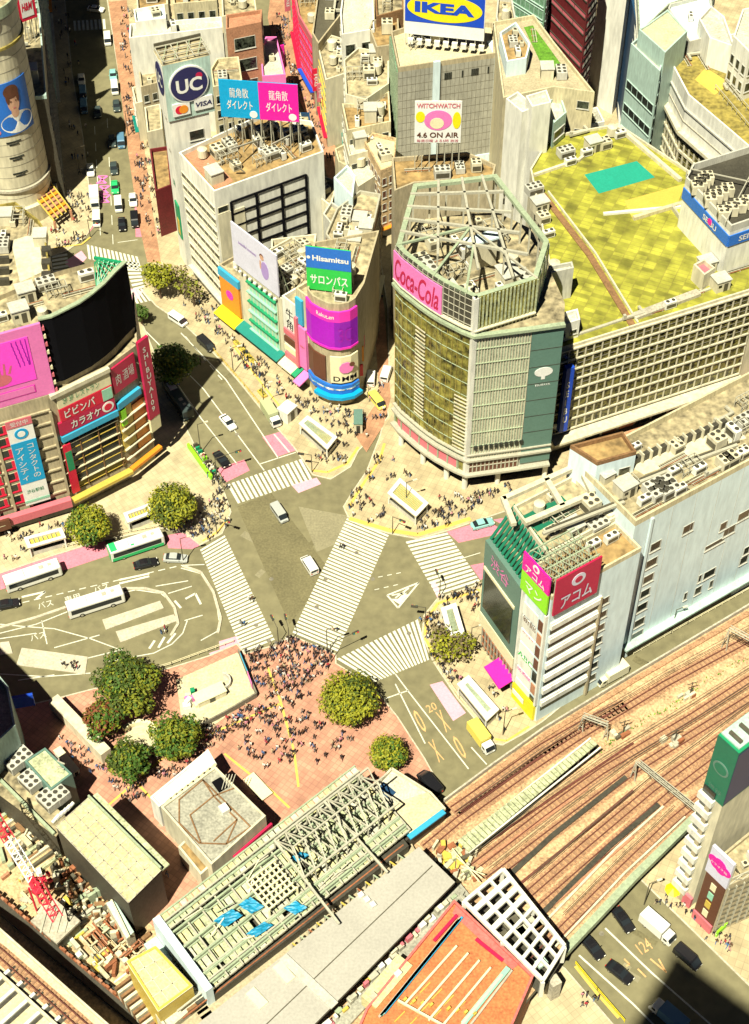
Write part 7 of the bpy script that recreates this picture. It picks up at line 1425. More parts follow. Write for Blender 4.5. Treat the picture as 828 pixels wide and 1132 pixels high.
t = thing('tower_crane', 'red and white lattice crane boom lying over the works at lower left', 'crane', W(62, 1015, 3)); A, B = W(-20, 880, 20), W(64, 1016, 9); d = B - A; u = d.normalized(); s_ = u.cross(Z3).normalized(); b = MB(); n = 22
def seg_(mb, i, n, w_, mt_):
    p, q_ = A + d * i / n, A + d * (i + 1) / n
    for a_ in (-w_, w_): mb.beam(p + s_ * a_, q_ + s_ * a_, .18, .18, mt_)
    mb.beam(p + Z3 * w_ * 1.6, q_ + Z3 * w_ * 1.6, .18, .18, mt_); mb.beam(p - s_ * w_, q_ + s_ * w_, .12, .12, mt_); mb.beam(p + s_ * w_, q_ + Z3 * w_ * 1.6, .12, .12, mt_); mb.beam(p - s_ * w_, q_ + Z3 * w_ * 1.6, .12, .12, mt_); mb.beam(p + s_ * w_, p - s_ * w_, .12, .12, mt_)
bw = MB()
for i in range(n): seg_(bw if 7 < i < 15 else b, i, n, .85, 's_white' if 7 < i < 15 else 'crane_red')
b.build('red_boom', t); bw.build('white_boom', t)
b = MB(); c = W(40, 975, 9)
for k in range(16): b.cb((c.x + rn.uniform(-1.6, 1.6), c.y + rn.uniform(-1.6, 1.6), c.z + rn.uniform(-3, 1)), (rn.uniform(.4, 1.2), rn.uniform(.4, 1.2), rn.uniform(.4, 1.2)), 'crane_red', rn.random())
b.build('slewing_gear', t); b = MB()
for i in (-1, 1):
    for j in (-1, 1): b.beam((c.x + i, c.y + j, PZ), (c.x + i, c.y + j, c.z), .25, .25, 'crane_red')
b.build('mast', t); b = MB(); c2 = W(62, 1020, 3); b.cb((c2.x, c2.y, PZ), (5.5, 4.5, 3.0), 'steel_dark', -.7); b.cb((c2.x, c2.y, 3.15), (5.9, 4.9, .5), 'concrete', -.7)
for k in range(4): b.beam((c2.x - 2 + k * 1.2, c2.y - 2, 3.7), (c2.x - 1.5 + k * 1.2, c2.y + 2, 3.9), .25, .25, 'steel')
b.build('base', t)
sheet('ground', [(40, 905), (78, 960), (70, 1000), (48, 1000), (0, 935), (-20, 905)], PZ + .02, 'soil')
t, P, ang = block('yellow_cabin', 'large cream yellow site building at the bottom left', 'building', [(140, 1063), (172, 1046), (213, 1090), (175, 1118)], 12, 's_goldy', 'panel_yellow', par=.15); tiledroof(t, [(140, 1063), (172, 1046), (213, 1090), (175, 1118)], 12.01, 3, 4, 'cream', hh=.06)
block('site_terrace', 'cream terrace below the yellow site building', 'building', [(172, 1122), (214, 1092), (232, 1098), (185, 1140)], 8, 'cream', 'roof_pale', par=.3)
t = thing('works_steps', 'pale ribbed stairs at the foot of the yellow site building', 'steps', W(150, 1110, 0)); b = MB()
for k in range(14): p = W(138 + k * 3.2, 1086 + k * 4, 4); b.cb((p.x, p.y, PZ), (3.4, .45, 4.2 - k * .15), 'cream' if k % 2 else 'brown', .7)
b.build('treads', t)
t = thing('timber_frames', 'stack of brown timber frames on the pale works floor', 'timber', W(120, 1040, 0)); b = MB()
for k in range(26):
    p = W(rn.uniform(98, 150), rn.uniform(1020, 1062), 0); a_ = rn.choice((.75, .75 + 1.57)); z_ = rn.uniform(.2, 2.2)
    for j in (-1, 1): b.cb((p.x + j * math.cos(a_ + 1.57) * .8, p.y + j * math.sin(a_ + 1.57) * .8, z_), (3.0, .25, .3), rn.choice(['terracotta', 'rust', 'cream_warm', 'soil']), a_)
    b.cb((p.x, p.y, z_), (.25, 1.7, .3), 'cream_warm', a_)
b.build('beams', t, kind='stuff')
t = thing('sheet_pile_wall', 'rust brown ribbed sheet piling along the dark trench', 'retaining wall', W(60, 1060, 0)); b = MB()
for k in range(52): p = W(-20 + k * 4.0, 975 + k * 3.4, 1); b.cb((p.x, p.y, PZ), (.7, .35, 1.6 + (k % 2) * .5), 'rust' if k % 3 else 'terracotta', -.7)
b.build('piles', t)
t = thing('long_shed', 'pale blue green long narrow shed roof below the panelled hall', 'shed', W(128, 1010, 0)); b = MB(); P = pxs([(117, 998), (126, 994), (148, 1030), (140, 1038)], 5); b.prism(ccw([tuple(p[:2]) for p in P]), PZ, 5, 'cream', 'pale_teal'); b.build('body', t); b = MB(); b.cb((W(133, 1016, 5).x, W(133, 1016, 5).y, 5), (.3, 7, .4), 's_cream', .5); b.build('ridge', t)
SM = MB(); kinds_ = ['concrete', 'cream', 'rust', 'steel', 'brown', 'white_wall', 's_goldy', 'steel_dark', 'cream_warm', 'terracotta', 'steel_green', 's_cream']
for k in range(420):
    x, y = rn.uniform(0, 205), rn.uniform(880, 1115)
    if not inpoly(x, y, [(0, 880), (55, 925), (100, 990), (135, 1020), (175, 1050), (150, 1085), (120, 1090), (60, 1040), (0, 985)]): continue
    p = W(x, y, 0); SM.cb((p.x, p.y, PZ), (rn.uniform(.3, 2.8), rn.uniform(.2, .9), rn.uniform(.2, 1.5)), rn.choice(kinds_), rn.choice((.75, -.8, .75, rn.uniform(0, 3))))
o = SM.build('building_materials'); tag(o, 'jumble of building materials, boards and boxes over the works site', 'building materials', kind='stuff')
o = MB()
for k in range(9): p = W(14 + k * 5, 905 + k * 6, 1); o.cb((p.x, p.y, PZ), (4.5, .5, .8), ('cream', 'steel_dark', 'panel_green')[k % 3], .72)
o = o.build('pipe_stack'); center_obj(o); tag(o, 'stack of pale pipes and beams near the crane boom', 'pipes')
t, P, ang = block('trench_shade_slab', 'low dark slab painting the shade of the trench at lower left', 'wall', [(-20, 985), (0, 990), (200, 1150), (170, 1150), (0, 1010)], 1.2, 'dark_wall', 'dark_wall', par=0)  # dark slab stands in for the shadow lying along the trench
b1, b2 = W(748, 970, 0), W(763, 1003, 0); TB = V((49.2, 115.5, 0)); top1, top2, top3 = W(794, 812, 45), W(817, 833, 45), W(845, 815, 45); TB = V((top2.x, top2.y, 0))
e1 = (V((top1.x, top1.y, 0)) - TB); e2 = (V((top3.x, top3.y, 0)) - TB).normalized() * 14
t = thing('green_topped_tower', 'slim cream tower with a large dark green box sign on top at right edge', 'building', (TB.x, TB.y, 0)); e1u = e1.normalized(); e2u = V((-e1u.y, e1u.x, 0)); e2u = e2u if e2u.x > 0 else -e2u
zg = zof((799, 892), TB[:2]); b = MB(); b.box(TB + e1u * .1 + e2u * .1, e1u * (e1.length - .2), e2u * 13, Z3 * zg, 'cream'); b.build('wall', t)
b = MB(); b.box(TB + Z3 * zg, e1, e2u * 13.4, Z3 * (45 - zg), 's_forest', 's_dgreen'); b.box(TB + e1u * .4 + e2u * .4 + Z3 * 45.01, e1 * .86, e2u * 12.5, Z3 * .3, 'pale_teal'); b.build('green_box', t)
b = MB(); b.box(TB + e2u * .02 + e1u * -.04 + Z3 * (zg + .5), -e1u * .05, e2u * 13, Z3 * (44 - zg), 's_navy'); b.build('side_shade_sheet', t)  # navy sheet paints the shade on the box's unlit right side
m_ = TB + e1 * .5; disc(t, 'ring_emblem', m_ - e2u * .02 + Z3 * (zg + (45 - zg) * .55), -e1u, Z3, 1.4, 's_slate', off=.1); disc(t, 'ring_emblem', m_ - e2u * .02 + Z3 * (zg + (45 - zg) * .55), -e1u, Z3, 1.1, 's_forest', off=.14); lettering(t, '渋谷', m_ + Z3 * (zg + 2.5), -e1u, Z3, 2.4, 's_slate', off=.1, bold=0)
b = MB()
for k in range(5): b.box(TB + e1u * .8 + e2u * (1 + k * 2) + Z3 * 45.32, e1u * 2.2, e2u * .5, Z3 * .5, 'steel_dark')
b.build('roof_grille', t)
ft = TB + e1; b = MB()
for k in range(9): b.box(ft - e1u * 2.6 - e2u * .02 + Z3 * (3 + k * 3.3), e1u * 2.7, -e2u * .8, Z3 * 1.5, 'white_wall'); b.box(ft - e1u * 2.4 - e2u * .02 + Z3 * (4.6 + k * 3.3), e1u * 2.2, -e2u * .3, Z3 * 1.5, 'dark_glass')
b.build('balconies', t); panel(t, 'shopfront', ft, TB, .3, 3.2, 's_rose', th=.5)
b = MB(); b.box(TB + e1u * (e1.length * .42) - e2u * .02 + Z3 * .3, e1u * .8, -e2u * .5, Z3 * (zg - .4), 'tan_wall'); b.build('pilaster', t)
l1, l2 = W(781.6, 960, 15), W(804.6, 982, 15); zl = zof((815, 945), l2[:2]); zq = zof((792, 929), l1[:2]); L1 = V((l1.x, l1.y, 0)); L2 = V((l2.x, l2.y, 0)); ulw = (L2 - L1).normalized(); blw = V((-ulw.y, ulw.x, 0))
hl = (zl + zq) / 2
t, P, ang = block('corner_office', 'dark windowed corner building under a white sign with a magenta emblem at lower right', 'building', None, 15, 'tan_wall', 'roof_grime', world=[tuple(L1[:2]), tuple(L2[:2]), tuple((L2 + blw * 18 + ulw * 5)[:2]), tuple((L1 + blw * 18)[:2])], cl=10)
panel(t, 'dark_front', L1 + ulw * .2, L2 - ulw * .2, 1.2, 14.6, 's_brown', th=.25)
for k in range(4): panel(t, 'window_poster', L1 + ulw * 1.6, L2 - ulw * 1.6, 3.4 + k * 2.7, 5.2 + k * 2.7, ('s_cream', 's_goldy', 's_mint', 's_cream')[k], th=.1, gap=.27)
panel(t, 'shop_band', L1 + ulw * .2, L2 - ulw * .2, .2, 2.6, 's_rose', th=.5)
b = MB(); fr_ = (L2 + blw * 18 + ulw * 5) - L2
for k in range(14): b.box(L2 + fr_ * k / 14 + V((.05, 0, 1)), fr_.normalized() * .15, fr_.normalized().cross(Z3) * .3, Z3 * 14, 'steel')
for k in range(9): b.box(L2 + V((.05, 0, 1.5 + k * 1.6)), fr_, fr_.normalized().cross(Z3) * .2, Z3 * .15, 'steel_dark')
b.build('side_lattice', t)
t = thing('rooftop_billboard', 'white sign panel with a magenta cloud emblem on the lower right corner building', 'billboard', ((L1.x + L2.x) / 2, (L1.y + L2.y) / 2, 15)); panel(t, 'panel', L1, L2, 15.2, 22.5, 's_lilac', th=.5); c = (L1 + L2) / 2
for dx, dz, r_ in ((-1.2, .4, 1.0), (0, .6, 1.2), (1.2, 0, 1.0), (.3, -.5, 1.1), (-.7, -.4, .9)): disc(t, 'emblem', c + ulw * dx + Z3 * (19.2 + dz), ulw, Z3, r_, 's_magenta', off=.56 + .01 * (dx + 2), n=14)
lettering(t, 'カラオケ館', c + Z3 * 19.2, ulw, Z3, 3.2, 's_white', off=.66, bold=0)
b = MB()
for k in range(6): p = L1.lerp(L2, k / 5); b.beam(p - V((0, 0, -15)), p + Z3 * 22, .15, .15, 'steel'); b.beam(p + blw * 3 + Z3 * 15, p + Z3 * 21.5, .14, .14, 'steel_dark')
for k in range(8): b.beam(L2 + fr_ * k / 8 + Z3 * 15.9, L2 + fr_ * (k + 1) / 8 + Z3 * 18, .14, .14, 'steel'); b.beam(L2 + fr_ * k / 8 + Z3 * 18, L2 + fr_ * (k + 1) / 8 + Z3 * 18, .16, .16, 'steel'); b.beam(L2 + fr_ * k / 8 + Z3 * 18, L2 + fr_ * (k + 1) / 8 + Z3 * 15.9, .14, .14, 'steel')
b.build('frame', t)
tip = W(745, 1056, 0); TH = 246; k0_ = tip - SD * TH * L60
e_r = (W(828, 1117, 0) - tip).normalized(); e_l = (W(700, 1134, 0) - tip).normalized()
e_r = V((max(.2, e_r.x), min(-.15, e_r.y), 0)).normalized()
block('observation_tower', 'very tall glass tower behind the viewpoint', 'building', None, TH, 'pale_glass', 'roof_grey', world=[tuple(k0_[:2]), tuple((k0_ + e_r * 46)[:2]), tuple((k0_ + e_r * 46 + e_l * 50)[:2]), tuple((k0_ + e_l * 50)[:2])])
random.seed(51)
for n_, c_ in dict(c_white=(.80, .80, .74), c_black=(.012, .012, .015), c_silver=(.42, .44, .42), c_teal=(.25, .55, .52), c_green=(.03, .50, .16), c_yellow=(.82, .68, .12), c_cream=(.74, .70, .50), c_blue=(.10, .22, .34), c_sage=(.42, .46, .26), c_dark=(.05, .07, .07)).items(): mat(n_, c_, .3, var=0)
mat('lamp', (.85, .85, .75), .2, var=0); mat('tail', (.55, .01, .01), .3, var=0)
def loft(mb, secs, mt, close=True):
    """secs: list of rings with equal point counts"""
    n = len(secs[0]); vs = [p for s_ in secs for p in s_]; fs = []
    for i in range(len(secs) - 1):
        for j in range(n): k = (j + 1) % n; fs.append((i * n + j, i * n + k, (i + 1) * n + k, (i + 1) * n + j))
    if close: fs.append(tuple(range(n - 1, -1, -1))); fs.append(tuple((len(secs) - 1) * n + j for j in range(n)))
    mb.mesh(vs, fs, mt)
def rring(x, w_, z0, z1, r=.12):
    h_ = w_ / 2; return [(x, -h_ + r * .3, z0), (x, h_ - r * .3, z0), (x, h_, z0 + r), (x, h_, z1 - r), (x, h_ - r, z1), (x, -h_ + r, z1), (x, -h_, z1 - r), (x, -h_, z0 + r)]
def wheelmesh(r, w_):
    b = MB(); b.tube((0, -w_ / 2, 0), (0, w_ / 2, 0), r, 14, 'rubber'); b.tube((0, -w_ / 2 - .01, 0), (0, w_ / 2 + .01, 0), r * .55, 10, 'steel'); return raw(b, 'wheel')
WH = {'s': wheelmesh(.32, .22), 'b': wheelmesh(.48, .3)}
def finish(t, L, w_, xs, whk, nose, tail_, zl=.65):
    for x in xs:
        for s_ in (-1, 1): o = bpy.data.objects.new('wheel', WH[whk]); COL.objects.link(o); o.parent = t; o.location = (x, s_ * (w_ / 2 - .13), .32 if whk == 's' else .48)
    for s_ in (-1, 1):
        b = MB(); b.cb((nose - .03, s_ * (w_ / 2 - .28), zl), (.1, .34, .16), 'lamp'); b.build('headlight', t); b = MB(); b.cb((tail_ + .02, s_ * (w_ / 2 - .25), zl + .05), (.1, .26, .2), 'tail'); b.build('tail_light', t)
def proto(name, kind, paint, deco=None):
    t = bpy.data.objects.new(name, None); COL.objects.link(t); b = MB(); g = MB()
    if kind == 'car':
        prof = [(-2.25, .35, .80), (-2.15, .28, .98), (-1.3, .26, 1.02), (.85, .26, .98), (1.9, .28, .84), (2.25, .36, .70)]
        loft(b, [rring(x, 1.78 if abs(x) < 2 else 1.6, a, c) for x, a, c in prof], paint); loft(b, [rring(-1.05, 1.36, 1.0, 1.44, .08), rring(-.2, 1.40, 1.0, 1.49, .08), rring(.35, 1.36, 1.0, 1.44, .08)], paint)
        loft(g, [rring(-1.75, 1.5, .97, 1.03, .03), rring(-1.02, 1.50, .98, 1.38, .12), rring(.32, 1.50, .98, 1.38, .12), rring(1.05, 1.5, .95, 1.01, .03)], 'car_glass'); b.build('body', t); g.build('windows', t); finish(t, 4.5, 1.78, (-1.35, 1.4), 's', 2.25, -2.25)
        for s_ in (-1, 1): m_ = MB(); m_.cb((.75, s_ * .98, .98), (.12, .2, .12), paint); m_.build('mirror', t)
    if kind == 'van':
        prof = [(-2.3, .35, 1.75), (-2.2, .3, 1.88), (1.0, .3, 1.88), (1.25, .3, 1.7)]; loft(b, [rring(x, 1.72, a, c) for x, a, c in prof], paint); loft(b, [rring(1.2, 1.72, .3, 1.1), rring(1.9, 1.70, .3, 1.0), rring(2.25, 1.6, .35, .85)], paint)
        loft(g, [rring(1.1, 1.6, 1.05, 1.78, .1), rring(1.45, 1.6, 1.05, 1.5, .1), rring(1.95, 1.58, .98, 1.03, .02)], 'car_glass')
        for s_ in (-1, 1): g.box((-1.9, s_ * .865, 1.15), (2.9, 0, 0), (0, s_ * .02, 0), (0, 0, .5), 'car_glass')
        g.box((-2.33, -.7, 1.15), (.02, 0, 0), (0, 1.4, 0), (0, 0, .5), 'car_glass'); b.build('body', t); g.build('windows', t); finish(t, 4.6, 1.72, (-1.4, 1.45), 's', 2.25, -2.3)
    if kind == 'truck':
        b.box((-3.1, -1.05, .75), (4.4, 0, 0), (0, 2.1, 0), (0, 0, 2.1), deco or paint); b.build('cargo_box', t); b = MB(); b.box((-3.1, -.9, .5), (5.9, 0, 0), (0, 1.8, 0), (0, 0, .22), 'steel_dark'); b.build('chassis', t); b = MB()
        loft(b, [rring(1.45, 1.9, .45, 2.1), rring(2.5, 1.9, .45, 2.05), rring(2.95, 1.85, .45, 1.3)], 'c_white' if paint != 'c_cream' else 'c_cream'); b.build('cab', t); loft(g, [rring(2.3, 1.75, 1.25, 1.95, .08), rring(2.62, 1.75, 1.25, 1.92, .08), rring(2.99, 1.72, 1.2, 1.3, .03)], 'car_glass')
        for s_ in (-1, 1): g.box((1.75, s_ * .955, 1.25), (.65, 0, 0), (0, s_ * .02, 0), (0, 0, .55), 'car_glass')
        g.build('windows', t); finish(t, 6, 1.9, (-1.9, 2.1), 's', 3.0, -3.1)
    if kind == 'bus':
        loft(b, [rring(-5.2, 2.35, .5, 2.9, .2), rring(-5.1, 2.45, .35, 3.05, .2), rring(5.05, 2.45, .35, 3.05, .2), rring(5.25, 2.3, .45, 2.8, .2)], paint); b.build('body', t)
        for s_ in (-1, 1): g.box((-4.7, s_ * 1.23, 1.35), (9.3, 0, 0), (0, s_ * .025, 0), (0, 0, 1.15), 'car_glass')
        g.box((5.2, -1.05, 1.0), (.1, 0, 0), (0, 2.1, 0), (0, 0, 1.6), 'car_glass'); g.box((-5.27, -1, 1.6), (.05, 0, 0), (0, 2, 0), (0, 0, .9), 'car_glass'); g.build('windows', t)
        m_ = MB(); m_.cb((-2.6, 0, 3.05), (2.2, 1.5, .22), 'c_white'); m_.cb((1.8, 0, 3.05), (.8, .8, .12), 'steel'); m_.cb((3.4, .1, 3.05), (.6, .6, .1), 'steel'); m_.build('roof_unit', t)
        if deco:
            m_ = MB()
            for s_ in (-1, 1): m_.box((-5.0, s_ * 1.235, .45), (10, 0, 0), (0, s_ * .02, 0), (0, 0, .75), deco)
            m_.box((-5.32, -1.1, .5), (.06, 0, 0), (0, 2.2, 0), (0, 0, 2.3), deco); m_.cb((-4.4, 0, 3.06), (1.2, 2.1, .03), deco); m_.cb((-.8, -.9, 3.06), (.6, .4, .03), deco); m_.build('livery', t)
        finish(t, 10.5, 2.45, (-2.9, 2.9), 'b', 5.25, -5.25, .75)
    return t
PR_ = {}; FIRST = set()
GRP = {'car': 'cars', 'van': 'vans', 'truck': 'box trucks', 'bus': 'buses'}
def vehicle(kind, paint, name, label, c, d, deco=None, s_=1.0, z=0.0):
    key = (kind, paint, deco, name); P = W(c[0], c[1], z + .6); Q = W(c[0] + d[0], c[1] + d[1], z + .6); a = math.atan2(Q.y - P.y, Q.x - P.x); loc = V((P.x, P.y, z + .012))
    if key not in PR_: PR_[key] = proto(name, kind, paint, deco); r = PR_[key]
    else: r = copy_tree(PR_[key], loc, a)
    r.location = loc; r.rotation_euler = (0, 0, a); r.scale = (s_, s_, s_); r['label'] = label; r['category'] = {'car': 'car', 'van': 'van', 'truck': 'truck', 'bus': 'bus'}[kind]; r['group'] = GRP[kind] + ' on the streets'
    return r
VS = [
 ('bus', 'c_white', 'city_bus', 'white bus standing at the kerb at the left edge', (37, 640), (60, -20), None),
 ('bus', 'c_white', 'city_bus', 'white bus with green skirts and rear parked under the two round trees', (151, 606), (60, -20), 'c_green'),
 ('bus', 'c_white', 'city_bus', 'white bus parked inside the loop of the bus terminal', (106, 669), (60, -19), None),
 ('car', 'c_black', 'parked_car', 'black car driving below the green skirted bus', (161, 623), (26, -6), None),
 ('car', 'c_silver', 'parked_car', 'silver car in front of the left crosswalk', (194, 617), (26, 1), None),
 ('car', 'c_black', 'parked_car', 'black car at the left edge below the first white bus', (8, 668), (26, -5), None),
 ('van', 'c_silver', 'van', 'silver van entering the middle of the junction', (309, 568), (9, 13), None),
 ('van', 'c_white', 'van', 'white van beside the long diagonal crosswalk', (342, 625), (-9, -14), None),
 ('car', 'c_teal', 'parked_car', 'pale teal car on the pink road lane at the right of the junction', (533, 579), (22, -6), None),
 ('truck', 'c_white', 'box_truck', 'small truck with a yellow box near the bottom crosswalk', (532, 818), (11, 15), 'c_yellow'),
 ('van', 'c_black', 'van', 'long black van on the pink lane beside the corner canopy', (475, 866), (-14, -16), None),
 ('truck', 'c_cream', 'box_truck', 'cream box truck parked beside the pale blue slab building', (675, 748), (-22, 12), 'c_cream'),
 ('truck', 'c_white', 'box_truck', 'truck with a sage green box above the top left crosswalk', (300, 461), (9, 14), 'c_sage'),
 ('car', 'c_white', 'parked_car', 'white car at the tip of the big dark shadow', (252, 467), (8, 9), None),
 ('car', 'c_black', 'parked_car', 'black car beside the green railing near the pink lane', (245, 508), (8, 10), None),
 ('van', 'c_black', 'van', 'black van on the road above the bushy tree', (228, 381), (12, 11), None),
 ('van', 'c_white', 'van', 'white van near the top of the main road by the leafless trees', (197, 354), (12, 8), None),
 ('van', 'c_white', 'van', 'left of the white vans in the pedestrian street entrance', (410, 418), (1, -12), None),
 ('van', 'c_white', 'van', 'right of the white vans in the pedestrian street entrance', (427, 413), (4, -12), None),
 ('van', 'c_yellow', 'van', 'yellow van at the corner of the gold glass tower', (417, 444), (9, 11), None),
 ('van', 'c_white', 'van', 'white van at the top right of the shaded street', (119, 44), (1, 14), None),
 ('car', 'c_teal', 'parked_car', 'teal car parked on the sunny edge of the shaded street', (125, 83), (1, 12), None),
 ('van', 'c_white', 'van', 'white van parked just below the teal car in the shaded street', (127, 98), (1, 12), None),
 ('car', 'c_white', 'parked_car', 'white car in the shaded street, uppermost of the left lane', (90, 88), (1, 12), None),
 ('van', 'c_blue', 'van', 'blue van in the shaded street below the uppermost white car', (92, 104), (1, 12), None),
 ('van', 'c_blue', 'van', 'blue van in the shaded street, second below the uppermost white car', (93, 119), (1, 12), None),
 ('car', 'c_dark', 'parked_car', 'dark car in the shaded street beside the tip of the round shadow', (129, 117), (1, 12), None),
 ('car', 'c_dark', 'parked_car', 'dark car in the middle of the shaded street', (108, 124), (1, 12), None),
 ('car', 'c_dark', 'parked_car', 'dark car in the right lane of the shaded street above the green taxi', (124, 156), (1, 12), None),
 ('van', 'c_blue', 'van', 'blue van at the right kerb of the shaded street', (134, 157), (1, 14), None),
 ('car', 'c_dark', 'parked_car', 'dark car just above the green roofed taxi', (126, 186), (1, 12), None),
 ('car', 'c_white', 'parked_car', 'white car at the lower left end of the shade in the upper street', (100, 188), (1, 13), None),
 ('car', 'c_green', 'parked_car', 'green taxi in the sunny part of the upper left street', (127, 207), (1, 12), None),
 ('van', 'c_white', 'van', 'white van right below the green taxi', (131, 227), (1, 14), None),
 ('truck', 'c_white', 'box_truck', 'white box truck at the left kerb beside the pink lane', (105, 222), (1, 15), None),
 ('van', 'c_white', 'van', 'white van at the left kerb below the white box truck', (107, 243), (0, 12), None),
 ('car', 'c_black', 'parked_car', 'black car waiting above the upper left crosswalk', (135, 248), (1, 13), None),
 ('car', 'c_white', 'parked_car', 'white car at the right kerb on the pink lane', (147, 221), (1, 12), None),
 ('van', 'c_black', 'van', 'black van at the right kerb near the upper left crosswalk', (149, 244), (1, 13), None),
 ('car', 'c_white', 'parked_car', 'white car crossing at the very top of the shaded street', (106, 10), (9, 1), None),
 ('car', 'c_black', 'parked_car', 'black car just emerging from under the railway at lower right', (689, 1017), (10, 14), None),
 ('car', 'c_black', 'parked_car', 'black car half under the railway beside the yellow line', (655, 1047), (10, 12), None),
 ('car', 'c_black', 'parked_car', 'black car in the middle lane at lower right', (685, 1075), (15, 12), None),
 ('van', 'c_black', 'van', 'black people carrier next to the white truck at lower right', (760, 1059), (14, 12), None),
 ('truck', 'c_white', 'box_truck', 'white box truck parked near the green topped tower', (727, 1028), (15, 13), 'c_white'),
 ('truck', 'c_blue', 'box_truck', 'blue box truck in the big dark shadow at the bottom right', (738, 1124), (-14, -12), 'c_blue'),
 ('bus', 'c_dark', 'city_bus', 'bus, its paint darkened for shade, in the shadow of the black curved screen', (197, 445), (10, 15), None),  # pale bus standing in shadow; the shade is put into its paint
 ('car', 'c_blue', 'parked_car', 'blue car just above the darkened bus in the big shadow', (190, 418), (8, 12), None),
]
for v in VS: vehicle(*v[:7], s_=1.12 if v[0] == 'van' and v[1] == 'c_black' and v[4][0] == 475 else 1.0)
for n_, c_ in dict(leaf=(.19, .21, .008), leaf_dark=(.06, .095, .008), leaf_light=(.31, .31, .012), leaf_green=(.055, .13, .010), leaf_red=(.20, .06, .02), bark=(.12, .08, .05), twig=(.20, .15, .08)).items(): mat(n_, c_, .75, var=.25, scale=1.5, fine=6)
def tree(name, label, px, rad, hgt, dense=True, mats=('leaf', 'leaf_dark', 'leaf_light'), n=2600, group='trees round the crossing', low=.35, seed=0, leaf=.36):
    rn = random.Random(seed); c = W(px[0], px[1], 0); t = thing(name, label, 'tree', (c.x, c.y, PZ if True else 0), group); c.z = PZ
    b = MB(); th_ = hgt * low; b.tube(c, c + Z3 * th_, .28, 10, 'bark', .2); lobes = []
    for k in range(14 if dense else 18):
        a = k * 2.4 + rn.uniform(-.3, .3); e_ = rn.uniform(.05, 1); rr_ = rad * math.sqrt(max(.05, 1 - (e_ - .35) ** 2 * 1.6)) * rn.uniform(.35, .78); z_ = th_ + (hgt - th_) * (.12 + .72 * e_)
        p = c + V((math.cos(a) * rr_, math.sin(a) * rr_, z_)); lobes.append((p, rad * rn.uniform(.30, .48) * (1 if dense else .85))); b.tube(c + Z3 * th_ * rn.uniform(.7, 1), p, .11, 6, 'bark', .04)
    lobes.append((c + Z3 * (hgt * .82), rad * .5)); lobes.append((c + Z3 * (th_ + (hgt - th_) * .4), rad * .72))
    if dense: lobes = [(c + Z3 * (th_ * .7 + (hgt - th_ * .7) * .5) + V((math.cos(k * 2.4), math.sin(k * 2.4), 0)) * rad * .55 * math.sqrt(max(0, 1 - ((k % 9) / 4.2 - 1) ** 2)) + Z3 * ((k % 9) / 4.2 - 1) * (hgt - th_) * .34, rad * .46) for k in range(27)]
    b.build('trunk', t); b = MB(); tot = sum(r_ ** 2 for _, r_ in lobes)
    for p, r_ in lobes:
        lm = rn.choice(mats)
        for k in range(int(n * r_ * r_ / tot)):
            d = V((rn.gauss(0, 1), rn.gauss(0, 1), rn.gauss(0, 1))).normalized(); q_ = p + V((d.x * r_, d.y * r_, d.z * r_ * .85)) * rn.uniform(.72, 1.08)
            if q_.z < th_ * .8: continue
            nn_ = (d + V((rn.uniform(-.7, .7), rn.uniform(-.7, .7), rn.uniform(-.3, .9)))).normalized(); a_ = nn_.orthogonal().normalized(); bb = nn_.cross(a_); ph = rn.uniform(0, 6.28); a2 = a_ * math.cos(ph) + bb * math.sin(ph); b2_ = nn_.cross(a2); s_ = leaf * rn.uniform(.6, 1.3)
            b.face([q_ - a2 * s_, q_ - b2_ * s_ * .55, q_ + a2 * s_, q_ + b2_ * s_ * .55], lm if rn.random() < .6 else rn.choice(mats))
    b.build('crown', t); return t
tree('round_tree', 'big round clipped tree at the edge of the plaza beside the bottom crosswalk', (386, 792), 5.4, 9.0, n=8500, leaf=.3, seed=1)
tree('round_tree', 'smaller round tree on the plaza above the corner canopy', (429, 846), 3.4, 6.0, n=4400, leaf=.27, seed=2, mats=('leaf', 'leaf_green', 'leaf_light'))
tree('round_tree', 'round tree on the pavement corner nearest the left crosswalk', (193, 580), 4.9, 9.0, n=7500, leaf=.3, seed=3)
tree('round_tree', 'round tree on the pavement in front of the red windowed store', (102, 600), 4.4, 8.4, n=6800, leaf=.3, seed=4, mats=('leaf', 'leaf_green', 'leaf_light'))
tree('broad_tree', 'largest green tree overhanging the bus loop road', (146, 782), 6.2, 11, n=7600, leaf=.32, seed=5, mats=('leaf_green', 'leaf_dark', 'leaf'), dense=False)
tree('broad_tree', 'reddish tinged tree at the left of the small round square', (120, 812), 4.0, 7.5, n=2400, seed=6, mats=('leaf', 'leaf_red', 'leaf_green'), dense=False)
tree('broad_tree', 'yellow green tree to the right of the small round square', (197, 832), 4.6, 8, n=4200, leaf=.3, seed=7, mats=('leaf', 'leaf_green'), dense=False)
tree('broad_tree', 'lowest tree of the cluster, above the waiting crowd', (146, 858), 4.3, 7.5, n=4000, leaf=.3, seed=8, mats=('leaf_green', 'leaf_dark', 'leaf'), dense=False)
tree('broad_tree', 'bushy street tree half in the shadow of the black curved screen', (196, 424), 5.4, 9.5, n=4200, seed=9, mats=('leaf', 'leaf_green', 'leaf_dark'), dense=False)
tree('thin_tree', 'sparse yellow green tree at the top of the main road', (178, 330), 4.2, 10, n=1300, seed=10, mats=('leaf', 'leaf_light'), dense=False)
tree('thin_tree', 'small thin leaved tree above the white van on the main road', (200, 325), 3.2, 7, n=420, seed=11, mats=('leaf', 'twig'), dense=False)
tree('thin_tree', 'nearly bare tree just right of the thin leaved tree', (215, 338), 2.8, 6.5, n=260, seed=12, mats=('leaf', 'twig'), dense=False)
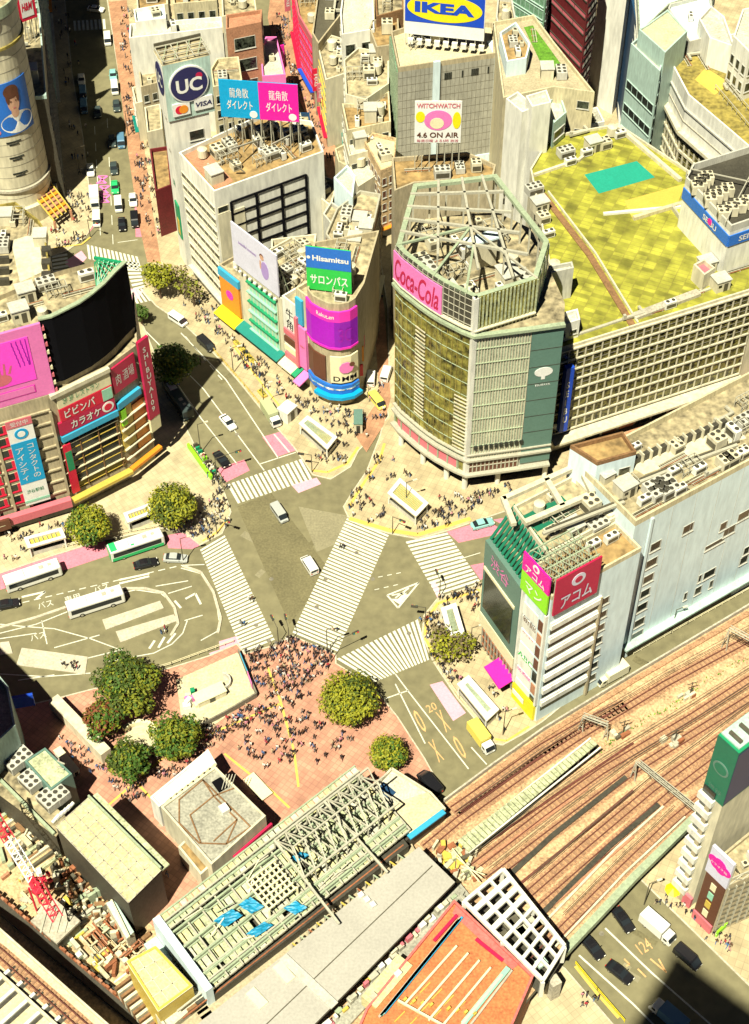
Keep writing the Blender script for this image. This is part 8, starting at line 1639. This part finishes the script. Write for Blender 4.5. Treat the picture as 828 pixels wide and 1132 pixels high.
tree('thin_tree', 'thin yellowish tree beside the subway entrance right of the junction', (492, 732), 3.6, 7, n=420, seed=13, mats=('leaf_light', 'twig', 'leaf'), dense=False)
tree('thin_tree', 'yellowish tree overlapping the lower end of the right subway entrance', (509, 728), 3.2, 6.5, n=360, seed=14, mats=('leaf_light', 'leaf', 'twig'), dense=False)
tree('thin_tree', 'small sparse tree near the curb at the right corner of the junction', (486, 715), 2.4, 5, n=320, seed=15, mats=('leaf', 'twig'), dense=False)
tree('small_tree', 'small tree by the railing near the black curved screen', (157, 358), 2.0, 5, n=500, seed=16, mats=('leaf_green', 'leaf_dark'), dense=False)
tree('small_tree', 'small street tree in the dark top right street', (648, 118), 2.2, 5, n=400, seed=17, mats=('leaf_green', 'leaf_dark'), dense=False)
def entrance(label, px, w_, mt_in='s_goldy', h_=3.0, slat=7):
    a, b_, c, d = [W(x, y, h_) for x, y in px]; ctr = (a + c) / 2; t = thing('subway_entrance', label, 'subway entrance', (ctr.x, ctr.y, PZ), 'subway entrance roofs'); b = MB(); P = ccw([tuple(p[:2]) for p in (a, b_, c, d)]); I = inset(P, w_)
    for i in range(4): j = (i + 1) % 4; b.face([(*P[i], h_), (*P[j], h_), (*I[j], h_), (*I[i], h_)], 'white_wall'); b.face([(*P[i], h_ - .4), (*P[j], h_ - .4), (*P[j], h_), (*P[i], h_)], 'cream'); b.face([(*I[j], h_ - .5), (*I[i], h_ - .5), (*I[i], h_), (*I[j], h_)], 'cream')
    b.build('roof_frame', t); MB().face([(*p, h_ - .45) for p in I], mt_in).build('roof_glass', t); b = MB()
    for k in range(slat): b.beam(V((*I[0], h_ - .2)).lerp(V((*I[1], h_ - .2)), k / slat), V((*I[3], h_ - .2)).lerp(V((*I[2], h_ - .2)), k / slat), .12, .12, 'steel_green')
    b.build('slats', t)
    for p in P: q_ = V((*p, 0)).lerp(V((ctr.x, ctr.y, 0)), .08); b = MB(); b.cb((q_.x, q_.y, PZ), (.25, .25, h_ - .55), 'white_wall'); b.build('post', t)
    b = MB(); Q = inset(P, .35); b.prism(Q, PZ, 1.2, 'grey_light'); b.face([(*p, .2) for p in Q], 'dark_wall'); b.build('low_wall', t)
entrance('white framed subway entrance on the pavement below the gold glass tower', [(428, 545), (442, 528), (474, 556), (460, 571)], .8)
entrance('white framed subway entrance on the corner beside the sage green truck', [(330, 468), (340, 459), (373, 483), (362, 497)], .8)
entrance('white framed subway entrance right of the junction under the thin trees', [(487, 672), (504, 666), (514, 700), (496, 705)], .9)
entrance('white framed subway entrance near the yellow box truck', [(505, 756), (518, 746), (552, 784), (538, 797)], 1.1)
entrance('white framed subway entrance on the pavement above the first white bus', [(26, 594), (68, 583), (73, 594), (31, 606)], .7)
entrance('white framed shelter between the two round trees in front of the store', [(136, 567), (166, 556), (171, 566), (141, 578)], .7)
def boxthing(nm, lab, cat, px, size, h_, mt_, top, ang, extra=None, z=PZ):
    p = W(px[0], px[1], 1); t = thing(nm, lab, cat, (p.x, p.y, z)); b = MB(); b.cb((p.x, p.y, z), (size[0] * .94, size[1] * .94, h_ - .2), mt_, ang); b.build('body', t); b = MB(); b.cb((p.x, p.y, z + h_ - .2), (size[0], size[1], .2), top, ang); b.build('roof', t)
    b = MB(); ca, sa = math.cos(ang), math.sin(ang); q_ = V((p.x, p.y, 0)) + V((sa, -ca, 0)) * size[1] * .48; b.cb((q_.x, q_.y, z + .1), (min(1, size[0] * .4), .06, h_ * .75), 'dark_glass', ang); b.build('door', t); return t
boxthing('police_box', 'white cubic kiosk beside the sage green truck', 'kiosk', (318, 458), (3.2, 2.8), 3.0, 'white_wall', 'white_wall', .9)
boxthing('kiosk', 'tall teal roofed kiosk standing in the entrance of the pedestrian street', 'kiosk', (396, 468), (1.8, 4.2), 2.8, 'cream', 's_slate', 0)
boxthing('kiosk', 'low white hut with pink edging on the small works corner of the plaza', 'kiosk', (232, 768), (5.6, 2.4), 1.6, 'cream', 's_cream', .5)
boxthing('kiosk', 'small cream vending hut under the panelled hall shadow edge', 'kiosk', (285, 868), (2.2, 5.2), .6, 'cream', 's_cream', .7)
boxthing('kiosk', 'row of white vending boxes beside the pale green kiosk', 'vending machines', (74, 842), (1.4, 6), 1.5, 'white_wall', 's_cream', .7)
t = thing('fenced_corner', 'orange paved fenced corner with a curved bed beside the pink road patch', 'enclosure', W(240, 765, PZ)); b = MB(); b.prism(ccw([tuple(p[:2]) for p in pxs([(195, 752), (262, 722), (272, 728), (283, 768), (240, 800), (212, 812), (200, 790)], PZ)]), PZ + .002, .3, 'kerb', 'cream_warm'); b.build('floor', t)
b = MB(); Q = pxs([(264, 722), (272, 742), (284, 770), (250, 790), (216, 808)], .3)
for p, q_ in zip(Q, Q[1:]): b.beam(p + Z3 * .6, q_ + Z3 * .6, .25, 1.2, 'concrete_dark')
b.build('low_wall', t); b = MB(); Q = pxs([(268, 728), (276, 748), (281, 762)], .3)
for i, (p, q_) in enumerate(zip(Q, Q[1:])): b.beam(p + Z3 * .9 + V((-.3, 0, 0)), q_ + Z3 * .9 + V((-.3, 0, 0)), .1, 1.7, ('s_sky', 's_pink')[i % 2])
b.build('mural', t); b = MB(); Q = [W(246 + 9 * math.cos(a), 755 + 8 * math.sin(a), .3) for a in [k * .5 - 1.5 for k in range(8)]]
for p, q_ in zip(Q, Q[1:]): b.beam(p + Z3 * .5, q_ + Z3 * .5, .3, 1, 'grey_light')
b.build('curved_rail', t); b = MB()
for k in range(9): p = W(218 + rn.uniform(-12, 12), 775 + rn.uniform(-8, 8), .3); b.cb((p.x, p.y, .301), (rn.uniform(.6, 1.6), rn.uniform(.5, 1), rn.uniform(.6, 1.4)), rn.choice(['s_white', 's_pink', 's_cream', 's_rose', 's_dgreen']), rn.random())
b.build('goods', t, kind='stuff')
t = thing('round_square_wall', 'curved cream wall round the small square among the trees', 'wall', W(160, 818, PZ)); b = MB(); Q = [W(156 + 22 * math.cos(a), 818 + 18 * math.sin(a), .15) for a in [k * .35 - 2.6 for k in range(13)]]
for p, q_ in zip(Q, Q[1:]): b.beam(p + Z3 * .5, q_ + Z3 * .5, .7, 1.0, 's_cream')
b.build('wall', t); b = MB(); c = W(156, 818, PZ + .02); b.cyl((c.x, c.y, PZ), 3.0, .08, 24, 's_goldy', cap='cream_warm'); b.build('paving_disc', t)
def fence(nm, lab, L, h_, mt_, posts=1.6, z=PZ, rail=True, group=None):
    Q = pxs(L, z); t = thing(nm, lab, 'railing', Q[0], group); b = MB(); r = MB()
    for p, q_ in zip(Q, Q[1:]):
        n = max(1, int((q_ - p).length / posts))
        for k in range(n + 1): w_ = p.lerp(q_, k / n); b.cb((w_.x, w_.y, z), (.09, .09, h_), mt_)
        for zz in (.45, h_ - .05): r.beam(p + Z3 * zz, q_ + Z3 * zz, .07, .07, mt_)
    b.build('posts', t); r.build('rails', t); return t
fence('guard_railing', 'white railing along the pavement beside the bus loop road', [(118, 757), (190, 735), (258, 710)], .9, 's_cream')
fence('guard_railing', 'railing along the kerb in front of the store and two round trees', [(70, 606), (112, 595), (180, 582)], .9, 's_cream')
fence('guard_railing', 'railing on the kerb left of the awning shop row', [(236, 388), (270, 427), (300, 463)], .9, 's_goldy')
fence('guard_railing', 'railing along the kerb between the bottom crosswalk and the yellow truck', [(484, 738), (508, 772), (536, 806)], .9, 's_cream')
fence('guard_railing', 'white railing along the street beside the pale blue slab', [(700, 724), (760, 690), (828, 652)], .9, 's_cream')
fence('guard_railing', 'yellow railing on the median at the lower right street', [(636, 1066), (660, 1095), (690, 1130)], 1.0, 's_yellow', z=0)
t = thing('green_hoarding', 'lime green covered bicycle rack on the pavement by the black car', 'hoarding', W(222, 510, PZ)); b = MB(); pl(b, [(208, 492), (222, 512), (234, 528)], .8, .5, 1.1, 's_lime'); b.build('panel', t); b = MB()
for k in range(9): p = W(212 + k * 2.6, 492 + k * 3.7, .8); b.cb((p.x + .7, p.y + .2, PZ), (.9, .35, .9), rn.choice(['s_lime', 's_dgreen', 'steel_dark', 's_cream']), .5)
b.build('bicycles', t)
for k, (x, y, lab) in enumerate([(266, 385, 'long yellow edged planter nearest the black van'), (276, 396, 'second long planter beside the black van road'), (290, 436, 'short planter beside the sage green truck'), (262, 380, 'planter at the upper end of the kerb row')][:3]):
    p = W(x, y, PZ); q_ = W(x + 9, y + 10, PZ); a_ = math.atan2(q_.y - p.y, q_.x - p.x); t = thing('street_planter', lab, 'planter', p, 'kerbside planters'); b = MB(); b.cb((p.x, p.y, PZ), (4.6 if k < 2 else 2.4, 1.0, .5), 's_goldy', a_); b.build('box', t); b = MB()
    for j in range(70): w_ = p + V((math.cos(a_), math.sin(a_), 0)) * rn.uniform(-2, 2) * (1 if k < 2 else .5) + V((-math.sin(a_), math.cos(a_), 0)) * rn.uniform(-.35, .35) + Z3 * rn.uniform(.5, .8); c1 = V((rn.uniform(-.2, .2), rn.uniform(-.2, .2), rn.uniform(0, .2))); b.face([w_, w_ + c1, w_ + V((c1.y, -c1.x, .1))], rn.choice(['leaf', 'leaf_green', 'leaf_dark']))
    b.build('shrub', t)
def pole_light(lab, x, y, h_=7, arm=(1.6, .6), name='street_lamp'):
    p = W(x, y, PZ); t = thing(name, lab, 'street lamp' if name == 'street_lamp' else 'traffic light', p, 'street lamps' if name == 'street_lamp' else 'traffic lights at the junction'); b = MB(); b.cyl(p, .11, h_, 8, 'steel_dark', r2=.07); b.build('pole', t)
    q_ = p + V((arm[0], arm[1], h_)); b = MB(); b.beam(p + Z3 * (h_ - .1), q_, .1, .1, 'steel_dark'); b.build('arm', t)
    u_ = V((arm[0], arm[1], 0)).normalized(); a_ = math.atan2(u_.y, u_.x); b = MB()
    if name == 'street_lamp': b.cb((q_.x, q_.y, q_.z - .1), (.9, .35, .16), 'cream', a_); b.build('lamp_head', t)
    else:
        b.cb((q_.x, q_.y, q_.z - .35), (1.25, .3, .42), 'dark_wall', a_); b.build('signal_box', t)
        for k, m_ in enumerate(('s_teal', 's_goldy', 's_red')): b = MB(); w_ = q_ + u_ * (-.4 + .4 * k) + V((u_.y, -u_.x, 0)) * .155; b.tube((w_.x, w_.y, q_.z - .14), (w_.x + u_.y * .12, w_.y - u_.x * .12, q_.z - .14), .14, 10, m_); b.build('signal_lens', t)
for a in [('traffic light at the lower tip of the left crosswalk', 308, 712, 5, (-1, 2.2)), ('traffic light at the lower end of the diagonal crosswalk', 320, 712, 5, (-.6, 2.4)), ('traffic light by the round tree end of the bottom crosswalk', 366, 732, 5.4, (4.4, 2.6)), ('traffic light beside the upper right end of the diagonal crosswalk', 434, 590, 5, (1.8, -1)),
          ('traffic light on the right corner of the junction', 470, 690, 5, (-2.0, .3)), ('traffic light at the top of the left crosswalk', 240, 590, 5, (2.4, -1)), ('traffic light at the pink lane beside the top left crosswalk', 240, 528, 5.5, (4.4, 2)), ('traffic light on the corner beside the top left crosswalk right end', 345, 522, 5, (-2, .4)),
          ('traffic light at the lower corner of the right crosswalk', 486, 660, 5, (-.6, 2)), ('traffic light at the upper left crosswalk corner', 100, 262, 5, (2, -1))]: pole_light(a[0], a[1], a[2], a[3], a[4], 'traffic_light')
for a in [('street lamp on the pavement below the gold glass tower', 449, 560, 7), ('street lamp by the green hoarding', 222, 500, 8), ('street lamp in front of the awning shop row', 258, 412, 7), ('street lamp between the planters and the sage green truck', 292, 452, 7), ('street lamp on the plaza beside the diagonal crosswalk', 362, 722, 7), ('street lamp beside the green skirted bus', 203, 622, 7),
          ('street lamp on the pavement beside the pink awning', 520, 720, 7), ('street lamp near the white truck at lower right', 712, 1000, 7), ('street lamp at the left kerb of the shaded street', 88, 190, 7), ('street lamp at the right kerb of the upper left street', 142, 150, 7), ('street lamp above the yellow truck corner', 556, 812, 7), ('street lamp beside the pale blue slab street', 742, 700, 7)]: pole_light(a[0], a[1], a[2], a[3])
for k, (x, y, lab) in enumerate([(113, 199, 'uppermost pink crossed marker on the road left of the green taxi'), (115, 210, 'middle pink crossed marker on the road left of the green taxi'), (116, 220, 'lowest pink crossed marker on the road left of the green taxi')]):
    c = W(x, y, 0); b = MB(); 
    for s_ in (-1, 1): b.beam(c + V((-1.1, -1.4 * s_, .06)), c + V((1.1, 1.4 * s_, .06)), .5, .1, 's_pink')
    b.beam(c + V((-1.1, -1.4, .12)), c + V((1.1, -1.4, .12)), .25, .1, 's_pink'); b.beam(c + V((-1.1, 1.4, .12)), c + V((1.1, 1.4, .12)), .25, .1, 's_pink'); o = b.build('road_marker'); center_obj(o); tag(o, lab, 'road marker', 'pink crossed markers')
p = W(800, 1020, 1); t = thing('banner', 'long lime green banner on the pavement by the lower right corner building', 'banner', (p.x, p.y, PZ)); b = MB(); b.beam(W(792, 1033, 1.2), W(803, 1022, 1.2), .3, 1.6, 's_lime'); b.build('cloth', t); b = MB(); b.beam(W(792, 1033, .15), W(792, 1033, 2.2), .08, .08, 'steel'); b.beam(W(803, 1022, .15), W(803, 1022, 2.2), .08, .08, 'steel'); b.build('poles', t)
for k, (x, y, lab) in enumerate([(395, 432, 'cream umbrella like stall roof by the blue shop band'), (742, 990, 'yellow works barrier near the white truck at lower right')]):
    p = W(x, y, PZ); t = thing('stall', lab, 'stall', p); b = MB(); b.cyl(p + Z3 * 1.9, 1.3, .5, 8, 's_cream' if k == 0 else 's_yellow', r2=.1); b.build('canopy', t); b = MB(); b.cyl(p, .06, 1.95, 8, 'steel'); b.build('pole', t)
WI = MB()
for L in ([(506, 898), (587, 838), (640, 802), (735, 745), (828, 694)], [(520, 946), (600, 884), (665, 838), (765, 778), (828, 738)], [(583, 974), (650, 916), (720, 858), (775, 818), (828, 778)], [(540, 960), (620, 897), (700, 838), (780, 789), (828, 758)], [(622, 1012), (690, 944), (744, 893)]):
    Q = pxs(L, DZ + 3)
    for p, q_ in zip(Q, Q[1:]): WI.beam(p, q_, .08, .08, 'steel_dark'); WI.beam(p + Z3 * .9, q_ + Z3 * .9, .07, .07, 'steel_dark')
o = WI.build('overhead_wires'); tag(o, 'thin dark overhead wires strung above the railway tracks', 'wires', kind='stuff')
mat('skin', (.50, .30, .20), .6, var=0); mat('hair', (.02, .015, .012), .5, var=0)
CLO = {'dark': (.015, .015, .02), 'navy': (.02, .03, .07), 'grey': (.16, .16, .16), 'white': (.75, .73, .68), 'beige': (.50, .40, .26), 'brown': (.12, .06, .03), 'red': (.45, .03, .05), 'blue': (.06, .16, .38), 'pink': (.65, .26, .34)}
for k_, c_ in CLO.items(): mat('cloth_' + k_, c_, .85, var=0)
def person_mesh(pose):
    rn_ = random.Random(pose); st = [(.16, .34), (-.22, .30), (.05, .05), (.28, .40), (0, .02)][pose]; sw = [(.22), (-.2), (.03), (.3), (0)][pose]
    J = {0: (0, 0, .94), 1: (0, 0, 1.15), 2: (0, 0, 1.38), 3: (0.01, 0, 1.52), 4: (.02, 0, 1.62), 5: (.02, 0, 1.72)}
    E_ = [(0, 1), (1, 2), (2, 3), (3, 4), (4, 5)]; Rr_ = {0: .15, 1: .125, 2: .16, 3: .055, 4: .10, 5: .075}
    k = 6
    for s_, sg in ((1, 1), (-1, -1)):
        f = st[0] * sg; J[k] = (0, s_ * .095, .88); J[k + 1] = (f * .55, s_ * .10, .48); J[k + 2] = (f * 1.0 - (.06 if f < 0 else 0), s_ * .10, .08); J[k + 3] = (f * 1.0 + .16, s_ * .11, .04); E_ += [(0, k), (k, k + 1), (k + 1, k + 2), (k + 2, k + 3)]; Rr_.update({k: .10, k + 1: .065, k + 2: .05, k + 3: .045}); k += 4
    for s_, sg in ((1, -1), (-1, 1)):
        f = sw * sg; up_ = .5 if (pose == 2 and s_ == 1) else 0; J[k] = (0, s_ * .19, 1.36); J[k + 1] = (f * .4 - .02, s_ * .25, 1.10); J[k + 2] = (f + .06 + up_ * .5, s_ * (.24 - up_ * .2), .88 + up_ * .6); J[k + 3] = (f + .12 + up_ * .5, s_ * (.235 - up_ * .2), .78 + up_ * .75); E_ += [(2, k), (k, k + 1), (k + 1, k + 2), (k + 2, k + 3)]; Rr_.update({k: .075, k + 1: .052, k + 2: .042, k + 3: .04}); k += 4
    me = bpy.data.meshes.new('person'); me.from_pydata([J[i] for i in range(len(J))], E_, []); o = bpy.data.objects.new('p', me); COL.objects.link(o)
    md = o.modifiers.new('s', 'SKIN'); 
    for i in range(len(J)): me.skin_vertices[0].data[i].radius = (Rr_[i] * (1.0 if i != 2 else .8), Rr_[i] * (1.0 if i != 2 else 1.15))
    me.skin_vertices[0].data[0].use_root = True
    sd_ = o.modifiers.new('d', 'SUBSURF'); sd_.levels = 1; dg = bpy.context.evaluated_depsgraph_get(); dg.update(); m2 = bpy.data.meshes.new_from_object(o.evaluated_get(dg)); bpy.data.objects.remove(o)
    m2.materials.clear()
    for mm_ in ('skin', 'cloth_dark', 'cloth_navy', 'hair'): m2.materials.append(MATS[mm_])
    for p in m2.polygons:
        c = p.center; mi_ = 1
        if c.z > 1.48: mi_ = 3 if (c.z > 1.64 or c.x < -.0) else 0
        elif c.z < .95 and abs(c.y) < .19: mi_ = 2
        elif c.z < .84: mi_ = 0
        if c.z < .09: mi_ = 3
        p.material_index = mi_
    zmin = min(v.co.z for v in m2.vertices); m2.transform(Matrix.Translation((0, 0, -zmin))); m2.name = 'person'; return m2
PM_ = [person_mesh(i) for i in range(5)]
ZN = [  # polygon in the picture, count, where, ground height
 ([(272, 722), (305, 714), (325, 706), (370, 726), (360, 745), (335, 760), (300, 765), (282, 760)], 150, 'in the dense plaza crowd at the crosswalk tips', PZ),
 ([(300, 760), (345, 760), (345, 800), (380, 805), (400, 830), (380, 840), (330, 850), (300, 830), (290, 780)], 85, 'on the pink plaza left of the big round tree', PZ),
 ([(255, 795), (290, 780), (310, 800), (325, 850), (280, 850), (258, 830)], 38, 'on the pink plaza above the grey station house', PZ),
 ([(215, 815), (280, 778), (300, 790), (255, 812), (225, 832)], 50, 'in the queue on the plaza below the fenced corner', PZ),
 ([(160, 835), (215, 830), (222, 842), (190, 862), (172, 862)], 34, 'under the trees above the long white roof strip', PZ),
 ([(120, 855), (160, 862), (165, 885), (140, 888), (122, 872)], 24, 'on the plaza path beside the panelled hall', PZ),
 ([(60, 812), (80, 818), (118, 850), (108, 862), (85, 845), (62, 828)], 18, 'on the path along the white topped wall', PZ),
 ([(240, 545), (256, 562), (250, 585), (232, 598), (205, 596), (215, 585), (232, 570)], 46, 'on the corner above the left crosswalk', PZ),
 ([(222, 500), (240, 520), (250, 540), (240, 545), (226, 520)], 22, 'beside the black car and green hoarding', PZ),
 ([(382, 552), (396, 540), (420, 552), (432, 575), (410, 580), (388, 570)], 22, 'at the upper end of the diagonal crosswalk', PZ),
 ([(455, 590), (470, 585), (495, 583), (530, 562), (545, 545), (520, 548), (490, 560), (465, 575)], 52, 'waiting on the pavement above the right crosswalk', PZ),
 ([(400, 505), (430, 500), (470, 545), (520, 545), (500, 560), (480, 560), (440, 530), (400, 535)], 22, 'on the open pavement below the gold glass tower', PZ),
 ([(520, 548), (600, 520), (600, 530), (540, 556)], 8, 'on the pavement beside the gold glass tower columns', PZ),
 ([(485, 662), (530, 648), (545, 642), (540, 660), (520, 680), (515, 668), (490, 672)], 38, 'on the corner below the right crosswalk', PZ),
 ([(468, 680), (484, 674), (488, 705), (500, 735), (510, 755), (500, 762), (478, 725), (468, 700)], 44, 'on the right corner pavement among the thin trees', PZ),
 ([(540, 740), (560, 775), (575, 790), (560, 812), (545, 810), (530, 790)], 9, 'between the pink awning and yellow truck', PZ),
 ([(318, 440), (345, 440), (395, 455), (412, 480), (400, 500), (385, 512), (365, 520), (345, 505), (375, 490), (340, 460)], 62, 'on the corner below the purple screens', PZ),
 ([(238, 362), (255, 372), (300, 405), (345, 438), (335, 452), (310, 442), (275, 412), (245, 385)], 66, 'on the pavement in front of the awning shop row', PZ),
 ([(190, 322), (240, 340), (250, 365), (232, 368), (200, 342)], 22, 'under the thin trees beside the white grid building', PZ),
 ([(390, 430), (425, 425), (428, 465), (405, 470)], 16, 'at the mouth of the pedestrian street', PZ),
 ([(0, 590), (70, 575), (75, 582), (120, 575), (110, 592), (60, 606), (0, 626)], 40, 'on the pavement above the buses', PZ),
 ([(172, 572), (225, 556), (240, 548), (225, 580), (200, 590), (180, 582)], 26, 'around the round tree above the left crosswalk', PZ),
 ([(770, 1015), (790, 1030), (815, 1045), (805, 1055), (780, 1042), (762, 1020)], 16, 'beside the lower right corner building', PZ),
 ([(715, 985), (740, 992), (765, 1010), (755, 1015), (722, 1000)], 9, 'near the foot of the green topped tower', PZ),
 ([(640, 1090), (655, 1100), (672, 1120), (655, 1125), (635, 1105)], 6, 'beside the yellow median', PZ),
 ([(680, 505), (700, 480), (740, 462), (800, 445), (828, 432), (828, 455), (760, 478), (700, 500)], 20, 'on the pink street below the white grid store', PZ),
 ([(55, 255), (95, 262), (90, 270), (60, 276)], 20, 'waiting by the upper left crosswalk', PZ),
 ([(70, 215), (98, 215), (102, 245), (80, 255), (65, 240)], 26, 'at the foot of the round tower', PZ),
 ([(132, 0), (150, 0), (160, 110), (176, 250), (178, 285), (158, 250), (144, 170), (134, 90)], 150, 'on the sunny pavement of the upper left street', PZ),
 ([(60, 0), (80, 0), (92, 100), (100, 200), (84, 200), (72, 100)], 40, 'on the shaded pavement of the upper left street', PZ),
 ([(298, 20), (318, 10), (335, 70), (352, 115), (375, 175), (362, 178), (340, 130), (315, 85)], 90, 'in the narrow pedestrian street', PZ),
 ([(375, 190), (395, 225), (415, 290), (422, 340), (412, 340), (398, 280), (378, 225)], 26, 'in the lower part of the pedestrian street', PZ),
 ([(645, 110), (665, 80), (680, 95), (668, 130), (650, 135)], 14, 'in the dark street at the top right', PZ),
 ([(170, 945), (190, 965), (205, 985), (195, 985), (175, 960)], 4, 'on the brick path beside the black shadow', PZ),
 ([(225, 610), (255, 600), (300, 700), (275, 715)], 3, 'walking on the left crosswalk', .012), ([(330, 690), (390, 580), (425, 592), (370, 710)], 3, 'walking on the diagonal crosswalk', .012),
 ([(180, 690), (190, 690), (190, 700), (180, 705)], 3, 'on the narrow bus island', .14), ([(68, 733), (90, 735), (88, 742), (66, 740)], 6, 'on the wide bus island', .14),
]
rn = random.Random(77); PEO = []
tree_xy = [(o.location.x, o.location.y) for o in bpy.data.objects if o.get('category') == 'tree']
for poly, cnt, lab, z in ZN:
    xs = [p[0] for p in poly]; ys = [p[1] for p in poly]; got = 0; loc_ = []
    for _ in range(cnt * 30):
        if got >= cnt: break
        x, y = rn.uniform(min(xs), max(xs)), rn.uniform(min(ys), max(ys))
        if not inpoly(x, y, poly): continue
        p = W(x, y, z)
        if any((p.x - a) ** 2 + (p.y - b_) ** 2 < .32 for a, b_ in loc_): continue
        if any((p.x - a) ** 2 + (p.y - b_) ** 2 < .3 for a, b_ in tree_xy): continue
        loc_.append((p.x, p.y)); got += 1; PEO.append((p, lab))
        if rn.random() < .35:      # companions
            q_ = p + V((rn.choice((-.62, .62)), rn.uniform(-.2, .2), 0)); loc_.append((q_.x, q_.y)); got += 1; PEO.append((q_, lab))
PEO.sort(key=lambda e: (e[0] - V((0, 0, H))).length)
COLS = ['dark'] * 9 + ['navy'] * 4 + ['grey'] * 3 + ['white'] * 4 + ['beige'] * 2 + ['brown'] * 2 + ['red', 'blue', 'pink']
CW = {'dark': 'black', 'navy': 'navy', 'grey': 'grey', 'white': 'white', 'beige': 'beige', 'brown': 'brown', 'red': 'red', 'blue': 'blue', 'pink': 'pink'}
crowd = MB(); base = [[(tuple(v.co) for v in m_.vertices) for m_ in ()]]
PV = [([tuple(v.co) for v in m_.vertices], [tuple(p.vertices) for p in m_.polygons], [p.material_index for p in m_.polygons]) for m_ in PM_]
for i, (p, lab) in enumerate(PEO):
    pose = rn.choice((0, 0, 1, 1, 2, 3, 4, 4)); top_ = rn.choice(COLS); bot = rn.choice(['dark', 'dark', 'navy', 'grey', 'beige', 'blue', 'dark']); s_ = rn.uniform(.90, 1.06); a_ = rn.uniform(0, 6.28)
    if i < 300:
        o = bpy.data.objects.new('person', PM_[pose]); COL.objects.link(o); o.location = p; o.rotation_euler = (0, 0, a_); o.scale = (s_ * rn.uniform(.95, 1.1), s_ * rn.uniform(.95, 1.1), s_)
        o.material_slots[1].link = 'OBJECT'; o.material_slots[1].material = MATS['cloth_' + top_]; o.material_slots[2].link = 'OBJECT'; o.material_slots[2].material = MATS['cloth_' + bot]
        tag(o, 'person in a %s top %s' % (CW[top_], lab), 'person', 'people %s' % lab)
    else:
        vs, fs, mi_ = PV[pose]; ca, sa = math.cos(a_) * s_, math.sin(a_) * s_; k = len(crowd.v)
        crowd.v += [(p.x + x * ca - y * sa, p.y + x * sa + y * ca, p.z + z * s_) for x, y, z in vs]; ix = [crowd.mi('skin'), crowd.mi('cloth_' + top_), crowd.mi('cloth_' + bot), crowd.mi('hair')]
        crowd.f += [tuple(q_ + k for q_ in f) for f in fs]; crowd.m += [ix[q_] for q_ in mi_]
o = crowd.build('crowd'); tag(o, 'crowd of far pedestrians on the upper streets and pavements', 'crowd', kind='stuff')
rn = random.Random(5)
for k, (x, y) in enumerate([(394, 611), (350, 671), (283, 691), (297, 708), (360, 640), (412, 640), (640, 758), (560, 850), (612, 838), (665, 1032), (300, 640), (452, 700), (262, 480), (225, 400)]):
    c = W(x, y, .016); b = MB(); b.cyl((c.x, c.y, .0125), .42, .006, 14, 'steel_dark', cap='concrete_dark'); o = b.build('manhole_cover'); struct(o)
for k in range(16):
    x, y = rn.choice([(290, 610), (340, 590), (240, 440), (440, 700), (420, 610), (700, 1060), (500, 810), (110, 150), (560, 590), (720, 740)]); c = W(x + rn.uniform(-18, 18), y + rn.uniform(-25, 25), .006); b = MB(); b.cb((c.x, c.y, .0052), (rn.uniform(1, 5), rn.uniform(.6, 1.6), .0016), rn.choice(['asphalt_dark', 'asphalt_pale']), rn.choice((.9, -.6, 1.1))); struct(b.build('road_patch'))
